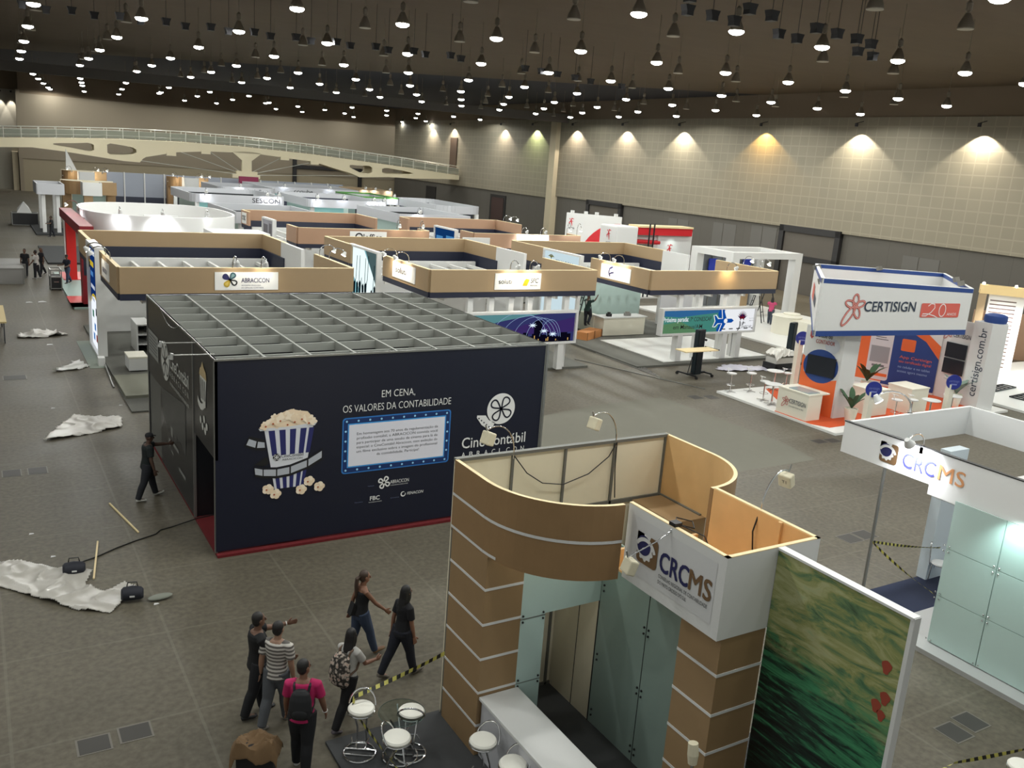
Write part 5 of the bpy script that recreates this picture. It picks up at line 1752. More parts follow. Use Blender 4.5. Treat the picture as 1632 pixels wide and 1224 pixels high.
for sx, sy in ((.18, .18), (-.18, .18), (.18, -.18), (-.18, -.18)):
    MB().cyl((sx, sy, 0), (sx * .85, sy * .85, .45), .013, 6).build('leg', CHROME, ch)
MB().tube([(-.18, -.2, .45), (-.19, -.24, .9), (-.1, -.26, .95), (.1, -.26, .95), (.19, -.24, .9), (.18, -.2, .45)], .013, 6).build('backrest', CHROME, ch)

# ================================================================ big white portal stand, by the wall
pt = thing('exhibition_stand', 'white open cube-framed stand with glass and blue panels near the wall', 'stand', (44.5, 43.8, 0), world=True)
PX0, PX1, PY0, PY1, PZ = 41.7, 48.1, 41.95, 45.9, 4.2
MB().box(37.5, 48.3, 31.4, 46.2, 0, .1).build('platform', WHITEF, pt)
w = .62
for x, y in ((PX0, PY0), (PX1 - w, PY0), (PX0, PY1 - w), (PX1 - w, PY1 - w)):
    MB().box(x, x + w, y, y + w, .1, PZ).build('post', WHITE, pt)
for b in ((PX0 + w, PX1 - w, PY0, PY0 + w), (PX0 + w, PX1 - w, PY1 - w, PY1), (PX0, PX0 + w, PY0 + w, PY1 - w), (PX1 - w, PX1, PY0 + w, PY1 - w)):
    MB().box(*b, PZ - .4, PZ).build('beam', WHITE, pt)
m = MB()
m.use(0).box(PX0 + w, PX1 - w, PY1 - .2, PY1 - .15, .1, PZ - .4)
for i in range(6):
    x = PX0 + w + .2 + i * (PX1 - PX0 - 2 * w - .4) / 5
    m.use(1).box(x - .03, x + .03, PY1 - .26, PY1 - .14, .1, PZ - .4)
m.build('glass_wall', [mat('grey_glass_wall', (120, 124, 128), .2), ALU], pt)
for x in (46.2, 43.0):
    MB().box(x, x + .7, PY1 - .5, PY1 - .4, 1.6, 3.4).build('blue_panel', mat('royal_blue_panel', (44, 62, 170), .5), pt)
MB().box(44.4, 46.2, 44.6, 44.7, .1, 1.3).build('tan_panel', TAN, pt)
rc = thing('reception_counter', 'round-ended ivory reception counter on the white floor by the tall portal stand', 'counter', (41.2, 35.6, .1), world=True)
MB().lathe((41.2, 36.4, .1), [(.85, 0), (.85, 1.0), (.88, 1.0), (.88, 1.05), (.001, 1.05)], 26).build('round_end', IVORY, rc, smooth=True)
MB().box(40.8, 42.0, 33.9, 35.7, .1, 1.05).build('body', IVORY, rc)
MB().lathe((41.9, 36.7, .9), [(.5, 0), (.5, .32), (.001, .32)], 22).build('upper_shelf', IVORY, rc, smooth=True)

# ================================================================ red and white stand
ft = thing('exhibition_stand', 'white stand with red arc, red beam and a dancing red figure mark, against the wall', 'stand', (42, 54, 0), world=True)
FRED = mat('stand_red', (196, 30, 40), .5)
MB().box(38, 47, 49.5, 63, 0, .1).build('platform', WHITEF, ft)
def fmark(F, a, b, s, parent):
    q = MB()
    F.ribbon(q.use(0), [(a + .3 * s, b + .9 * s), (a, b + .98 * s), (a - .12 * s, b + .75 * s), (a - .02 * s, b + .4 * s), (a + .06 * s, b)], [.05 * s, .14 * s, .16 * s, .15 * s, .05 * s], .012)
    F.ribbon(q.use(0), [(a - .3 * s, b + .2 * s), (a - .34 * s, b + .42 * s), (a - .12 * s, b + .62 * s), (a + .2 * s, b + .6 * s)], [.05 * s, .13 * s, .13 * s, .05 * s], .013)
    F.disc(q.use(0), a - .3 * s, b + .9 * s, .07 * s, .012, 10)
    F.text(q.use(1), 'FORTES', a - .38 * s, b - .42 * s, .2 * s, .8 * s, .012, .03)
    return q.build('red_figure_mark', [FRED, INK], parent)
A, B = Vector((43.1, 63.2, 0)), Vector((46.4, 59.9, 0))
u = (B - A).normalized()
wl = MB().wall(A, B, .3, .1, 5.0).build('back_wall', WHITE, ft)
F = Face(A + Vector((u.y, -u.x, 0)) * .16, u)
fmark(F, .5, 3.95, .62, wl)
q = MB()
F.poly(q, [(4.6, 0), (4.6, 4.45)] + [(4.6 - 3.6 * math.sin(t), 4.45 * math.cos(t)) for t in [math.pi / 2 * i / 12 for i in range(1, 13)]], .01)
q.build('red_arc', FRED, wl)
for t in (.1, .35, .55, .9):
    p = A + u * (4.6 * t)
    MB().box(p.x - .12, p.x + .12, p.y - .12, p.y + .12, 5.0, 5.22).build('floodlight', WHITE, ft)
bl = MB().box(38.4, 40.3, 50.0, 52.0, .1, 5.0).build('white_block', WHITE, ft, bevel=.1)
F = Face((38.4, 52.0, 0), (1, -.52, 0))
F = Face((38.39, 51.9, 0), (0, -1, 0))
fmark(F, 1.05, 4.0, .7, bl)
bm = MB().box(40.3, 45.3, 50.0, 51.0, 4.45, 4.98)
bm.build('red_beam', FRED, ft)
MB().box(40.3, 45.3, 49.9, 51.2, 4.98, 5.1).build('top_edge', PINE, ft)
MB().cyl((39.5, 50.4, 4.0), (42.6, 50.4, 3.9), .16, 12).build('red_tube', FRED, ft)
MB().box(38.6, 42.4, 50.5, 50.8, 4.05, 4.25).build('white_beam', WHITE, ft)
pn = MB().prism([(42.4, .1), (45.6, .1), (45.6, 4.5)] + [(45.2 + .4 * math.cos(t), 4.6 + .4 * math.sin(t)) for t in [math.pi / 2 * i / 5 for i in range(6)]] + [(42.4, 4.4)], lambda a, b, h: (a, h, b), 50.3, 50.9).build('end_panel', WHITE, ft)
F = Face((42.4, 50.29, 0), (1, 0, 0))
fmark(F, 1.2, 3.1, .7, pn)
spot('lamp_light', (43.6, 49.6, 4.4), (43.6, 50.3, 3.2), 20, 100, ft, .8, (.85, 1, .95), .05)
for x in (40.9, 41.3):
    MB().box(x, x + .06, 49.5, 49.6, .1, 5.3).build('upright', DKST, ft)

# ================================================================ brightly lit stand with slatted wall, at the edge of the frame
sl = thing('exhibition_stand', 'bright white stand with a horizontally slatted lit wall and tan portal', 'stand', (44, 25, 0), world=True)
MB().box(38.0, 50.0, 13.0, 26.9, 0, .1).build('platform', WHITEF, sl)
MB().box(38.0, 50.0, 12.9, 13.0, 0, .3).build('step_edge', mat('grey_step', (150, 150, 150), .6), sl)
A, B = Vector((44.85, 26.65, 0)), Vector((45.95, 25.4, 0))
wl = MB().wall(A, B, .1, .1, 4.0).build('slat_wall', mat('lit_white_wall', (240, 236, 232), .5), sl)
u = (B - A).normalized()
F = Face(A + Vector((u.y, -u.x, 0)) * .055, u)
q = MB()
for i in range(18):
    F.slab(q, .08, 1.3, .25 + i * .2, .31 + i * .2, .0, .01)
q.build('dark_slot', mat('slot_brown', (110, 90, 84), .7), wl)
MB().wall((44.5, 27.0), (44.7, 26.7), .4, .1, 4.2).build('portal_post', TAN, sl)
MB().wall((44.5, 27.0), (48.5, 22.0), .5, 4.0, 4.45).build('portal_beam', mat('lit_tan_board', (226, 196, 140), .5), sl)  # paler than the post: lamplight put into the beam's colour
MB().wall((46.0, 24.4), (46.6, 19.0), .12, .1, 4.2).build('cyan_wall', mat('pale_cyan_wall', (206, 232, 232), .5), sl)
MB().wall((48.5, 29.5), (51.5, 26.5), .1, 0, 2.6).build('tan_screen', PINKT, sl)
for k in range(3):
    spot('lamp_light', (44.0 + k * .9, 25.2 - k * 1.4, 4.0), (45.0 + k * .5, 25.6 - k * 1.6, .5), 400, 120, sl, .8, (1, .98, .95), .2)
for k in range(5):
    p = Vector((44.6, 26.9, 4.5)).lerp(Vector((48.3, 22.2, 4.5)), k / 4)
    MB().ball(p, .07, 8, 5).build('bulb', BULB, sl)
for (x, y, lab) in ((41.2, 23.1, 'black metal trestle frame lying on the bright white floor, by the cyan wall'), (40.9, 21.6, 'second black metal frame lying on the bright white floor')):
    rt = thing('trestle', lab, 'frame', (x, y, .1), .1)
    m = MB()
    m.bar((-1, -.3, .04), (1, -.3, .04), .06, .06).bar((-1, .3, .04), (1, .3, .04), .06, .06)
    m.build('rail', DKST, rt)
    for i in range(6):
        MB().bar((-1 + .4 * i, -.3, .04), (-1 + .4 * i, .3, .04), .05, .05).build('rung', DKST, rt)
# ================================================================ open side of the hall
ra = thing('exhibition_stand', 'stand entrance with two red pillars, a red beam and a pale green floor', 'stand', (5.2, 55, 0), world=True)
DRED = mat('dark_red_paint', (128, 22, 32), .5)
TEALF = mat('pale_teal_floor', (158, 180, 172), .5, var=.05, scale=2)
MB().box(4.2, 6.6, 49.2, 62, 0, .1).build('platform', TEALF, ra)
for x0, x1, y0, y1 in ((4.12, 5.0, 49.3, 52.6), (4.12, 6.35, 49.3, 50.5), (4.5, 5.9, 58.6, 61.9)):
    MB().box(x0, x1, y0, y1, .1, .13).build('red_floor_strip', RED, ra)
MB().box(4.7, 5.15, 50.0, 50.9, .13, 3.9).build('pillar', DRED, ra)
MB().box(4.75, 5.25, 58.7, 59.4, .13, 3.6).build('pillar', RED, ra)
MB().box(4.65, 5.3, 49.9, 61.5, 3.6, 4.1).build('beam', DRED, ra)
MB().box(4.9, 5.2, 62.1, 62.4, .1, 4.0).build('post', WHITE, ra)

ov = thing('exhibition_stand', 'bright white stand with an oval fascia glaring under its lamps, past the red pillars', 'stand', (9.5, 58, 0), world=True)
m = MB()
cx, cy, rx, ry = 9.7, 58.3, 4.3, 5.3
prof = [(cx + rx * math.copysign(abs(math.cos(t)) ** .75, math.cos(t)), cy + ry * math.copysign(abs(math.sin(t)) ** .75, math.sin(t))) for t in [2 * math.pi * k / 48 for k in range(48)]]
vs = [(x, y, z) for z in (2.9, 4.42) for x, y in prof] + [(cx + (x - cx) * .97, cy + (y - cy) * .97, z) for z in (2.9, 4.42) for x, y in prof]
fs = []
for i in range(48):
    j = (i + 1) % 48
    fs += [(i, j, 48 + j, 48 + i), (96 + i, 144 + i, 144 + j, 96 + j), (48 + i, 48 + j, 144 + j, 144 + i), (i, 96 + i, 96 + j, j)]
m.mesh(vs, fs)
m.build('oval_fascia', SIGNW, ov, smooth=True)
MB().box(8.2, 10.0, 53.25, 53.36, 3.1, 4.5).build('sign_plate', SIGNW, ov)
MB().box(6.7, 13.6, 52.9, 63.4, 0, .1).build('platform', WHITEF, ov)
for x, y in ((6.2, 55), (13, 55), (6.2, 61.5), (13, 61.5)):
    MB().box(x - .2, x + .2, y - .2, y + .2, .1, 2.95).build('pillar', WHITE, ov)
for x in (7.0, 9.1, 11.6):
    arm_lamp(ov, (x, 53.2 + (.6 if abs(x - 9.3) > 2 else 0), 4.42), (0, -1), power=260 if x == 9.1 else 70, down=.7, col=(.97, .97, 1))
arm_lamp(ov, (5.3, 57, 4.42), (-1, 0), power=40, col=(.97, .97, 1))
MB().box(11.0, 14.0, 49.0, 51.5, .1, 4.0).build('white_room', WHITE, ov)

# road cases, trolley, tables, boxes along the aisle
GREYBOX = mat('grey_translucent_case', (132, 130, 126), .5)
def crate(name, label, cat, x0, x1, y0, y1, z0, z1, m, edge=None):
    rt = thing(name, label, cat, ((x0 + x1) / 2, (y0 + y1) / 2, z0), world=True)
    MB().box(x0, x1, y0, y1, z0, z1).build('body', m, rt, bevel=.01)
    e = MB()
    for x in (x0, x1):
        for y in (y0, y1):
            e.bar((x, y, z0), (x, y, z1), .05, .05)
    for z in (z0 + .02, z1 - .02):
        e.bar((x0, y0, z), (x1, y0, z), .05, .05).bar((x0, y0, z), (x0, y1, z), .05, .05).bar((x1, y0, z), (x1, y1, z), .05, .05)
    e.build('edging', edge or ALU, rt)
    return rt
crate('road_case', 'long grey road case lying beside the group of three people', 'case', 1.1, 2.4, 57.8, 59.2, 0, .9, GREYBOX)
crate('road_case', 'grey road case behind another grey case by the group of three people', 'case', 1.3, 2.6, 60.0, 63.0, 0, .8, GREYBOX)
crate('road_case', 'black case far down the open aisle with white wrapping on top', 'case', 3.2, 5.3, 93, 94.5, .0, 1.1, BLACK)
m = MB()
m.mesh([(3.6, 93.2, 1.1), (4.8, 93.1, 1.1), (4.7, 94.2, 1.1), (3.8, 94.3, 1.1), (4.2, 93.6, 2.1), (3.7, 93.8, 1.5), (4.6, 93.7, 1.6)], [(0, 1, 4), (1, 2, 6), (6, 4, 1), (2, 3, 4), (2, 4, 6), (3, 0, 5), (0, 4, 5), (3, 5, 4)])
tag(m.build('wrapping_sheet', WHITE), 'crumpled white sheet on top of the black case far down the aisle', 'sheet')
ct = thing('flight_case', 'black flight case in a silver cage trolley near the red pillars', 'case', (3.88, 55.9, 0), world=True)
MB().box(3.62, 4.12, 55.4, 56.4, .12, .72).build('body', BLACK, ct)
m = MB()
for x in (3.6, 4.14):
    for y in (55.36, 56.44):
        m.bar((x, y, .06), (x, y, 1.15), .05, .05)
for z in (.1, .74, 1.13):
    m.bar((3.6, 55.36, z), (4.14, 55.36, z), .05, .05).bar((3.6, 56.44, z), (4.14, 56.44, z), .05, .05).bar((3.6, 55.36, z), (3.6, 56.44, z), .05, .05).bar((4.14, 55.36, z), (4.14, 56.44, z), .05, .05)
m.build('cage', ALU, ct)
for x in (3.66, 4.08):
    for y in (55.45, 56.35):
        MB().cyl((x - .03, y, .06), (x + .03, y, .06), .06, 10).build('wheel', BLACK, ct)
MB().box(3.75, 4.0, 55.33, 55.36, .45, .5).build('handle', CHROME, ct)
tb = thing('trestle_table', 'plywood-topped work table on thin dark legs at the edge of the aisle', 'table', (.75, 44, 0), world=True)
MB().box(-.2, 1.0, 41.6, 45.6, .84, .9).build('tabletop', mat('raw_table_top', (190, 170, 120), .6), tb)
for x in (.1, .9):
    for y in (41.8, 45.3):
        m = MB()
        m.bar((x, y - .25, 0), (x, y, .84), .04, .04).bar((x, y + .25, 0), (x, y, .84), .04, .04)
        m.build('leg', DKST, tb)
# first stand's loose pieces behind the cinema booth
mq = MB().box(4.1, 12.3, 30.0, 33.0, 0, .05)
tag(mq.build('carpet_mat', GREYC), 'grey carpet strip lying in front of the ABRACICON stand platform', 'carpet')
tag(MB().box(4.14, 6.0, 31.6, 34.6, .05, .15).build('floor_slab', mat('grey_green_slab', (112, 112, 98), .7)), 'raised grey-green floor slab beside the white crate and dark cinema booth', 'slab')
cr = thing('storage_box', 'plain white box on the platform behind the dark cinema booth', 'box', (5.05, 35.6, .1), world=True)
MB().box(4.75, 5.4, 35.1, 36.1, .15, .62).build('body', WHITE, cr, bevel=.01)
MB().box(4.73, 5.42, 35.08, 36.12, .62, .68).build('lid', IVORY, cr)
sh = thing('display_shelf', 'small white shelf unit with open compartments behind the dark cinema booth', 'shelf', (5.8, 39, .1), world=True)
m = MB()
m.box(5.5, 5.55, 38.2, 39.8, .1, 1.3).box(6.0, 6.05, 38.2, 39.8, .1, 1.3).box(5.55, 6.0, 39.75, 39.8, .1, 1.3).box(5.55, 6.0, 38.2, 39.8, 1.25, 1.3)
m.build('body', WHITE, sh)
for z in (.45, .85):
    MB().box(5.55, 6.0, 38.2, 39.75, z, z + .04).build('shelf_board', WHITE, sh)
for i, x in enumerate((6.3, 6.65, 6.95)):
    tag(MB().box(x, x + .1, 37.6 + .1 * i, 38.2 + .1 * i, .1, 3.0).build('white_plank', WHITE), 'upright white plank leaning behind the dark cinema booth by the shelf unit', 'plank', 'white planks behind the cinema booth')
tag(MB().box(3.88, 4.12, 36.7, 37.1, 0, .32).build('carton', WHITE), 'small white carton on the floor by the tall blue banner box', 'box')
tag(MB().cyl((4.1, 36.6, .08), (3.98, 33.3, .03), .035, 7).build('roller_pole', ALU), 'thin metal pole lying on the floor near the small white carton', 'pole')
tag(MB().box(3.55, 4.15, 36.4, 41.5, 0, .012).build('carpet_strip', mat('pale_teal_carpet', (134, 142, 132), .9)), 'pale greenish carpet strip along the foot of the tall blue banner box', 'carpet')
# dark platforms along the aisle, further down
for x0, x1, y0, y1, lab in ((4.2, 7.0, 66.3, 76, 'dark low platform along the open aisle past the red pillars'), (4.6, 7.4, 84.5, 96, 'dark low platform far down the open aisle under the stand posts')):
    tag(MB().box(x0, x1, y0, y1, 0, .12).build('low_platform', DGREYC), lab, 'platform')

# ================================================================ white stands further back
def far_stand(x0, x1, y0, y1, label, m=None, lit=(), round_=0, zb=3.72, zt=4.42, panels=True, text=None, trim=None, tx=(.7, .25), floor=WHITEF, inner=None):
    rt = thing('exhibition_stand', label, 'stand', ((x0 + x1) / 2, (y0 + y1) / 2, 0), world=True)
    m = m or mat('grey_white_fascia', (186, 187, 192), .5)
    MB().box(x0, x1, y0, y1, 0, .1).build('platform', floor, rt)
    r = round_
    cs_ = [(x0 + r, y0), (x1 - r, y0)]
    pts = []
    for cx, cy, a in ((x1 - r, y0 + r, -90), (x1 - r, y1 - r, 0), (x0 + r, y1 - r, 90), (x0 + r, y0 + r, 180)):
        pts += arc(cx, cy, r, a, a + 90, 6) if r else [(cx, cy)]
    g = MB()
    for i in range(len(pts)):
        g.wall(pts[i], pts[(i + 1) % len(pts)], .12, zb, zt)
    o = g.build('fascia', m, rt)
    if trim:
        g = MB()
        for i in range(len(pts)):
            g.wall(pts[i], pts[(i + 1) % len(pts)], .14, zt - .12, zt + .02)
        g.build('trim_band', trim, o)
    for x in (x0 + .3, x1 - .6):
        for y in (y0 + .3, y1 - .6):
            MB().box(x, x + .3, y, y + .3, .1, zb).build('pillar', WHITE, rt)
    if panels:
        MB().box(x0 + 1, x1 - 2, (y0 + y1) / 2, (y0 + y1) / 2 + .1, .1, zb).build('partition', inner or GLASSP, rt)
        MB().box(x0 + .5, x0 + .56, y0 + 1, y1 - 2, .1, zb).build('partition', inner or GLASSP, rt)
    if panels:
        MB().box(x0 + .3, x1 - .3, y1 - .5, y1 - .42, .1, zb + .3).build('back_wall', NAVY if (int(x0 * 3) % 2) else DKST, rt)
        MB().box(x0 + .6, x0 + (x1 - x0) * .45, y0 + .5, y0 + .56, .1, zb).build('front_panel', mat('cyan_lit_panel', (150, 206, 206), .3), rt)
        MB().box(x0 + (x1 - x0) * .62, x1 - .6, y0 + .9, y0 + .96, .1, zb).build('front_panel', mat('dark_panel', (52, 56, 66), .5), rt)
    F = Face((x0, y0 - .065, 0), (1, 0, 0))
    if text:
        F.text(q := MB(), text, (x1 - x0) * tx[0], zb + .15, .38, (x1 - x0) * tx[1], .012, .01)
        q.build('lettering', INK, o)
    for (a, p) in lit:
        arm_lamp(rt, (x0 + a, y0, zt), (0, -1), power=p, rise=.5, reach=.6, down=.5, col=(.97, .97, 1), light=p > 0, lit=True, head=.15)
    return rt
far_stand(15.6, 23.4, 77, 87, 'white stand with a lit sign and rounded corners behind the eloffice stand', lit=((1, 30), (6, 60), (7, 60)), round_=1.2, text='SESCON', tx=(.62, .3))
far_stand(25.2, 32.6, 76.5, 86.5, 'white stand with a glaring lit sign, in line with the cream bridge strut', lit=((.6, 30), (3, 0), (5.8, 60), (6.8, 60)), round_=.8, text='omie', tx=(.68, .26))
far_stand(26.8, 37.2, 96, 105, 'long white fascia stand far back in front of the dark magenta panel', text='conube', tx=(.3, .2), lit=((2, 0), (7, 0)))
far_stand(20.9, 26.5, 91, 99, 'white stand lettered in thin grey letters near the cream bridge hanger', text='AnMadeSp', tx=(.3, .5), lit=((2, 20),), round_=.6)
far_stand(33.2, 37.0, 84.5, 92, 'small white stand trimmed in bright green far down the hall', lit=((3.2, 30),), trim=mat('leaf_green_trim', (70, 140, 50), .5), text='tron', tx=(.3, .3))
far_stand(37.2, 41.6, 75, 86.5, 'white rounded stand far back by the dark red-brown wall door', round_=1.4, inner=mat('leaf_green_wall', (60, 120, 50), .5))
far_stand(38.3, 42.6, 99, 105, 'tan stand with a lit cyan sign under the end of the footbridge', m=TAN, lit=((.8, 40), (2, 40), (3.8, 60)))
far_stand(27.5, 33.5, 62.5, 71, 'white stand with dark openings behind the brightly lit second row stand', lit=((1.5, 40),), panels=True)
far_stand(16.0, 22.5, 64.5, 73, 'white stand with a grey lettered wall right behind the eloffice stand', text='SC', tx=(.1, .1), zb=3.2, zt=4.0)
mg = tag(MB().box(26.8, 29.0, 106.5, 106.8, 0, 4.9).build('wall_panel', mat('magenta_panel', (136, 26, 70), .5)), 'dark magenta upright panel far down the hall beside the bridge hanger', 'panel')
# grey-blue shell-scheme walls in the far field
GB = mat('grey_blue_panel', (150, 156, 168), .5)
for i in range(8):
    x = 12.9 + i * 2.1
    rt = thing('shell_booth_wall', 'grey-blue shell booth wall with white posts and navy skirting, far down the hall', 'wall', (x, 109.5, 0), group='grey-blue shell walls far down the hall', world=True)
    MB().box(x, x + 1.95, 109.5, 109.6, 1.3, 4.5).build('panel', GB, rt)
    MB().box(x, x + 1.95, 109.42, 109.5, 0, 1.9).build('navy_skirting', NAVY, rt)
    MB().box(x - .12, x, 109.4, 109.65, 0, 4.55).build('post', WHITE, rt)
for i in range(5):
    x = 30.4 + i * 2.1
    rt = thing('shell_booth_wall', 'grey-blue shell booth wall with white posts behind the long white fascia stand', 'wall', (x, 110.5, 0), group='grey-blue shell walls behind the white stand', world=True)
    MB().box(x, x + 1.95, 110.5, 110.6, 1.0, 4.4).build('panel', GB, rt)
    MB().box(x - .12, x, 110.4, 110.65, 0, 4.45).build('post', WHITE, rt)
# board-and-white corner stands like the near one, lit at their tops
def far_crc(x0, y0, label, lamps):
    rt = thing('exhibition_stand', label, 'stand', (x0 + 2.2, y0 + 2, 0), world=True)
    def curve(cx, a0, a1):
        m = MB()
        p = arc(cx, y0 + 1.4, 1.4, a0, a1, 7)
        for i in range(7):
            m.wall(p[i], p[i + 1], .1, 3.3, 4.42)
        return m
    curve(x0 + 1.4, 180, 270).build('curved_fascia', MDFD, rt)
    m = MB().wall((x0 + 1.4, y0), (x0 + 1.45, y0 - 1.4), .08, 3.3, 4.42).wall((x0 + 1.45, y0 - 1.4), (x0 + 2.9, y0 - 1.4), .08, 3.3, 4.42).wall((x0 + 2.9, y0 - 1.4), (x0 + 2.9, y0), .08, 3.3, 4.42)
    m.build('sign_box', WHITE, rt)
    m = MB().wall((x0 + 2.9, y0), (x0 + 4.3, y0 + .2), .1, 3.3, 4.42)
    m.build('fascia', MDF, rt)
    MB().box(x0, x0 + 4.3, y0 + 2.4, y0 + 2.5, .1, 4.42).build('back_wall', CREAM, rt)
    for x in (x0 + .02, x0 + 3.6):
        c = MB().box(x, x + .7, y0 + .9, y0 + 1.9, 0, 3.4).build('column', MDFD, rt)
    MB().box(x0 + 1.5, x0 + 2.2, y0 - 1.35, y0 - .7, 0, 3.3).build('column', MDF, rt)
    MB().box(x0 + .8, x0 + 3.5, y0 + 1.2, y0 + 1.3, .1, 3.3).build('glass_panel', GLASSD, rt)
    MB().box(x0 - .01, x0 + 4.31, y0 + .88, y0 + .9, 3.8, 3.88).build('white_stripe', WHITE, rt)
    for a, p in lamps:
        arm_lamp(rt, (x0 + a, y0 - .5, 4.42), (-1 if a < 2 else 1, -.4), power=p, col=(1, .92, .74), rise=.5, reach=.6, down=.5, head=.14)
far_crc(7.0, 87.5, 'brown and white curved board stand far down the open aisle, unlit', ())
far_crc(8.8, 109, 'tan board stand with lit white sign far down the hall, behind the brown curved one', ((.8, 70), (2.9, 70), (3.8, 40)))
far_crc(19.3, 107.5, 'tan board stand with lit white sign far down the hall, near the bridge hanger', ((.8, 70), (2.9, 70), (3.8, 40)))
far_stand(4.9, 6.9, 85.6, 90, 'tall grey-white stand with thin posts at the far end of the open aisle', zb=3.3, zt=4.2, panels=False, floor=DGREYC)
tag(MB().mesh([(9.3, 112, 0), (10.6, 112, 0), (10.6, 112, 4.0), (9.4, 112, 6.6), (9.3, 112.3, 0), (10.6, 112.3, 0), (10.6, 112.3, 4.0), (9.4, 112.3, 6.6)], [(0, 1, 2, 3), (7, 6, 5, 4), (0, 4, 5, 1), (1, 5, 6, 2), (2, 6, 7, 3), (3, 7, 4, 0)]).build('sail_fin', WHITE), 'pointed white fin rising above the far lit tan board stand', 'fin')
tag(MB().lathe((1.6, 138, 0), [(.25, 0), (.3, .8), (1.0, 1.2), (1.1, 2.4), (.6, 2.6)], 10).build('red_barrel', RED), 'small red object standing alone at the foot of the far end wall', 'barrel')

# ================================================================ material lifts, ladders, boxes near the long lit box
def lift(x, y, rz, label, board=True):
    rt = thing('material_lift', label, 'lift', (x, y, 0), rz)
    m = MB()
    for i in range(4):
        m.box(-.2 + .1 * i, -.12 + .1 * i, -.14, .14, .1, 2.1)
    m.box(-.24, .24, -.1, .1, .1, 2.14)
    m.build('mast', mat('mast_steel', (44, 54, 60), .4, metal=.5), rt)
    m = MB()
    m.bar((-.55, -.45, .14), (-.55, .6, .14), .08, .06).bar((.55, -.45, .14), (.55, .6, .14), .08, .06).bar((-.6, 0, .14), (.6, 0, .14), .1, .08)
    m.build('base_frame', DKST, rt)
    for sx in (-.55, .55):
        for sy in (-.5, .62):
            MB().cyl((sx - .03, sy, .07), (sx + .03, sy, .07), .07, 10).build('caster', BLACK, rt)
    m = MB()
    m.bar((.2, .1, 1.55), (.5, .1, 1.62), .05, .05).bar((.2, .1, 1.0), (.42, .1, 1.02), .06, .05).cyl((.5, .0, 1.62), (.5, .2, 1.62), .05, 8)
    m.cyl((.3, .12, .15), (.4, .12, 1.0), .02, 6).cyl((-.45, .1, .15), (-.25, .1, .9), .02, 6)
    m.build('winch_arm', DKST, rt)
    if board:
        m = MB()
        for sx in (-.3, .3):
            m.bar((sx, -.1, 1.36), (sx, -.9, 1.36), .06, .05)
        m.build('fork', DKST, rt)
    return rt
lift(27.75, 29.3, .15, 'black material lift mast in front of the long aeroplane lightbox')
tag(MB().box(26.0, 27.9, 28.2, 28.9, 1.39, 1.43).build('plywood_board', PINE), 'pale board carried flat on the forks of the black material lift', 'board')
lift(34.5, 30.0, .35, 'black material lift mast by the white platform, near the covered machine', board=False)
cv = thing('covered_machine', 'dark machine under a crumpled white plastic cover beside the lift mast', 'machine', (33.2, 29.4, 0))
m = MB().box(-.7, .7, -.4, .4, .1, .35)
for sx in (-.6, .6):
    m.cyl((sx, -.4, .1), (sx, .4, .1), .12, 10)
m.build('chassis', BLACK, cv)
bm = MB()
n = 14
rr = random.Random(8)
vs = [(-.75 + 1.5 * i / n, -.5 + 1.0 * j / n, .95 - .5 * max(0, abs(i / n - .5) * 2 - .6) - .6 * max(0, abs(j / n - .5) * 2 - .6) + .08 * rr.random()) for j in range(n + 1) for i in range(n + 1)]
bm.mesh(vs, [(j * (n + 1) + i, j * (n + 1) + i + 1, (j + 1) * (n + 1) + i + 1, (j + 1) * (n + 1) + i) for j in range(n) for i in range(n)])
bm.box(-.6, .6, -.35, .35, .3, .62)
PLASTIC = mat('white_plastic_sheet', (214, 212, 204), .35, var=.04, scale=5)
bm.build('plastic_cover', PLASTIC, cv)
def ladder(x, y, z, h, rz, label, mt=DKST):
    rt = thing('step_ladder', label, 'ladder', (x, y, z), rz)
    for sy, w in ((.55, .3), (-.55, .3)):
        for sx in (-w, w):
            MB().bar((sx, sy, 0), (sx * .65, sy * .06, h), .06, .04).build('rail', mt, rt)
    for i in range(1, 7):
        t = i / 7
        for sg in (1, -1):
            if sg == -1 and i % 2:
                continue
            wq = .3 * (1 - .35 * t)
            MB().bar((-wq, sg * .55 * (1 - .94 * t), h * t), (wq, sg * .55 * (1 - .94 * t), h * t), .07, .03).build('step', mt, rt)
    return rt
ladder(28.3, 39.0, .1, 2.6, 1.2, 'dark step ladder with a green-shirted worker on it, by the white counter')
ladder(42.3, 40.0, .1, 2.3, .5, 'dark step ladder on the white floor between the stand and portal post')
ladder(46.6, 43.1, .1, 2.3, .7, 'dark step ladder beside the worker in the pink top')
bxx = thing('timber_box', 'pair of orange-brown timber crates at the foot of the green-shirted worker', 'crate', (27.6, 37.5, 0), .5)
m = MB()
for k in (-.45, .45):
    m.box(k - .43, k + .43, -.35, .35, 0, .5)
m.build('body', mat('orange_timber', (196, 132, 78), .6), bxx)
for k in (-.85, -.02, .02, .85):
    MB().box(k - .03, k + .03, -.37, -.35, 0, .52).build('batten', mat('dark_timber', (140, 92, 52), .6), bxx)
cc = thing('counter', 'long white counter with tools on top beside the green-shirted worker', 'counter', (30, 38, .13), world=True)
MB().box(28.6, 31.4, 37.6, 38.4, .13, 1.08).build('body', IVORY, cc)
MB().box(28.5, 31.5, 37.5, 38.5, 1.08, 1.13).build('counter_top', WHITE, cc)
MB().box(28.5, 29.0, 38.4, 40.0, .13, 1.08).build('return', IVORY, cc)
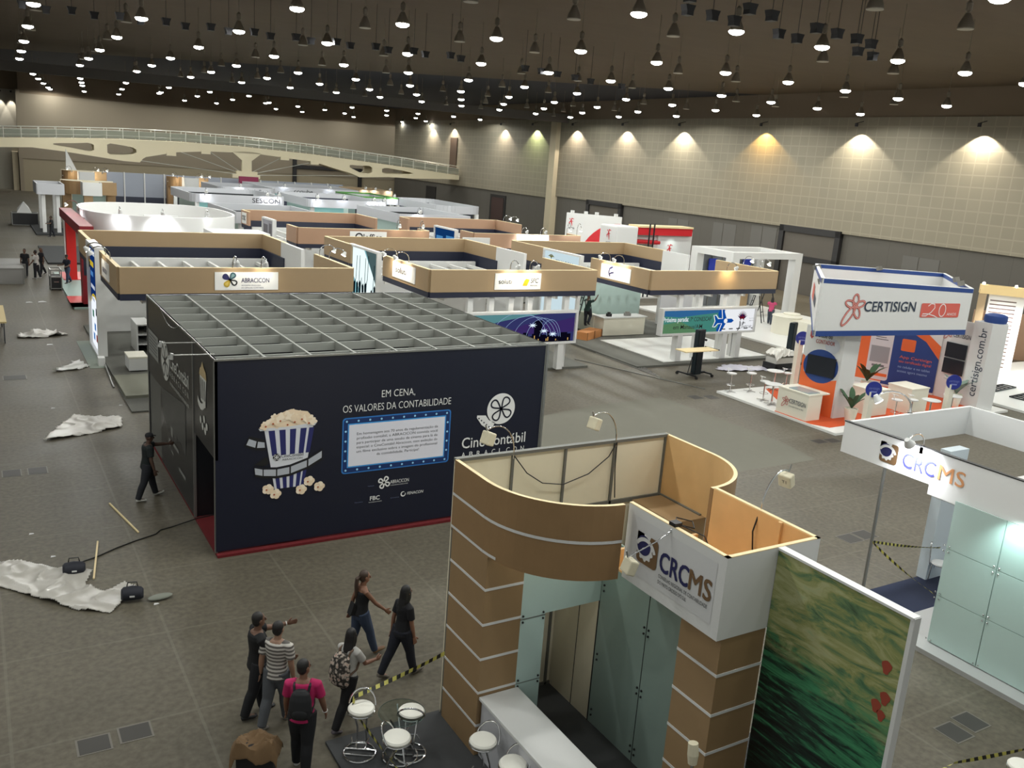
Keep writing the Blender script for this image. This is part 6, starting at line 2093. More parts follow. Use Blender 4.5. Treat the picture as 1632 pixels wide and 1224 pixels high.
for x, w, lab in ((29.0, .25, 'small black tool on the long white counter by the ladder'), (30.2, .35, 'grey tool box on the long white counter')):
    m = MB().box(x, x + w, 37.8, 38.0, 1.13, 1.28).box(x + .05, x + w - .05, 37.85, 37.95, 1.28, 1.36)
    tag(m.build('tool', BLACK if x < 30 else GREYBOX), lab, 'tool')
for i in range(4):
    tag(MB().bar((26.0 + .13 * i, 37.5 - .4 * i, .02), (25.8 + .16 * i, 29.4 + .5 * i, .02), .05, .04).build('metal_rail', ALU), 'long thin metal rail lying on the floor along the white floor edge', 'rail', 'metal rails beside the white floored stand')
for k, (x, y) in enumerate(((43.6, 56), (44.6, 56.8))):
    crate('road_case', 'black road case with silver edges seen behind the glass wall stand' if k else 'smaller black road case beside another behind the glass wall stand', 'case', x - 7.5, x - 6.6, y - 9.3, y - 8.5, 0, 1.0, BLACK)
# ================================================================ people
HIDDEN = None
def remeshed(mb, name, mats, parent, voxel, smooth=4):
    """one continuous skin over the lofted pieces"""
    o = mb.build(name, mats, None)
    r = o.modifiers.new('r', 'REMESH')
    r.mode = 'VOXEL'
    r.voxel_size = voxel
    s = o.modifiers.new('s', 'SMOOTH')
    s.factor = .5
    s.iterations = smooth
    dg = bpy.context.evaluated_depsgraph_get()
    me = bpy.data.meshes.new_from_object(o.evaluated_get(dg))
    old = o.data
    o.modifiers.clear()
    o.data = me
    bpy.data.meshes.remove(old)
    me.polygons.foreach_set('use_smooth', [True] * len(me.polygons))
    o.parent = parent
    return o
def loft(mb, secs, n=14):
    """secs: (centre, side vector, front vector) rings"""
    vs, fs = [], []
    for c, a, b in secs:
        for k in range(n):
            t = 2 * math.pi * k / n
            vs.append(c + a * math.cos(t) + b * math.sin(t))
    m = len(secs)
    for i in range(m - 1):
        for k in range(n):
            fs.append((i * n + k, i * n + (k + 1) % n, (i + 1) * n + (k + 1) % n, (i + 1) * n + k))
    fs.append(tuple(range(n))[::-1])
    fs.append(tuple((m - 1) * n + k for k in range(n)))
    mb.mesh(vs, fs)
def ell(mb, c, ax, ay, az, n=14, m=9):
    secs = []
    for i in range(m + 1):
        t = math.pi * (i + .04) / (m + .08)
        secs.append((c - az * math.cos(t), ax * math.sin(t), ay * math.sin(t)))
    loft(mb, secs, n)
V = Vector
def person(x, y, z, rz, label, h=1.7, skin=(150, 106, 82), top=(30, 30, 34), legs_c=(30, 34, 46), shoe=(40, 40, 44), hair=(24, 20, 18), lean=0, legL=(14, 8), legR=(-14, 16),
           armL=(0, 8, 10), armR=(0, 8, 10), sleeve='tee', hairstyle='short', female=False, near=True, turn=0, stripes=False, group=None, apart=0, carry=None, fingersL=18, fingersR=18):
    skin, top, legs_c = [tuple(int(c * .84) for c in q) for q in (skin, top, legs_c)]
    rt = thing('person', label, 'person', (x, y, z), math.radians(rz), group)
    k = h
    vox = .0075 if near else .016
    D = math.radians
    sk = mat('skin_%d_%d_%d' % skin, skin, .55)
    up = V((0, math.sin(D(lean)), math.cos(D(lean))))
    fw = V((0, math.cos(D(lean)), -math.sin(D(lean))))
    sd = V((1, 0, 0))
    sw = (.094 if female else .112) * k
    hw = (.052 if female else .05) * k
    J = {}
    zmin = 9
    for s, (a, kn) in ((-1, legL), (1, legR)):
        hip = V((s * hw, 0, 0))
        d1 = V((s * math.sin(D(apart)), math.sin(D(a)), -math.cos(D(a)))).normalized()
        d2 = V((s * math.sin(D(apart * .6)), math.sin(D(a - kn)), -math.cos(D(a - kn)))).normalized()
        knee = hip + d1 * .245 * k
        ank = knee + d2 * .235 * k
        J[s] = [hip, knee, ank, a - kn]
        zmin = min(zmin, ank.z - (.042 if abs(a - kn) < 30 else .03) * k)
    P = V((0, 0, -zmin))
    for s in (-1, 1):
        J[s][:3] = [p + P for p in J[s][:3]]
    def T(u, side=0, f=0):
        return P + up * (u * k) + sd * (side * k) + fw * (f * k)
    body, shirt, trou, shoes = MB(), MB(), MB(), MB()
    tors = [(-.05, .088, .068, 0), (0, .094, .072, -.004), (.06, .082, .064, 0), (.12, .080, .062, .004), (.19, .094, .070, .006), (.25, .100, .070, .0), (.29, .090, .058, -.004), (.315, .045, .045, -.004)]
    if female:
        tors = [(-.05, .092, .070, -.004), (0, .097, .074, -.008), (.06, .080, .062, 0), (.12, .070, .056, .004), (.19, .080, .070, .012), (.25, .086, .062, .0), (.29, .076, .050, -.004), (.315, .038, .038, -.004)]
    loft(body, [(T(u, 0, f), sd * (a * k), fw * (b * k)) for u, a, b, f in tors])
    # neck and head
    loft(body, [(T(.295), sd * .036 * k, fw * .036 * k), (T(.33, 0, .004), sd * .031 * k, fw * .033 * k), (T(.37, 0, .012), sd * .031 * k, fw * .034 * k)])
    ct, stn = math.cos(D(turn)), math.sin(D(turn))
    hs, hf = sd * ct - fw * stn, fw * ct + sd * stn
    hc = T(.408, 0, .012)
    ell(body, hc + up * .012 * k, hs * .044 * k, hf * .054 * k, up * .058 * k)
    ell(body, hc - up * .03 * k + hf * .012 * k, hs * .035 * k, hf * .042 * k, up * .038 * k)
    nose = hc + hf * .056 * k - up * .004 * k
    loft(body, [(nose + up * .018 * k, hs * .006 * k, hf * .006 * k), (nose + hf * .010 * k - up * .008 * k, hs * .011 * k, hf * .012 * k), (nose - up * .016 * k, hs * .008 * k, hf * .006 * k)], 8)
    for s in (-1, 1):
        ell(body, hc + hs * s * .046 * k - hf * .004 * k, hs * .007 * k, hf * .014 * k, up * .02 * k, 8, 5)
    ell(body, hc + hf * .050 * k - up * .034 * k, hs * .017 * k, hf * .007 * k, up * .006 * k, 8, 5)
    # legs
    R = (.062, .047, .036, .027) if not female else (.062, .045, .034, .024)
    for s in (-1, 1):
        hip, knee, ank, sh = J[s]
        calf = knee.lerp(ank, .32) - V((0, .006 * k, 0))
        body.tube([hip + V((0, 0, .02 * k)), hip.lerp(knee, .35), knee, calf, ank], [R[0] * k, R[0] * .95 * k, R[1] * .86 * k, R[1] * .86 * k, R[3] * k * .95], 12)
        trou.tube([hip + V((0, 0, .03 * k)), hip.lerp(knee, .35), knee, calf, ank - V((0, 0, .008 * k))], [(R[0] + .008) * k, (R[0] + .005) * k, (R[1] + .003) * k, (R[1] + .002) * k, (R[2] + .004) * k], 14)
        fd = V((0, math.cos(D(max(-50, min(25, sh)))), math.sin(D(max(-50, min(25, sh)))))) if sh > 8 or sh < -25 else V((0, 1, 0))
        if sh < -25:
            fd = V((0, math.cos(D(sh * .7)), math.sin(D(sh * .7))))
        fu = V((0, -fd.z, fd.y))
        heel = ank - fu * .026 * k - fd * .022 * k
        toe = ank - fu * .03 * k + fd * .115 * k
        body.tube([ank, ank - fu * .02 * k + fd * .03 * k, toe - fd * .02 * k], [.024 * k, .024 * k, .016 * k], 8)
        loft(shoes, [(heel - fd * .006 * k, sd * .02 * k, fu * .016 * k), (heel + fd * .02 * k + fu * .004 * k, sd * .028 * k, fu * .026 * k), (heel + fd * .07 * k, sd * .029 * k, fu * .02 * k),
                     (toe - fd * .03 * k, sd * .031 * k, fu * .016 * k), (toe, sd * .02 * k, fu * .010 * k)], 12)
    loft(trou, [(T(-.06), sd * (tors[0][1] + .008) * k, fw * (tors[0][2] + .008) * k), (T(0, 0, tors[1][3]), sd * (tors[1][1] + .008) * k, fw * (tors[1][2] + .008) * k), (T(.045), sd * (tors[2][1] + .009) * k, fw * (tors[2][2] + .008) * k)])
    # shirt
    c0 = -.035 if sleeve != 'tank' else -.01
    tt = [t for t in tors if t[0] > c0 - .02]
    secs = [(T(c0, 0, 0), sd * (tors[1][1] + .018) * k, fw * (tors[1][2] + .018) * k)] + [(T(u, 0, f), sd * (a + .011) * k, fw * (b + .011) * k) for u, a, b, f in tors[2:7]]
    if sleeve == 'tank':
        secs = secs[:-1] + [(T(.268), sd * .07 * k, fw * .056 * k)]
    else:
        secs += [(T(.304), sd * .05 * k, fw * .046 * k)]
    loft(shirt, secs, 16)
    # arms and hands
    hands = {}
    for s, (f, ab, e, *more) in ((-1, armL), (1, armR)):
        sh = T(.272, s * sw / k * 1.0)
        def dr(fq, aq):
            v = sd * (s * math.sin(D(aq))) + (fw * math.sin(D(fq)) - up * math.cos(D(fq))) * math.cos(D(aq))
            return v.normalized()
        ab2 = more[0] if more else ab * .5
        d1, d2 = dr(f, ab), dr(f + e, ab2)
        el = sh + d1 * .17 * k
        wr = el + d2 * .145 * k
        ar = (.032, .026, .024, .017) if not female else (.027, .022, .021, .015)
        body.tube([T(.275, s * sw / k * .55), sh, sh.lerp(el, .5), el, el.lerp(wr, .3), wr], [.034 * k, ar[0] * 1.08 * k, ar[0] * .95 * k, ar[1] * k, ar[2] * 1.06 * k, ar[3] * k], 12)
        if sleeve == 'tee':
            shirt.tube([T(.278, s * sw / k * .5), sh, sh.lerp(el, .68)], [.044 * k, (ar[0] + .012) * k, (ar[0] + .012) * k], 14)
        # palm, thumb, fingers
        pn = d2.cross(sd if abs(d2.dot(sd)) < .8 else fw).normalized()     # across the palm
        pf = d2.cross(pn)
        pc = wr + d2 * .028 * k
        ell(body, pc, pn * .024 * k, pf * .012 * k, d2 * .034 * k, 10, 6)
        cur = (fingersL if s < 0 else fingersR)
        for i, (o_, L) in enumerate(((-.017, .036), (-.006, .042), (.006, .040), (.017, .031))):
            b0 = pc + pn * o_ * k + d2 * .024 * k
            spread = pn * o_ * .9
            q1 = b0 + (d2 * math.cos(D(cur * .5)) + pf * math.sin(D(cur * .5)) + spread * 8).normalized() * L * .55 * k
            q2 = q1 + (d2 * math.cos(D(cur * 1.6)) + pf * math.sin(D(cur * 1.6)) + spread * 8).normalized() * L * .5 * k
            body.tube([b0 - d2 * .012 * k, b0, q1, q2], [.0066 * k, .0064 * k, .0058 * k, .005 * k], 7)
        tb = pc - pn * .02 * k - d2 * .012 * k
        body.tube([tb, tb - pn * .016 * k + d2 * .016 * k, tb - pn * .022 * k + d2 * .036 * k + pf * .006 * k], [.009 * k, .0075 * k, .006 * k], 7)
        hands[s] = (wr, d2)
    b = remeshed(body, 'body', sk, rt, vox, 2)
    if stripes:
        nm = 'striped_shirt'
        if nm not in MATS:
            m, nt, bs, new, ln = nodes_mat(nm)
            tc = new('ShaderNodeTexCoord'); wv = new('ShaderNodeTexWave')
            wv.bands_direction = 'Z'
            wv.inputs['Scale'].default_value = 5.2
            wv.inputs['Distortion'].default_value = .6
            ln(tc.outputs['Object'], wv.inputs['Vector'])
            r = ramp(new, [(.42, (96, 92, 88)), (.6, (188, 184, 176))])
            ln(wv.outputs['Fac'], r.inputs[0]); ln(r.outputs[0], bs.inputs['Base Color'])
            bs.inputs['Roughness'].default_value = .85
        sm = MATS[nm]
    else:
        sm = mat('cloth_%d_%d_%d' % top, top, .85, var=.08, scale=20)
    v2 = .011 if near else .018
    remeshed(shirt, 'shirt', sm, rt, v2)
    remeshed(trou, 'trousers', mat('cloth_%d_%d_%d' % legs_c, legs_c, .85, var=.12, scale=14), rt, v2)
    remeshed(shoes, 'shoes', mat('shoe_%d_%d_%d' % shoe, shoe, .6), rt, v2, 2)
    # hair
    hm = MB()
    top_c = hc + up * .016 * k - hf * .006 * k
    if hairstyle == 'cap':
        ell(hm, hc + up * .03 * k - hf * .002 * k, hs * .05 * k, hf * .058 * k, up * .045 * k)
        loft(hm, [(hc + up * .03 * k + hf * .03 * k, hs * .036 * k, up * .005 * k), (hc + up * .024 * k + hf * .09 * k, hs * .03 * k, up * .003 * k)], 10)
        remeshed(hm, 'cap', mat('dark_cap', (26, 26, 30), .8), rt, v2 * .8, 2)
    else:
        ell(hm, top_c + up * .008 * k - hf * .006 * k, hs * .049 * k, hf * .054 * k, up * .058 * k)
        ell(hm, hc - hf * .024 * k - up * .004 * k, hs * .046 * k, hf * .036 * k, up * .05 * k)
        if hairstyle == 'long':
            loft(hm, [(hc - hf * .03 * k + up * .02 * k, hs * .048 * k, hf * .036 * k), (hc - hf * .036 * k - up * .05 * k, hs * .05 * k, hf * .032 * k), (hc - hf * .052 * k - up * .12 * k, hs * .05 * k, hf * .028 * k),
                      (hc - hf * .068 * k - up * .18 * k, hs * .036 * k, hf * .02 * k), (hc - hf * .07 * k - up * .21 * k, hs * .018 * k, hf * .01 * k)])
            for s in (-1, 1):
                loft(hm, [(hc + hs * s * .038 * k + up * .02 * k, hs * .014 * k, hf * .03 * k), (hc + hs * s * .044 * k - up * .05 * k, hs * .012 * k, hf * .028 * k), (hc + hs * s * .042 * k - up * .11 * k - hf * .02 * k, hs * .012 * k, hf * .02 * k)], 8)
        elif hairstyle == 'ponytail':
            loft(hm, [(hc - hf * .05 * k + up * .03 * k, hs * .02 * k, up * .02 * k), (hc - hf * .085 * k + up * .0 * k, hs * .026 * k, hf * .022 * k), (hc - hf * .09 * k - up * .08 * k, hs * .032 * k, hf * .02 * k),
                      (hc - hf * .085 * k - up * .17 * k, hs * .026 * k, hf * .016 * k), (hc - hf * .08 * k - up * .23 * k, hs * .012 * k, hf * .008 * k)])
        remeshed(hm, 'hair', mat('hair_%d_%d_%d' % hair, hair, .55, var=.15, scale=30), rt, v2 * .8, 3)
    if near:
        em = MB()
        for s in (-1, 1):
            em.ball(hc + hs * s * .019 * k + hf * .05 * k + up * .012 * k, .0065 * k, 8, 5)
        em.build('eyes', BLACK, rt)
    rt['hc'] = 0
    del rt['hc']
    return rt, T, hands, k, sd, up, fw
def backpack(rt, T, k, m, label=None, big=1.0, strap=None):
    """worn bag: a child of its wearer"""
    b = MB()
    w, d = .085 * big, .05 * big
    secs = []
    for u, s, q in ((.02, .7, .6), (.05, 1, 1), (.12, 1.05, 1.1), (.19, 1.0, 1.0), (.24, .8, .8), (.265, .45, .5)):
        secs.append((T(.27 - (.265 - u) * big, 0, -.075 - d * q * .62), V((w * s * k, 0, 0)), V((0, d * q * k * .8, 0))))
    loft(b, secs, 16)
    bp = remeshed(b, 'backpack', m, rt, .012, 3)
    st = MB()
    for s in (-1, 1):
        st.tube([T(.2, s * .05, -.09), T(.285, s * .062, -.06), T(.305, s * .064, 0), T(.27, s * .066, .075), T(.17, s * .076, .08), T(.09, s * .088, .02), T(.06, s * .08, -.07)], .011 * k, 8)
    st.build('strap', strap or m, bp, smooth=True)
    pk = MB()
    ell(pk, T(.08, 0, -.075 - d * 1.25), V((w * .7 * k, 0, 0)), V((0, .022 * k, 0)), V((0, 0, .05 * k)))
    pk.build('pocket', m, bp, smooth=True)
    return bp
def bracelet(rt, hand, k):
    wr, d = hand
    u = d.orthogonal().normalized()
    w = d.cross(u)
    MB().tube([wr - d * .008 * k + (u * math.cos(t) + w * math.sin(t)) * .019 * k for t in [2 * math.pi * i / 12 for i in range(12)]], .004 * k, 6, closed=True).build('bracelet', WHITE, rt)
# the worker pressing the banner onto the booth
person(3.36, 22.35, 0, -84, 'person in dark green shirt and cap pressing one arm against the dark cinema booth', 1.75, (96, 70, 56), (20, 30, 30), (34, 36, 44), (190, 188, 180), lean=4, legL=(19, 5), legR=(-16, 6),
       armL=(86, 4, 4), armR=(6, 10, 12), hairstyle='cap', apart=6)
# the visitors
p = person(5.52, 13.5, 0, -88, 'woman in black tank top and blue jeans with a long brown ponytail, walking', 1.66, (148, 104, 80), (18, 18, 22), (58, 72, 98), (120, 92, 64), (58, 42, 32), legL=(-8, 10), legR=(22, 6),
           armL=(-16, 8, 8), armR=(40, 8, 12), sleeve='tank', hairstyle='ponytail', female=True, lean=3)
MB().prism([(-.10, .02), (.02, .02), (.0, .22), (-.03, .24)], lambda a, b, h: (h, a - .12, .82 + b), -.10, .05).build('hanging_cardigan', mat('dark_cardigan', (16, 16, 19), .85), p[0])
person(5.93, 12.6, 0, -78, 'woman in black top and dark trousers with long black hair, in mid stride', 1.72, (150, 106, 84), (14, 15, 22), (22, 26, 40), (90, 84, 76), (12, 11, 13), legL=(-23, 6), legR=(16, 2), armL=(-10, 8, 8),
       armR=(8, 6, 6), hairstyle='long', female=True, lean=2, turn=-8)
p = person(4.6, 11.72, 0, -60, 'woman in white top and black leggings carrying a big flowery backpack', 1.66, (146, 102, 80), (206, 204, 198), (16, 16, 18), (84, 78, 84), (14, 12, 12), legL=(20, 6), legR=(-22, 10),
           armL=(30, 8, 40), armR=(36, 10, 50), hairstyle='long', female=True, lean=5, turn=-14)
def floral():
    m, nt, b, new, ln = nodes_mat('flowery_cloth')
    tc = new('ShaderNodeTexCoord'); vr = new('ShaderNodeTexVoronoi')
    vr.inputs['Scale'].default_value = 17
    ln(tc.outputs['Object'], vr.inputs['Vector'])
    n = new('ShaderNodeTexNoise'); n.inputs['Scale'].default_value = 26; n.inputs['Detail'].default_value = 4
    ln(tc.outputs['Object'], n.inputs['Vector'])
    ad = new('ShaderNodeMath'); ad.operation = 'MULTIPLY'
    ln(vr.outputs['Distance'], ad.inputs[0]); ln(n.outputs['Fac'], ad.inputs[1])
    r = ramp(new, [(.04, (150, 92, 84)), (.10, (190, 172, 156)), (.2, (160, 150, 140)), (.27, (66, 60, 54)), (.36, (44, 42, 38))])
    ln(ad.outputs[0], r.inputs[0]); ln(r.outputs[0], b.inputs['Base Color'])
    b.inputs['Roughness'].default_value = .9
    return m
backpack(p[0], p[1], p[3], floral(), big=1.32, strap=mat('brown_strap', (96, 76, 62), .8))
p = person(3.42, 12.52, 0, -86, 'man in black T-shirt and trousers raising one arm to point, beside the striped shirt', 1.78, (128, 92, 72), (20, 20, 22), (26, 27, 32), (28, 28, 30), (26, 22, 20), legL=(10, 4), legR=(-12, 8),
           armL=(78, 4, 18, -10), armR=(34, 10, 34), hairstyle='short', turn=-6, fingersL=2)
bracelet(p[0], p[2][-1], p[3])
p = person(3.62, 12.16, 0, -46, 'man in grey and white striped T-shirt and grey jeans, seen from behind', 1.76, (176, 138, 112), (150, 146, 140), (92, 96, 100), (120, 116, 110), (24, 21, 20), legL=(-14, 12), legR=(14, 6),
           armL=(-6, 9, 8), armR=(2, 8, 10), stripes=True, lean=2)
p = person(3.64, 10.95, 0, -28, 'man in pink shirt and black trousers with a black backpack, looking down', 1.76, (142, 100, 78), (206, 34, 104), (20, 21, 25), (200, 198, 194), (24, 21, 20), legL=(10, 6), legR=(-10, 8),
           armL=(10, 8, 14), armR=(10, 14, 16), lean=3, turn=38)
backpack(p[0], p[1], p[3], mat('black_nylon', (24, 25, 28), .7), big=1.05)
bracelet(p[0], p[2][1], p[3])
# workers further off
F_ = dict(near=False)
p = person(28.0, 38.35, .55, -70, 'worker in dark green T-shirt and dark trousers standing on a ladder by the counter', 1.7, (110, 80, 64), (20, 52, 46), (30, 34, 46), (24, 24, 24), armL=(95, 10, 50), armR=(100, 10, 40), legL=(4, 2), legR=(34, 60), hairstyle='cap', **F_)
q = MB()
Fq = Face((0, -.15, 1.25), (1, 0, 0))
Fq.poly(q, [(-.06, .12), (.06, .12), (0, -.1)], .0)
q.build('shirt_print', WHITE, p[0])
person(2.62, 60.6, 0, 150, 'standing person in black T-shirt talking in the group of three by the grey cases', 1.68, (120, 86, 68), (26, 26, 30), (44, 46, 52), (30, 30, 30), legL=(4, 2), legR=(-4, 4), **F_)
person(3.16, 59.95, 0, 60, 'person in white T-shirt and dark trousers in the group of three by the grey cases', 1.68, (120, 86, 68), (222, 220, 214), (34, 36, 44), (190, 190, 190), legL=(4, 2), legR=(-10, 8), armL=(10, 10, 30), **F_)
person(3.56, 61.6, 0, 120, 'woman in dark top with long brown hair in the group of three', 1.64, (130, 94, 74), (30, 30, 36), (30, 30, 36), (40, 40, 40), (70, 50, 36), female=True, hairstyle='long', armR=(30, 10, 80), **F_)
person(4.62, 57.4, .1, 130, 'worker in dark navy T-shirt and jeans beside the first red pillar', 1.66, (110, 80, 64), (28, 32, 50), (70, 82, 108), (30, 30, 30), armL=(20, 8, 60), armR=(20, 8, 70), hairstyle='cap', **F_)
person(5.95, 44.0, .1, 170, 'worker in blue shirt and navy trousers under the fascia behind the tall banner box', 1.72, (110, 80, 64), (40, 66, 120), (26, 34, 58), (24, 24, 24), **F_)
person(42.6, 39.0, .1, -50, 'worker in pink shirt and grey trousers on the white floor by a ladder', 1.72, (110, 80, 64), (222, 84, 130), (70, 78, 92), (40, 40, 44), armL=(60, 12, 40), armR=(70, 12, 30), legL=(16, 4), legR=(-14, 6), hairstyle='long', **F_)
person(43.3, 42.8, .1, 40, 'person in red-pink top half hidden behind the second ladder by the portal', 1.6, (110, 80, 64), (204, 60, 90), (60, 64, 80), (40, 40, 44), **F_)
person(5.7, 83.6, 0, 100, 'worker in black far down the open aisle beside the tall grey-white stand', 1.72, (110, 80, 64), (28, 28, 32), (34, 36, 44), (40, 40, 44), armL=(30, 10, 60), legL=(14, 6), legR=(-12, 8), **F_)
person(18.9, 37.2, .1, 200, 'person in white shirt and dark trousers behind the purple city lightbox', 1.72, (120, 86, 68), (200, 200, 200), (34, 38, 54), (30, 30, 30), legL=(12, 2), legR=(-10, 2), **F_)
person(15.3, 66.5, 0, 180, 'person in red shirt far off beside the grey lettered white stand', 1.7, (120, 86, 68), (170, 40, 52), (40, 40, 48), (30, 30, 30), **F_)
# ================================================================ stools, glass table, tape and litter near the camera
SEATW = mat('white_seat_vinyl', (228, 226, 216), .45)
def ring_stool(x, y, rz, label, first=[None]):
    grp = 'chrome ring stools by the MDF stand'
    if first[0] is None:
        rt = thing('bar_stool', label, 'stool', (x, y, .05), rz, grp)
        first[0] = rt
        MB().lathe((0, 0, .70), [(.001, 0), (.16, .0), (.195, .02), (.2, .045), (.18, .07), (.001, .085)], 24).build('seat', SEATW, rt, smooth=True)
        MB().tube([(.195 * math.cos(t), .195 * math.sin(t), .70) for t in [2 * math.pi * i / 24 for i in range(24)]], .013, 7, closed=True).build('seat_ring', CHROME, rt, smooth=True)
        pts = []
        for i in range(15):
            t = math.pi * i / 14
            pts.append((.2 * math.cos(t), -.10 - .12 * math.sin(t), .74 + .20 * math.sin(t)))
        MB().tube(pts, .013, 7).build('backrest', CHROME, rt, smooth=True)
        MB().tube([(.24 * math.cos(t), .03 + .24 * math.sin(t), .015) for t in [2 * math.pi * i / 28 for i in range(28)]], .015, 7, closed=True).build('base_ring', CHROME, rt, smooth=True)
        m = MB()
        for s in (-.07, .07):
            m = MB()
            m.tube([(s * 3.2, -.05 + .03, .015), (s, -.05, .02), (s, -.12, .04), (s, -.15, .10), (s * .9, -.10, .35), (s * 1.3, .02, .62), (s * 1.6, .06, .70)], .014, 7)
            m.build('leg', CHROME, rt, smooth=True)
        for yy in (-.03, .10):
            w = math.sqrt(.24 ** 2 - (yy - .03) ** 2)
            MB().cyl((-w, yy, .02), (w, yy, .02), .012, 7).build('base_bar', CHROME, rt)
        MB().tube([(-.13, .02, .26), (-.1, .14, .25), (.1, .14, .25), (.13, .02, .26)], .01, 7).build('foot_rest', CHROME, rt)
        return rt
    return dup(first[0], (x, y, .05), rz, label, grp)
ring_stool(4.52, 10.9, 2.6, 'chrome stool with white seat where the striped tape turns, by the flowery backpack')
ring_stool(5.16, 10.52, -.5, 'chrome stool with white seat behind the round glass table')
ring_stool(4.72, 10.04, -2.2, 'chrome stool with white seat in front of the round glass table')
ring_stool(5.80, 9.47, 1.9, 'chrome stool with white seat at the counter, beside the striped column')
ring_stool(5.93, 8.85, 1.9, 'chrome stool with white seat at the counter, cut by the lower edge')
ring_stool(12.68, 5.62, .4, 'single white stool cut by the lower edge beyond the green picture panel')
gt = thing('glass_table', 'small round clear glass table on crossed chrome legs between three stools', 'table', (5.02, 10.55, .05))
CLEAR = mat('clear_glass', (226, 236, 232), .03, trans=1.0)
CLEAR.node_tree.nodes['Principled BSDF'].inputs['IOR'].default_value = 1.02
MB().lathe((0, 0, .74), [(.001, 0), (.34, 0), (.345, .005), (.34, .01), (.001, .01)], 36).build('tabletop', CLEAR, gt, smooth=True)
MB().tube([(.345 * math.cos(t), .345 * math.sin(t), .745) for t in [2 * math.pi * i / 36 for i in range(36)]], .004, 6, closed=True).build('glass_edge', mat('dark_green_glass_edge', (70, 92, 86), .2), gt)
for k in range(3):
    t = 2 * math.pi * k / 3 + .4
    MB().tube([(.26 * math.cos(t), .26 * math.sin(t), .02), (.06 * math.cos(t), .06 * math.sin(t), .3), (-.05 * math.cos(t), -.05 * math.sin(t), .42), (-.24 * math.cos(t), -.24 * math.sin(t), .74)], .015, 7).build('leg', CHROME, gt, smooth=True)
MB().tube([(.26 * math.cos(t), .26 * math.sin(t), .02) for t in [2 * math.pi * i / 24 for i in range(24)]], .014, 7, closed=True).build('base_ring', CHROME, gt)
# striped barrier tape
TY, TBK = mat('tape_yellow', (196, 190, 96), .5), mat('tape_black', (26, 26, 24), .5)
def tape(path, label, w=.06, seg=.07, sag=.05, tw=2.0):
    m = MB()
    for (a, b) in zip(path, path[1:]):
        a, b = V(a), V(b)
        L = (b - a).length
        n = max(2, int(L / seg))
        dn = (b - a).normalized()
        sdv = dn.cross(V((0, 0, 1))).normalized()
        u2 = sdv.cross(dn)
        def pt(t):
            c = a.lerp(b, t) - V((0, 0, sag * L * .25 * 4 * t * (1 - t)))
            ang = 1.1 + .5 * math.sin(tw * t * 3)
            d = (sdv * math.cos(ang) + u2 * math.sin(ang)) * w / 2
            return c - d, c + d
        for i in range(n):
            p, q = pt(i / n), pt((i + 1) / n)
            m.use(i % 2).face([p[0] + dn * .012, q[0] + dn * .012, q[1] - dn * .012, p[1] - dn * .012])
            m.face([p[1] - dn * .012 + V((0, 0, .001)), q[1] - dn * .012 + V((0, 0, .001)), q[0] + dn * .012 + V((0, 0, .001)), p[0] + dn * .012 + V((0, 0, .001))])
    return tag(m.build('barrier_tape', [TY, TBK]), label, 'tape')
tape([(6.0, 11.16, 1.2), (4.45, 11.02, .93), (4.42, 10.98, .74), (4.75, 9.4, .35)], 'yellow and black striped tape stretched from the striped column to a chrome stool')
tape([(16.04, 11.0, 1.53), (15.9, 9.31, 1.12)], 'yellow and black striped tape from the thin pole to the glass wall', sag=.12)
tape([(16.04, 11.0, 1.53), (18.6, 11.0, .95)], 'yellow and black striped tape from the thin pole back to the white chair', sag=.06)
tape([(10.2, 6.1, .8), (11.9, 6.18, .72), (14.2, 5.5, .95)], 'yellow and black striped tape running past the green picture panel', sag=.04, w=.07)
for i, (x, y, z, lab) in enumerate(((6.0, 11.18, 1.2, ''),)):
    pass
# suitcase with a brown jacket over it
su = thing('suitcase', 'black suitcase with a brown jacket laid over it, beside the pink-shirted man', 'suitcase', (3.0, 11.0, 0), -.5)
MB().box(-.26, .26, -.15, .15, .05, .62).build('body', mat('black_fabric_case', (24, 24, 26), .8), su, bevel=.03)
for sx in (-.2, .2):
    for sy in (-.1, .1):
        MB().cyl((sx - .02, sy, .03), (sx + .02, sy, .03), .03, 8).build('wheel', BLACK, su)
jm = MB()
n = 16
rr = random.Random(4)
vs, vs2 = [], []
for j in range(n + 1):
    for i in range(n + 1):
        a, b = i / n - .5, j / n - .5
        ov = max(0, abs(a) - .38) + max(0, abs(b) - .36)
        zz = .645 + .05 * rr.random() - ov * 1.3 + .05 * math.sin(9 * a + 5 * b)
        vs.append((a * .66, b * .46, zz))
vs2 = [(x, y, z - .02) for x, y, z in vs]
fsq = [(j * (n + 1) + i, j * (n + 1) + i + 1, (j + 1) * (n + 1) + i + 1, (j + 1) * (n + 1) + i) for j in range(n) for i in range(n)]
jm.mesh(vs, fsq).mesh(vs2, [f[::-1] for f in fsq])
tag(jm.build('folded_jacket', mat('brown_jacket', (106, 82, 54), .85, var=.15, scale=12), None, smooth=True), 'brown jacket draped on top of the black suitcase', 'jacket')
bpy.data.objects['folded_jacket'].location = (3.0, 11.0, 0)
bpy.data.objects['folded_jacket'].rotation_euler = (0, 0, -.5)

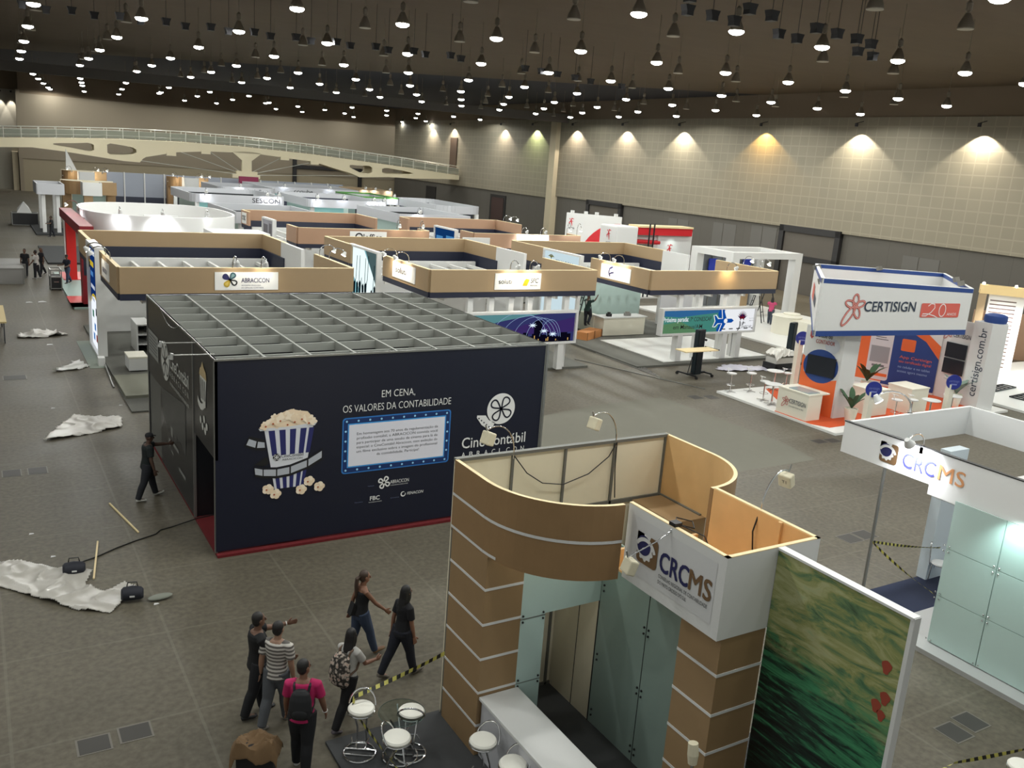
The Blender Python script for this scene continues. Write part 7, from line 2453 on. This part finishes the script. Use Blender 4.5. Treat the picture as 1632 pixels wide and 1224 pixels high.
# plastic sheets crumpled on the floor
def sheet(name, outline, label, hmax, seed, m, cell=.1, thick=.008, ridge=None):
    """crumpled sheet: a grid clipped to the outline, folded by layered noise"""
    from mathutils import noise
    xs = [p[0] for p in outline]
    ys = [p[1] for p in outline]
    def inside(x, y):
        c = False
        n = len(outline)
        for i in range(n):
            (x0, y0), (x1, y1) = outline[i], outline[i - 1]
            if (y0 > y) != (y1 > y) and x < (x1 - x0) * (y - y0) / (y1 - y0) + x0:
                c = not c
        return c
    nx, ny = int((max(xs) - min(xs)) / cell) + 1, int((max(ys) - min(ys)) / cell) + 1
    m_ = MB()
    def zz(x, y):
        v = max(0, noise.noise(V((x * 1.3 + y * .5, y * 1.1, seed))) + .1) * 1.6 + .7 * (1 - abs(noise.noise(V((x * 2.2 + y, y * 1.6 - x, seed + 9))))) ** 6 + .15 * abs(noise.noise(V((x * 7, y * 5, seed + 3))))
        return .012 + hmax * v
    for i in range(nx):
        for j in range(ny):
            x, y = min(xs) + i * cell, min(ys) + j * cell
            if inside(x + cell / 2, y + cell / 2):
                q = [(x, y), (x + cell, y), (x + cell, y + cell), (x, y + cell)]
                m_.face([(a, b, zz(a, b)) for a, b in q])
    o = m_.build(name, m, None, smooth=True)
    s = o.modifiers.new('thick', 'SOLIDIFY')
    s.thickness = thick
    s.offset = 1
    return tag(o, label, 'sheet')
SHINY = mat('shiny_white_vinyl', (176, 172, 164), .3, spec=.6)
sheet('plastic_sheet', [(1.40, 27.75), (2.05, 29.5), (2.4, 30.15), (3.75, 29.6), (3.6, 28.5), (2.5, 28.0)], 'crumpled white vinyl sheet on the bare floor beside the cinema booth', .08, 1.3, SHINY, .05)
sheet('plastic_sheet', [(-.3, 19.9), (.62, 19.4), (1.2, 18.8), (1.7, 18.5), (1.5, 18.1), (1.8, 17.65), (2.2, 17.85), (2.36, 17.55), (2.12, 17.3), (2.0, 16.95), (1.8, 16.7), (1.25, 17.05), (.6, 17.85), (.15, 18.45), (-.3, 18.9)],
      'long crumpled white vinyl sheet with two dark bags on it', .09, 4.1, SHINY, .035)
sheet('plastic_sheet', [(1.4, 42.5), (1.45, 43.1), (2.7, 44.0), (3.4, 42.9), (2.1, 42.3)], 'pale crumpled sheet on the floor by the work table', .16, 2.2, SHINY, .13)
sheet('plastic_film', [(2.2, 36.1), (3.2, 37.6), (3.6, 36.7), (3.0, 36.2)], 'thin crumpled clear film on the floor near the metal pole', .12, 6.2, mat('clear_film', (190, 190, 184), .3), .1)
sheet('plastic_film', [(29.6, 30.0), (30.8, 30.7), (34.0, 29.2), (33.8, 28.8), (31.4, 29.4), (30.2, 29.5)], 'pale crumpled film strip on the floor between the two lift masts', .07, 7.2, mat('lilac_film', (186, 184, 196), .35), .12)
def duffel(x, y, rz, label, L=.36, tool=True):
    rt = thing('tool_bag', label, 'bag', (x, y, .02), rz)
    b = MB()
    loft(b, [(V((-L / 2, 0, .12)), V((0, .09, 0)), V((0, 0, .10))), (V((-L * .4, 0, .13)), V((0, .14, 0)), V((0, 0, .13))), (V((0, 0, .14)), V((0, .15, 0)), V((0, 0, .14))), (V((L * .4, 0, .13)), V((0, .13, 0)), V((0, 0, .12))), (V((L / 2, 0, .12)), V((0, .08, 0)), V((0, 0, .09)))], 16)
    b.build('body', mat('navy_black_fabric', (26, 28, 38), .7), rt, smooth=True)
    MB().tube([(-L * .25, .06, .24), (-L * .2, .05, .34), (L * .2, .05, .34), (L * .25, .06, .24)], .012, 6).build('handle', BLACK, rt)
    MB().box(-.04, .05, -.16, -.15, .12, .15).build('tag', WHITE, rt)
duffel(1.36, 18.6, -.1, 'dark fabric tool bag standing on the end of the long vinyl sheet, with a cable', .42)
duffel(2.24, 17.08, -.2, 'dark fabric bag lying half under the edge of the long vinyl sheet', .4)
tag(MB().tube([(1.4, 18.95, .05), (1.53, 19.13, .02), (1.87, 19.31, .015), (2.29, 19.61, .015), (2.72, 19.85, .015), (3.16, 20.05, .015), (3.3, 20.25, .015), (3.55, 20.33, .015), (4.2, 20.52, .07), (5.2, 20.7, .075)], .014, 6).build('power_cable', CABLE), 'black power cable from the tool bag to the doorway of the dark booth', 'cable')
tag(MB().bar((2.47, 22.27, .02), (2.83, 20.27, .02), .035, .03).build('wooden_stick', PINE), 'thin pale stick on the floor near the worker in the cap', 'stick')
tag(MB().bar((1.96, 20.06, .03), (1.68, 18.24, .03), .035, .03).build('wooden_stick', PINE), 'thin pale stick on the floor beside the tool bag with the cable', 'stick')
bg = thing('clear_bag', 'clear plastic bag lying beside the second dark bag', 'bag', (2.72, 16.92, .01))
b = MB()
ell(b, V((0, 0, .05)), V((.24, .03, 0)), V((-.02, .10, 0)), V((0, 0, .05)))
b.build('film', mat('milky_clear_film', (176, 180, 168), .25, trans=.5), bg, smooth=True)
for x, y, s, lab in ((.72, 21.03, .05, 'small crushed white cup on the bare floor'), (1.9, 31.2, .06, 'scrap of white paper on the floor past the crumpled sheet'), (3.9, 31.0, .06, 'scrap of white paper on the floor by the booth corner'),
                     (2.5, 41.0, .12, 'white paper scrap by the carpet strip'), (2.3, 51.5, .16, 'white paper scrap on the floor before the flight case'), (2.9, 51.6, .2, 'larger white paper scrap on the floor before the flight case'),
                     (1.05, 19.65, .05, 'thin white scrap beside the tool bag'), (2.62, 16.75, .05, 'small white cup by the clear bag')):
    m = MB()
    m.mesh([(-s, -s * .6, .005), (s * 1.1, -s * .5, .012), (s * .8, s * .7, .005), (-s * .7, s * .5, .02), (s * .2, -s * .1, s * .3)], [(0, 1, 4), (1, 2, 4), (2, 3, 4), (3, 0, 4), (3, 2, 1, 0)])
    o = tag(m.build('paper_scrap', WHITE), lab, 'scrap')
    o.location = (x, y, 0)
# floor hatches
HAT = mat('dark_hatch_plate', (66, 64, 60), .55, metal=.3)
HFR = mat('hatch_rim', (104, 100, 92), .5)
for i, (x, y, w, d, lab) in enumerate(((1.08, 12.75, .42, .36, 'dark floor hatch plate on the bare floor below the three walkers'), (1.66, 12.81, .42, .36, 'dark floor hatch plate next to another below the three walkers'),
        (.5, 25.25, .4, .5, 'dark floor hatch plate beside the vinyl sheet on the bare floor'), (1.1, 25.25, .42, .5, 'second dark floor hatch plate beside the vinyl sheet'),
        (19.0, 13.66, .5, .45, 'dark floor hatch plate behind the thin pole'), (19.6, 13.68, .5, .45, 'second dark floor hatch plate behind the thin pole'),
        (13.73, 7.24, .42, .42, 'dark floor hatch plate beyond the green picture panel'), (14.3, 7.3, .42, .42, 'second dark floor hatch plate beyond the green picture panel'),
        (25.04, 26.28, .5, .5, 'dark floor hatch plate near the corner of the white floor'), (25.75, 26.1, .5, .5, 'second dark floor hatch plate near the corner of the white floor'),
        (25.9, 20.0, .5, .4, 'dark floor hatch plate before the orange floor'), (25.3, 20.1, .5, .4, 'second dark floor hatch plate before the orange floor'), (1.0, 35.6, .7, .6, 'dark floor hatch plate out in the open aisle'))):
    rt = thing('floor_hatch', lab, 'hatch', (x, y, 0), group='floor hatch plates', world=True)
    MB().box(x - w / 2, x + w / 2, y - d / 2, y + d / 2, 0, .008).build('plate', HAT, rt)
    MB().box(x - w / 2 - .03, x + w / 2 + .03, y - d / 2 - .03, y + d / 2 + .03, 0, .005).build('rim', HFR, rt)
struct(MB().plan([(17.43, 25.79), (20.12, 26.41), (23.58, 26.68), (23.72, 24.74), (23.79, 20.18), (23.44, 18.64), (19.93, 18.64), (14.0, 18.6), (14.0, 25.4)], 0, .002).build('floor', mat('grey_green_floor_bay', (104, 102, 90), .8, var=.05, scale=3)))
tag(MB().bar((26.4, 27.2, .02), (24.0, 33.5, .02), .05, .04).build('metal_rail', ALU), 'long thin metal rail on the floor pointing at the lift mast', 'rail')
tag(MB().box(13.0, 16.3, 31.4, 32.6, 0, .1).build('floor_slab', mat('grey_green_slab', (150, 150, 132), .7)), 'low grey floor slab beside the cinema booth and the purple lightbox', 'slab')
